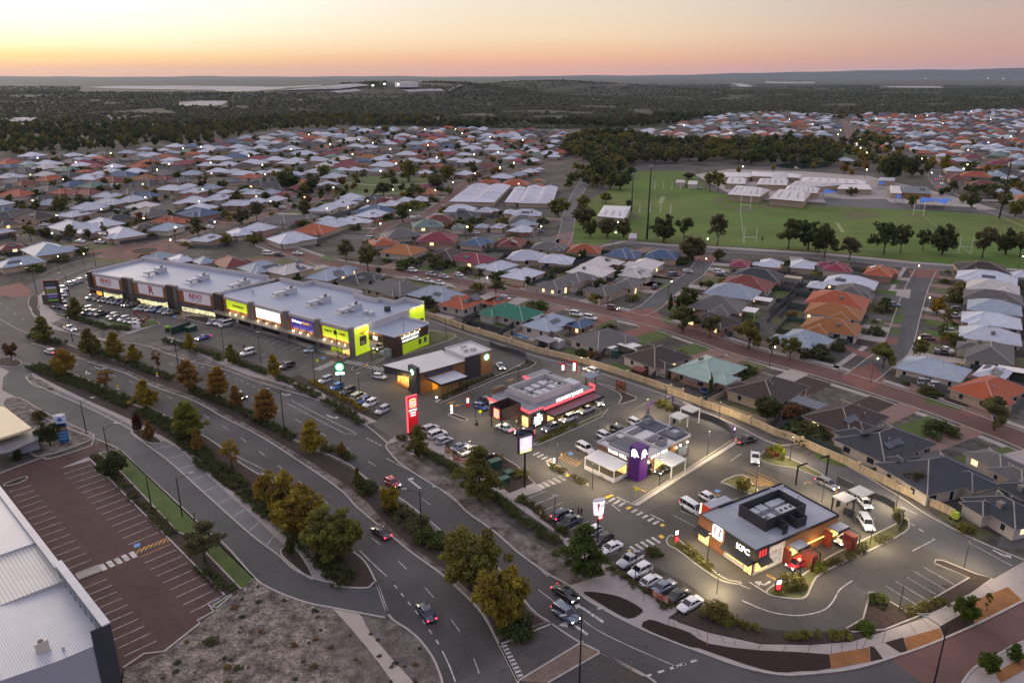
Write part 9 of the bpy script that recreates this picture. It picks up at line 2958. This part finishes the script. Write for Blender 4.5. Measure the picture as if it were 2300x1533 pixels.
LENS = {(s,k2): lens_mesh(r_,m_) for s,r_ in (('n',.22),('m',.34),('f',.52)) for k2,m_ in (('w',warm_lamp),('p',pale_lamp),('g',green_lamp))}
def street(t_,s):
 for i,e_ in enumerate(s.split(';')):
  q = e_.split(',')
  p = at(t_,float(q[0]),float(q[1]),7.0)
  p.z = 0
  d = math.hypot(p.y,CAMH)
  c = q[2] if len(q) > 2 else 'wpg'[(int(float(q[0])) // 7) % 3]
  t = thing('street_lamp',None,None,p - Vector((.9,0,0)),0)
  link('pole',SLM,t)
  link('lamp_head',LENS['n' if d < 330 else ('m' if d < 600 else 'f'),c],t,(.9,0,6.95))
  later(t,'glowing street lamp','street lamp','glowing street lamps of the estates',p + Vector((0,0,7)))
  if d < 420:
   lamp_light(t,(.9,0,6.5),45,(1,.82,.5),.3)
street('a','462,462;932,515;1360,405;1375,565;1930,608,g;372,670;775,725;1753,785,g;400,985;1788,945;1245,1095;695,1167,g;640,1388,p;2157,1315,w;1765,1203;2250,347;2080,538,w')
street('b','282,327,w;400,522,g;868,437;1070,663,w;410,652;1608,175,p;1385,355;1870,295,w;2145,417,g;300,847,g;257,995,p;963,933,w;1135,993,w;1555,943,w;1910,825,g;450,1248;1828,1085;1035,548,w')
street('c','845,112;1222,108;1302,162;30,238,w;205,278,w;883,308,w;420,353;1452,417,w;990,460,p;1742,390;1940,523,g;1768,583;1460,655,p;300,623;493,533;453,853,w;973,857,w;1192,762,p;141,990,g;664,1105,g;298,1270,w;1370,1312,g;2275,1303,w;1998,780,w;1645,205;2048,243,w')
street('C','785,770;935,800;1115,840;1100,868,g;1345,768,g;1600,750,g;1675,747,g;1960,720,p;1775,797,w;580,792;405,858;780,852;1240,900,w;1220,928,w;1245,955;1285,985,g;1640,1025,w;1705,1115,w;1910,1090,w;1935,1062,w;2070,920;1940,968,p;2215,880,g;2085,770,p;105,810;485,1075,g;1285,1095,w')
street('F','258,103,g;248,232,p;25,378,g;1622,277,w;1692,483,p;1625,742,g;1357,875,g;693,800,p;2295,217,g')
street('D','374,216,p;135,262,w;540,200,w;1130,28,w;1100,110,p')
street('E','990,355,p;2180,378,g;858,25,g;300,5,p')
street('B','1835,1433,w;1820,1500,g')
def mast(t_,x,yb,yt,n_,label,w_=.32):
 b,h_ = base_h(t_,x,yb,yt)
 t = thing('floodlight_mast',label,'floodlight mast',b)
 MB().tube([(0,0,0),(0,0,h_*.5),(0,0,h_)],w_*1.25,8,0,w_*.7).obj('pole',pole_m,t)
 MB().box(-.9,.9,-.25,.25,h_ - .3,h_ + .6).obj('lamp_head',grey_metal,t)
mast('d',270,1060,225,4,'tallest black floodlight mast at the near corner of the sports field',.42)
mast('d',92,745,310,3,'black floodlight mast behind the sports clubrooms',.34)
mast('e',2015,820,130,4,'black floodlight mast at the right edge of the sports field',.42)
tm = thing('twin_mast','three legged dark mast group above the left estate roofs','mast',at('a',1915,655))
for i,dx in enumerate((-2.2,0,2.2)):
 MB().tube([(dx,0,0),(dx*.9,0,13)],.3,6,0,.2).obj('leg',pole_m,tm)
MB().box(-2.4,2.4,-.3,.3,12.9,13.5).obj('head',grey_metal,tm)
def slab(t_,x,y,z,w_,d_,rot,m_,label,name='patio_roof',cat='patio roof',legs=True):
 p = at(t_,x,y,z)
 t = thing(name,label,cat,(p.x,p.y,0),R(rot))
 MB().box(-w_ / 2,w_ / 2,-d_ / 2,d_ / 2,z - .12,z).obj('roof',m_,t)
 if legs:
  mb = MB()
  for sx in (-1,1):
   for sy in (-1,1):
    mb.box(sx*(w_ / 2 - .15) - .05,sx*(w_ / 2 - .15) + .05,sy*(d_ / 2 - .15) - .05,sy*(d_ / 2 - .15) + .05,0,z - .12)
  mb.obj('post',white_paint,t)
slab('F',610,490,2.8,7,5,-30,patio_m,'cream patio roof beside the blue grey house')
slab('F',535,560,2.6,4.5,6,-30,patio_m,'pale patio roof beside the grey house with cooler')
slab('F',810,350,2.7,6.5,4,-30,mat('tan patio',(.36,.30,.22),.6),'tan patio roof right of the crimson house')
slab('E',1905,785,2.7,9,4.5,-46,patio_m,'white patio roof beside the dark brown roof by the wall')
slab('E',1760,790,2.6,6,3,-46,patio_m,'white patio roof behind the grey hip roof by the wall')
slab('F',930,1165,2.8,9.5,5,-46,mat('dark patio',(.10,.12,.15),.5,stripes=('X',.35,.5)),'dark patio roof with two pale strips beside a brown roof')
slab('F',2230,945,2.8,7,4,-30,patio_m,'white patio roof behind the terracotta house at right')
slab('E',1370,750,2.5,6.5,4.5,-46,mat('grey shed roof',(.17,.17,.19),.6),'grey shed roof right of the blue pool')
sd_ = thing('garden_shed','small pale garden shed against the long wall','shed',at('E',1448,800),R(-46))
MB().box(-1.6,1.6,-1.4,1.4,0,2.2).obj('wall',mat('shed wall',(.38,.36,.35),.7,stripes=('X',2,.1)),sd_)
MB().add([(-1.7,-1.5,2.2),(1.7,-1.5,2.2),(1.7,1.5,2.2),(-1.7,1.5,2.2),(-1.7,0,2.7),(1.7,0,2.7)],[(0,1,5,4),(2,3,4,5),(0,4,3),(1,2,5)]).obj('roof',mat('shed roof',(.48,.46,.46),.6),sd_)
sd_ = thing('garden_shed','small dark red shed near the long wall','shed',at('E',1975,985),R(-46))
MB().box(-1.8,1.8,-1.4,1.4,0,1.9).obj('wall',brownclad,sd_)
MB().add([(-1.9,-1.5,1.9),(1.9,-1.5,1.9),(1.9,1.5,1.9),(-1.9,1.5,1.9),(-1.9,0,2.4),(1.9,0,2.4)],[(0,1,5,4),(2,3,4,5),(0,4,3),(1,2,5)]).obj('roof',mat('shed red',(.14,.025,.025),.6),sd_)
sheet('pool_deck',pts('E 1110,715 1180,690 1330,740 1260,775'),concrete,.06)
sheet('swimming_pool',pts('E 1135,722 1160,712 1265,745 1240,757'),mat('pool water',(.02,.12,.28),.06,var=0,fine=0,spec=.6),.075)
wt = thing('water_tank','dark green rain water tank in a back yard by the wall','water tank',at('E',1812,870))
MB().cyl(0,0,0,2.4,1.1,16).obj('shell',mat('tank green',(.03,.07,.055),.6),wt)
MB().cyl(0,0,2.4,2.7,1.1,16,0,.2).obj('lid',mat('tank green lid',(.04,.09,.07),.6),wt)
tr_ = thing('trampoline','round blue trampoline under the shade sail by the wall','trampoline',at('F',250,1100))
mb = MB()
mb.tube([(1.7*math.cos(i*math.pi / 10),1.7*math.sin(i*math.pi / 10),.8) for i in range(21)],.14,5)
mb.obj('pad',mat('blue pad',(.02,.10,.32),.6),tr_)
mb = MB()
mb.add([(1.6*math.cos(i*math.pi / 10),1.6*math.sin(i*math.pi / 10),.8) for i in range(20)],[tuple(range(20))])
for i in range(4):
 mb.cyl(1.6*math.cos(i*1.57),1.6*math.sin(i*1.57),0,.8,.04,5)
mb.obj('mat',black_metal,tr_)
sv2 = thing('shade_sail','dark blue grey shade sail behind the pale green house','shade sail',at('F',200,1060))
MB().add([(-4,0,2.6),(3.5,1.2,2.4),(2.5,-2.5,2.2),(-1.5,-3,2.7),(0,-.9,2.0)],[(0,1,4),(1,2,4),(2,3,4),(3,0,4)]).obj('sail',mat('slate sail',(.07,.08,.11),.7),sv2)
MB().cyl(-4,0,0,2.6,.05,6).cyl(3.5,1.2,0,2.5,.05,6).obj('post',grey_metal,sv2)
def solar(t_,x,y,w_,h_,name='solar_panel',m_=None):
 best = None
 q = at(t_,x,y,4.0)
 for h,t in NEARH:
  d = (Vector((q.x,q.y,0)) - h['p']).length
  if best is None or d < best[0]:
   best = (d,h,t)
 d,h,t = best
 if d > 14:
  return
 c,s = math.cos(-h['rot']),math.sin(-h['rot'])
 dx,dy = q.x - h['p'].x,q.y - h['p'].y
 lx,ly = dx*c - dy*s,dx*s + dy*c
 W2,L2_ = h['W'] / 2,h['L'] / 2
 tan = .44
 ly = max(-W2*.75,min(W2*.75,ly))
 lx = max(-L2_ + abs(ly)*.3 + w_ / 2 + 1,min(L2_ - w_ / 2 - 1,lx))
 sg = -1 if ly < 0 else 1
 z = 2.65 + (W2 - abs(ly))*tan + .16
 o = MB().box(-w_ / 2,w_ / 2,-h_ / 2,h_ / 2,-.04,.04).obj(name,m_ or solar_m,t,(lx,ly,z))
 o.rotation_euler = (-sg*math.atan(tan),0,0)
for a_ in (('k',755,170,6.5,2.2),('k',1025,155,3.6,2.0),('k',1075,185,3.6,2.0),('k',1490,240,6.5,2.2),('E',925,480,4,3.2),('E',960,510,4,3),('E',1150,140,3.5,3),('F',1065,262,3,3),('F',2100,985,5,2.4),('r',840,95,6,3),('r',1190,330,6,2),('c',370,975,4,2),('c',1290,1130,5,2.5),('a',1180,700,6,2),('a',1340,905,5,2),('b',600,865,4,2)):
 solar(*a_)
solar('F',1325,280,4,2.2,'solar_panel',mat('bright panel',(.5,.5,.52),.3))
settle()
print('things',sum(1 for o in bpy.data.objects if o.parent is None),'objects',len(bpy.data.objects),'trees',len(TREES),'cars',len(CARS))
# - the evening air
hz = MB().box(-24500,24500,-3200,26500,-12,262)
ho = hz.obj('haze',[])
hm_ = bpy.data.materials.new('haze air')
hm_.use_nodes = True
hn_ = hm_.node_tree
for n in list(hn_.nodes):
 hn_.nodes.remove(n)
pv = hn_.nodes.new('ShaderNodeVolumePrincipled')
ou = hn_.nodes.new('ShaderNodeOutputMaterial')
pv.inputs['Color'].default_value = (.52,.70,1.0,1)
pv.inputs['Density'].default_value = 1.6e-5
pv.inputs['Anisotropy'].default_value = .2
hn_.links.new(pv.outputs[0],ou.inputs['Volume'])
ho.data.materials.append(hm_)
ho['kind'] = 'stuff'
tag(ho,'thin evening haze over the whole district','haze')
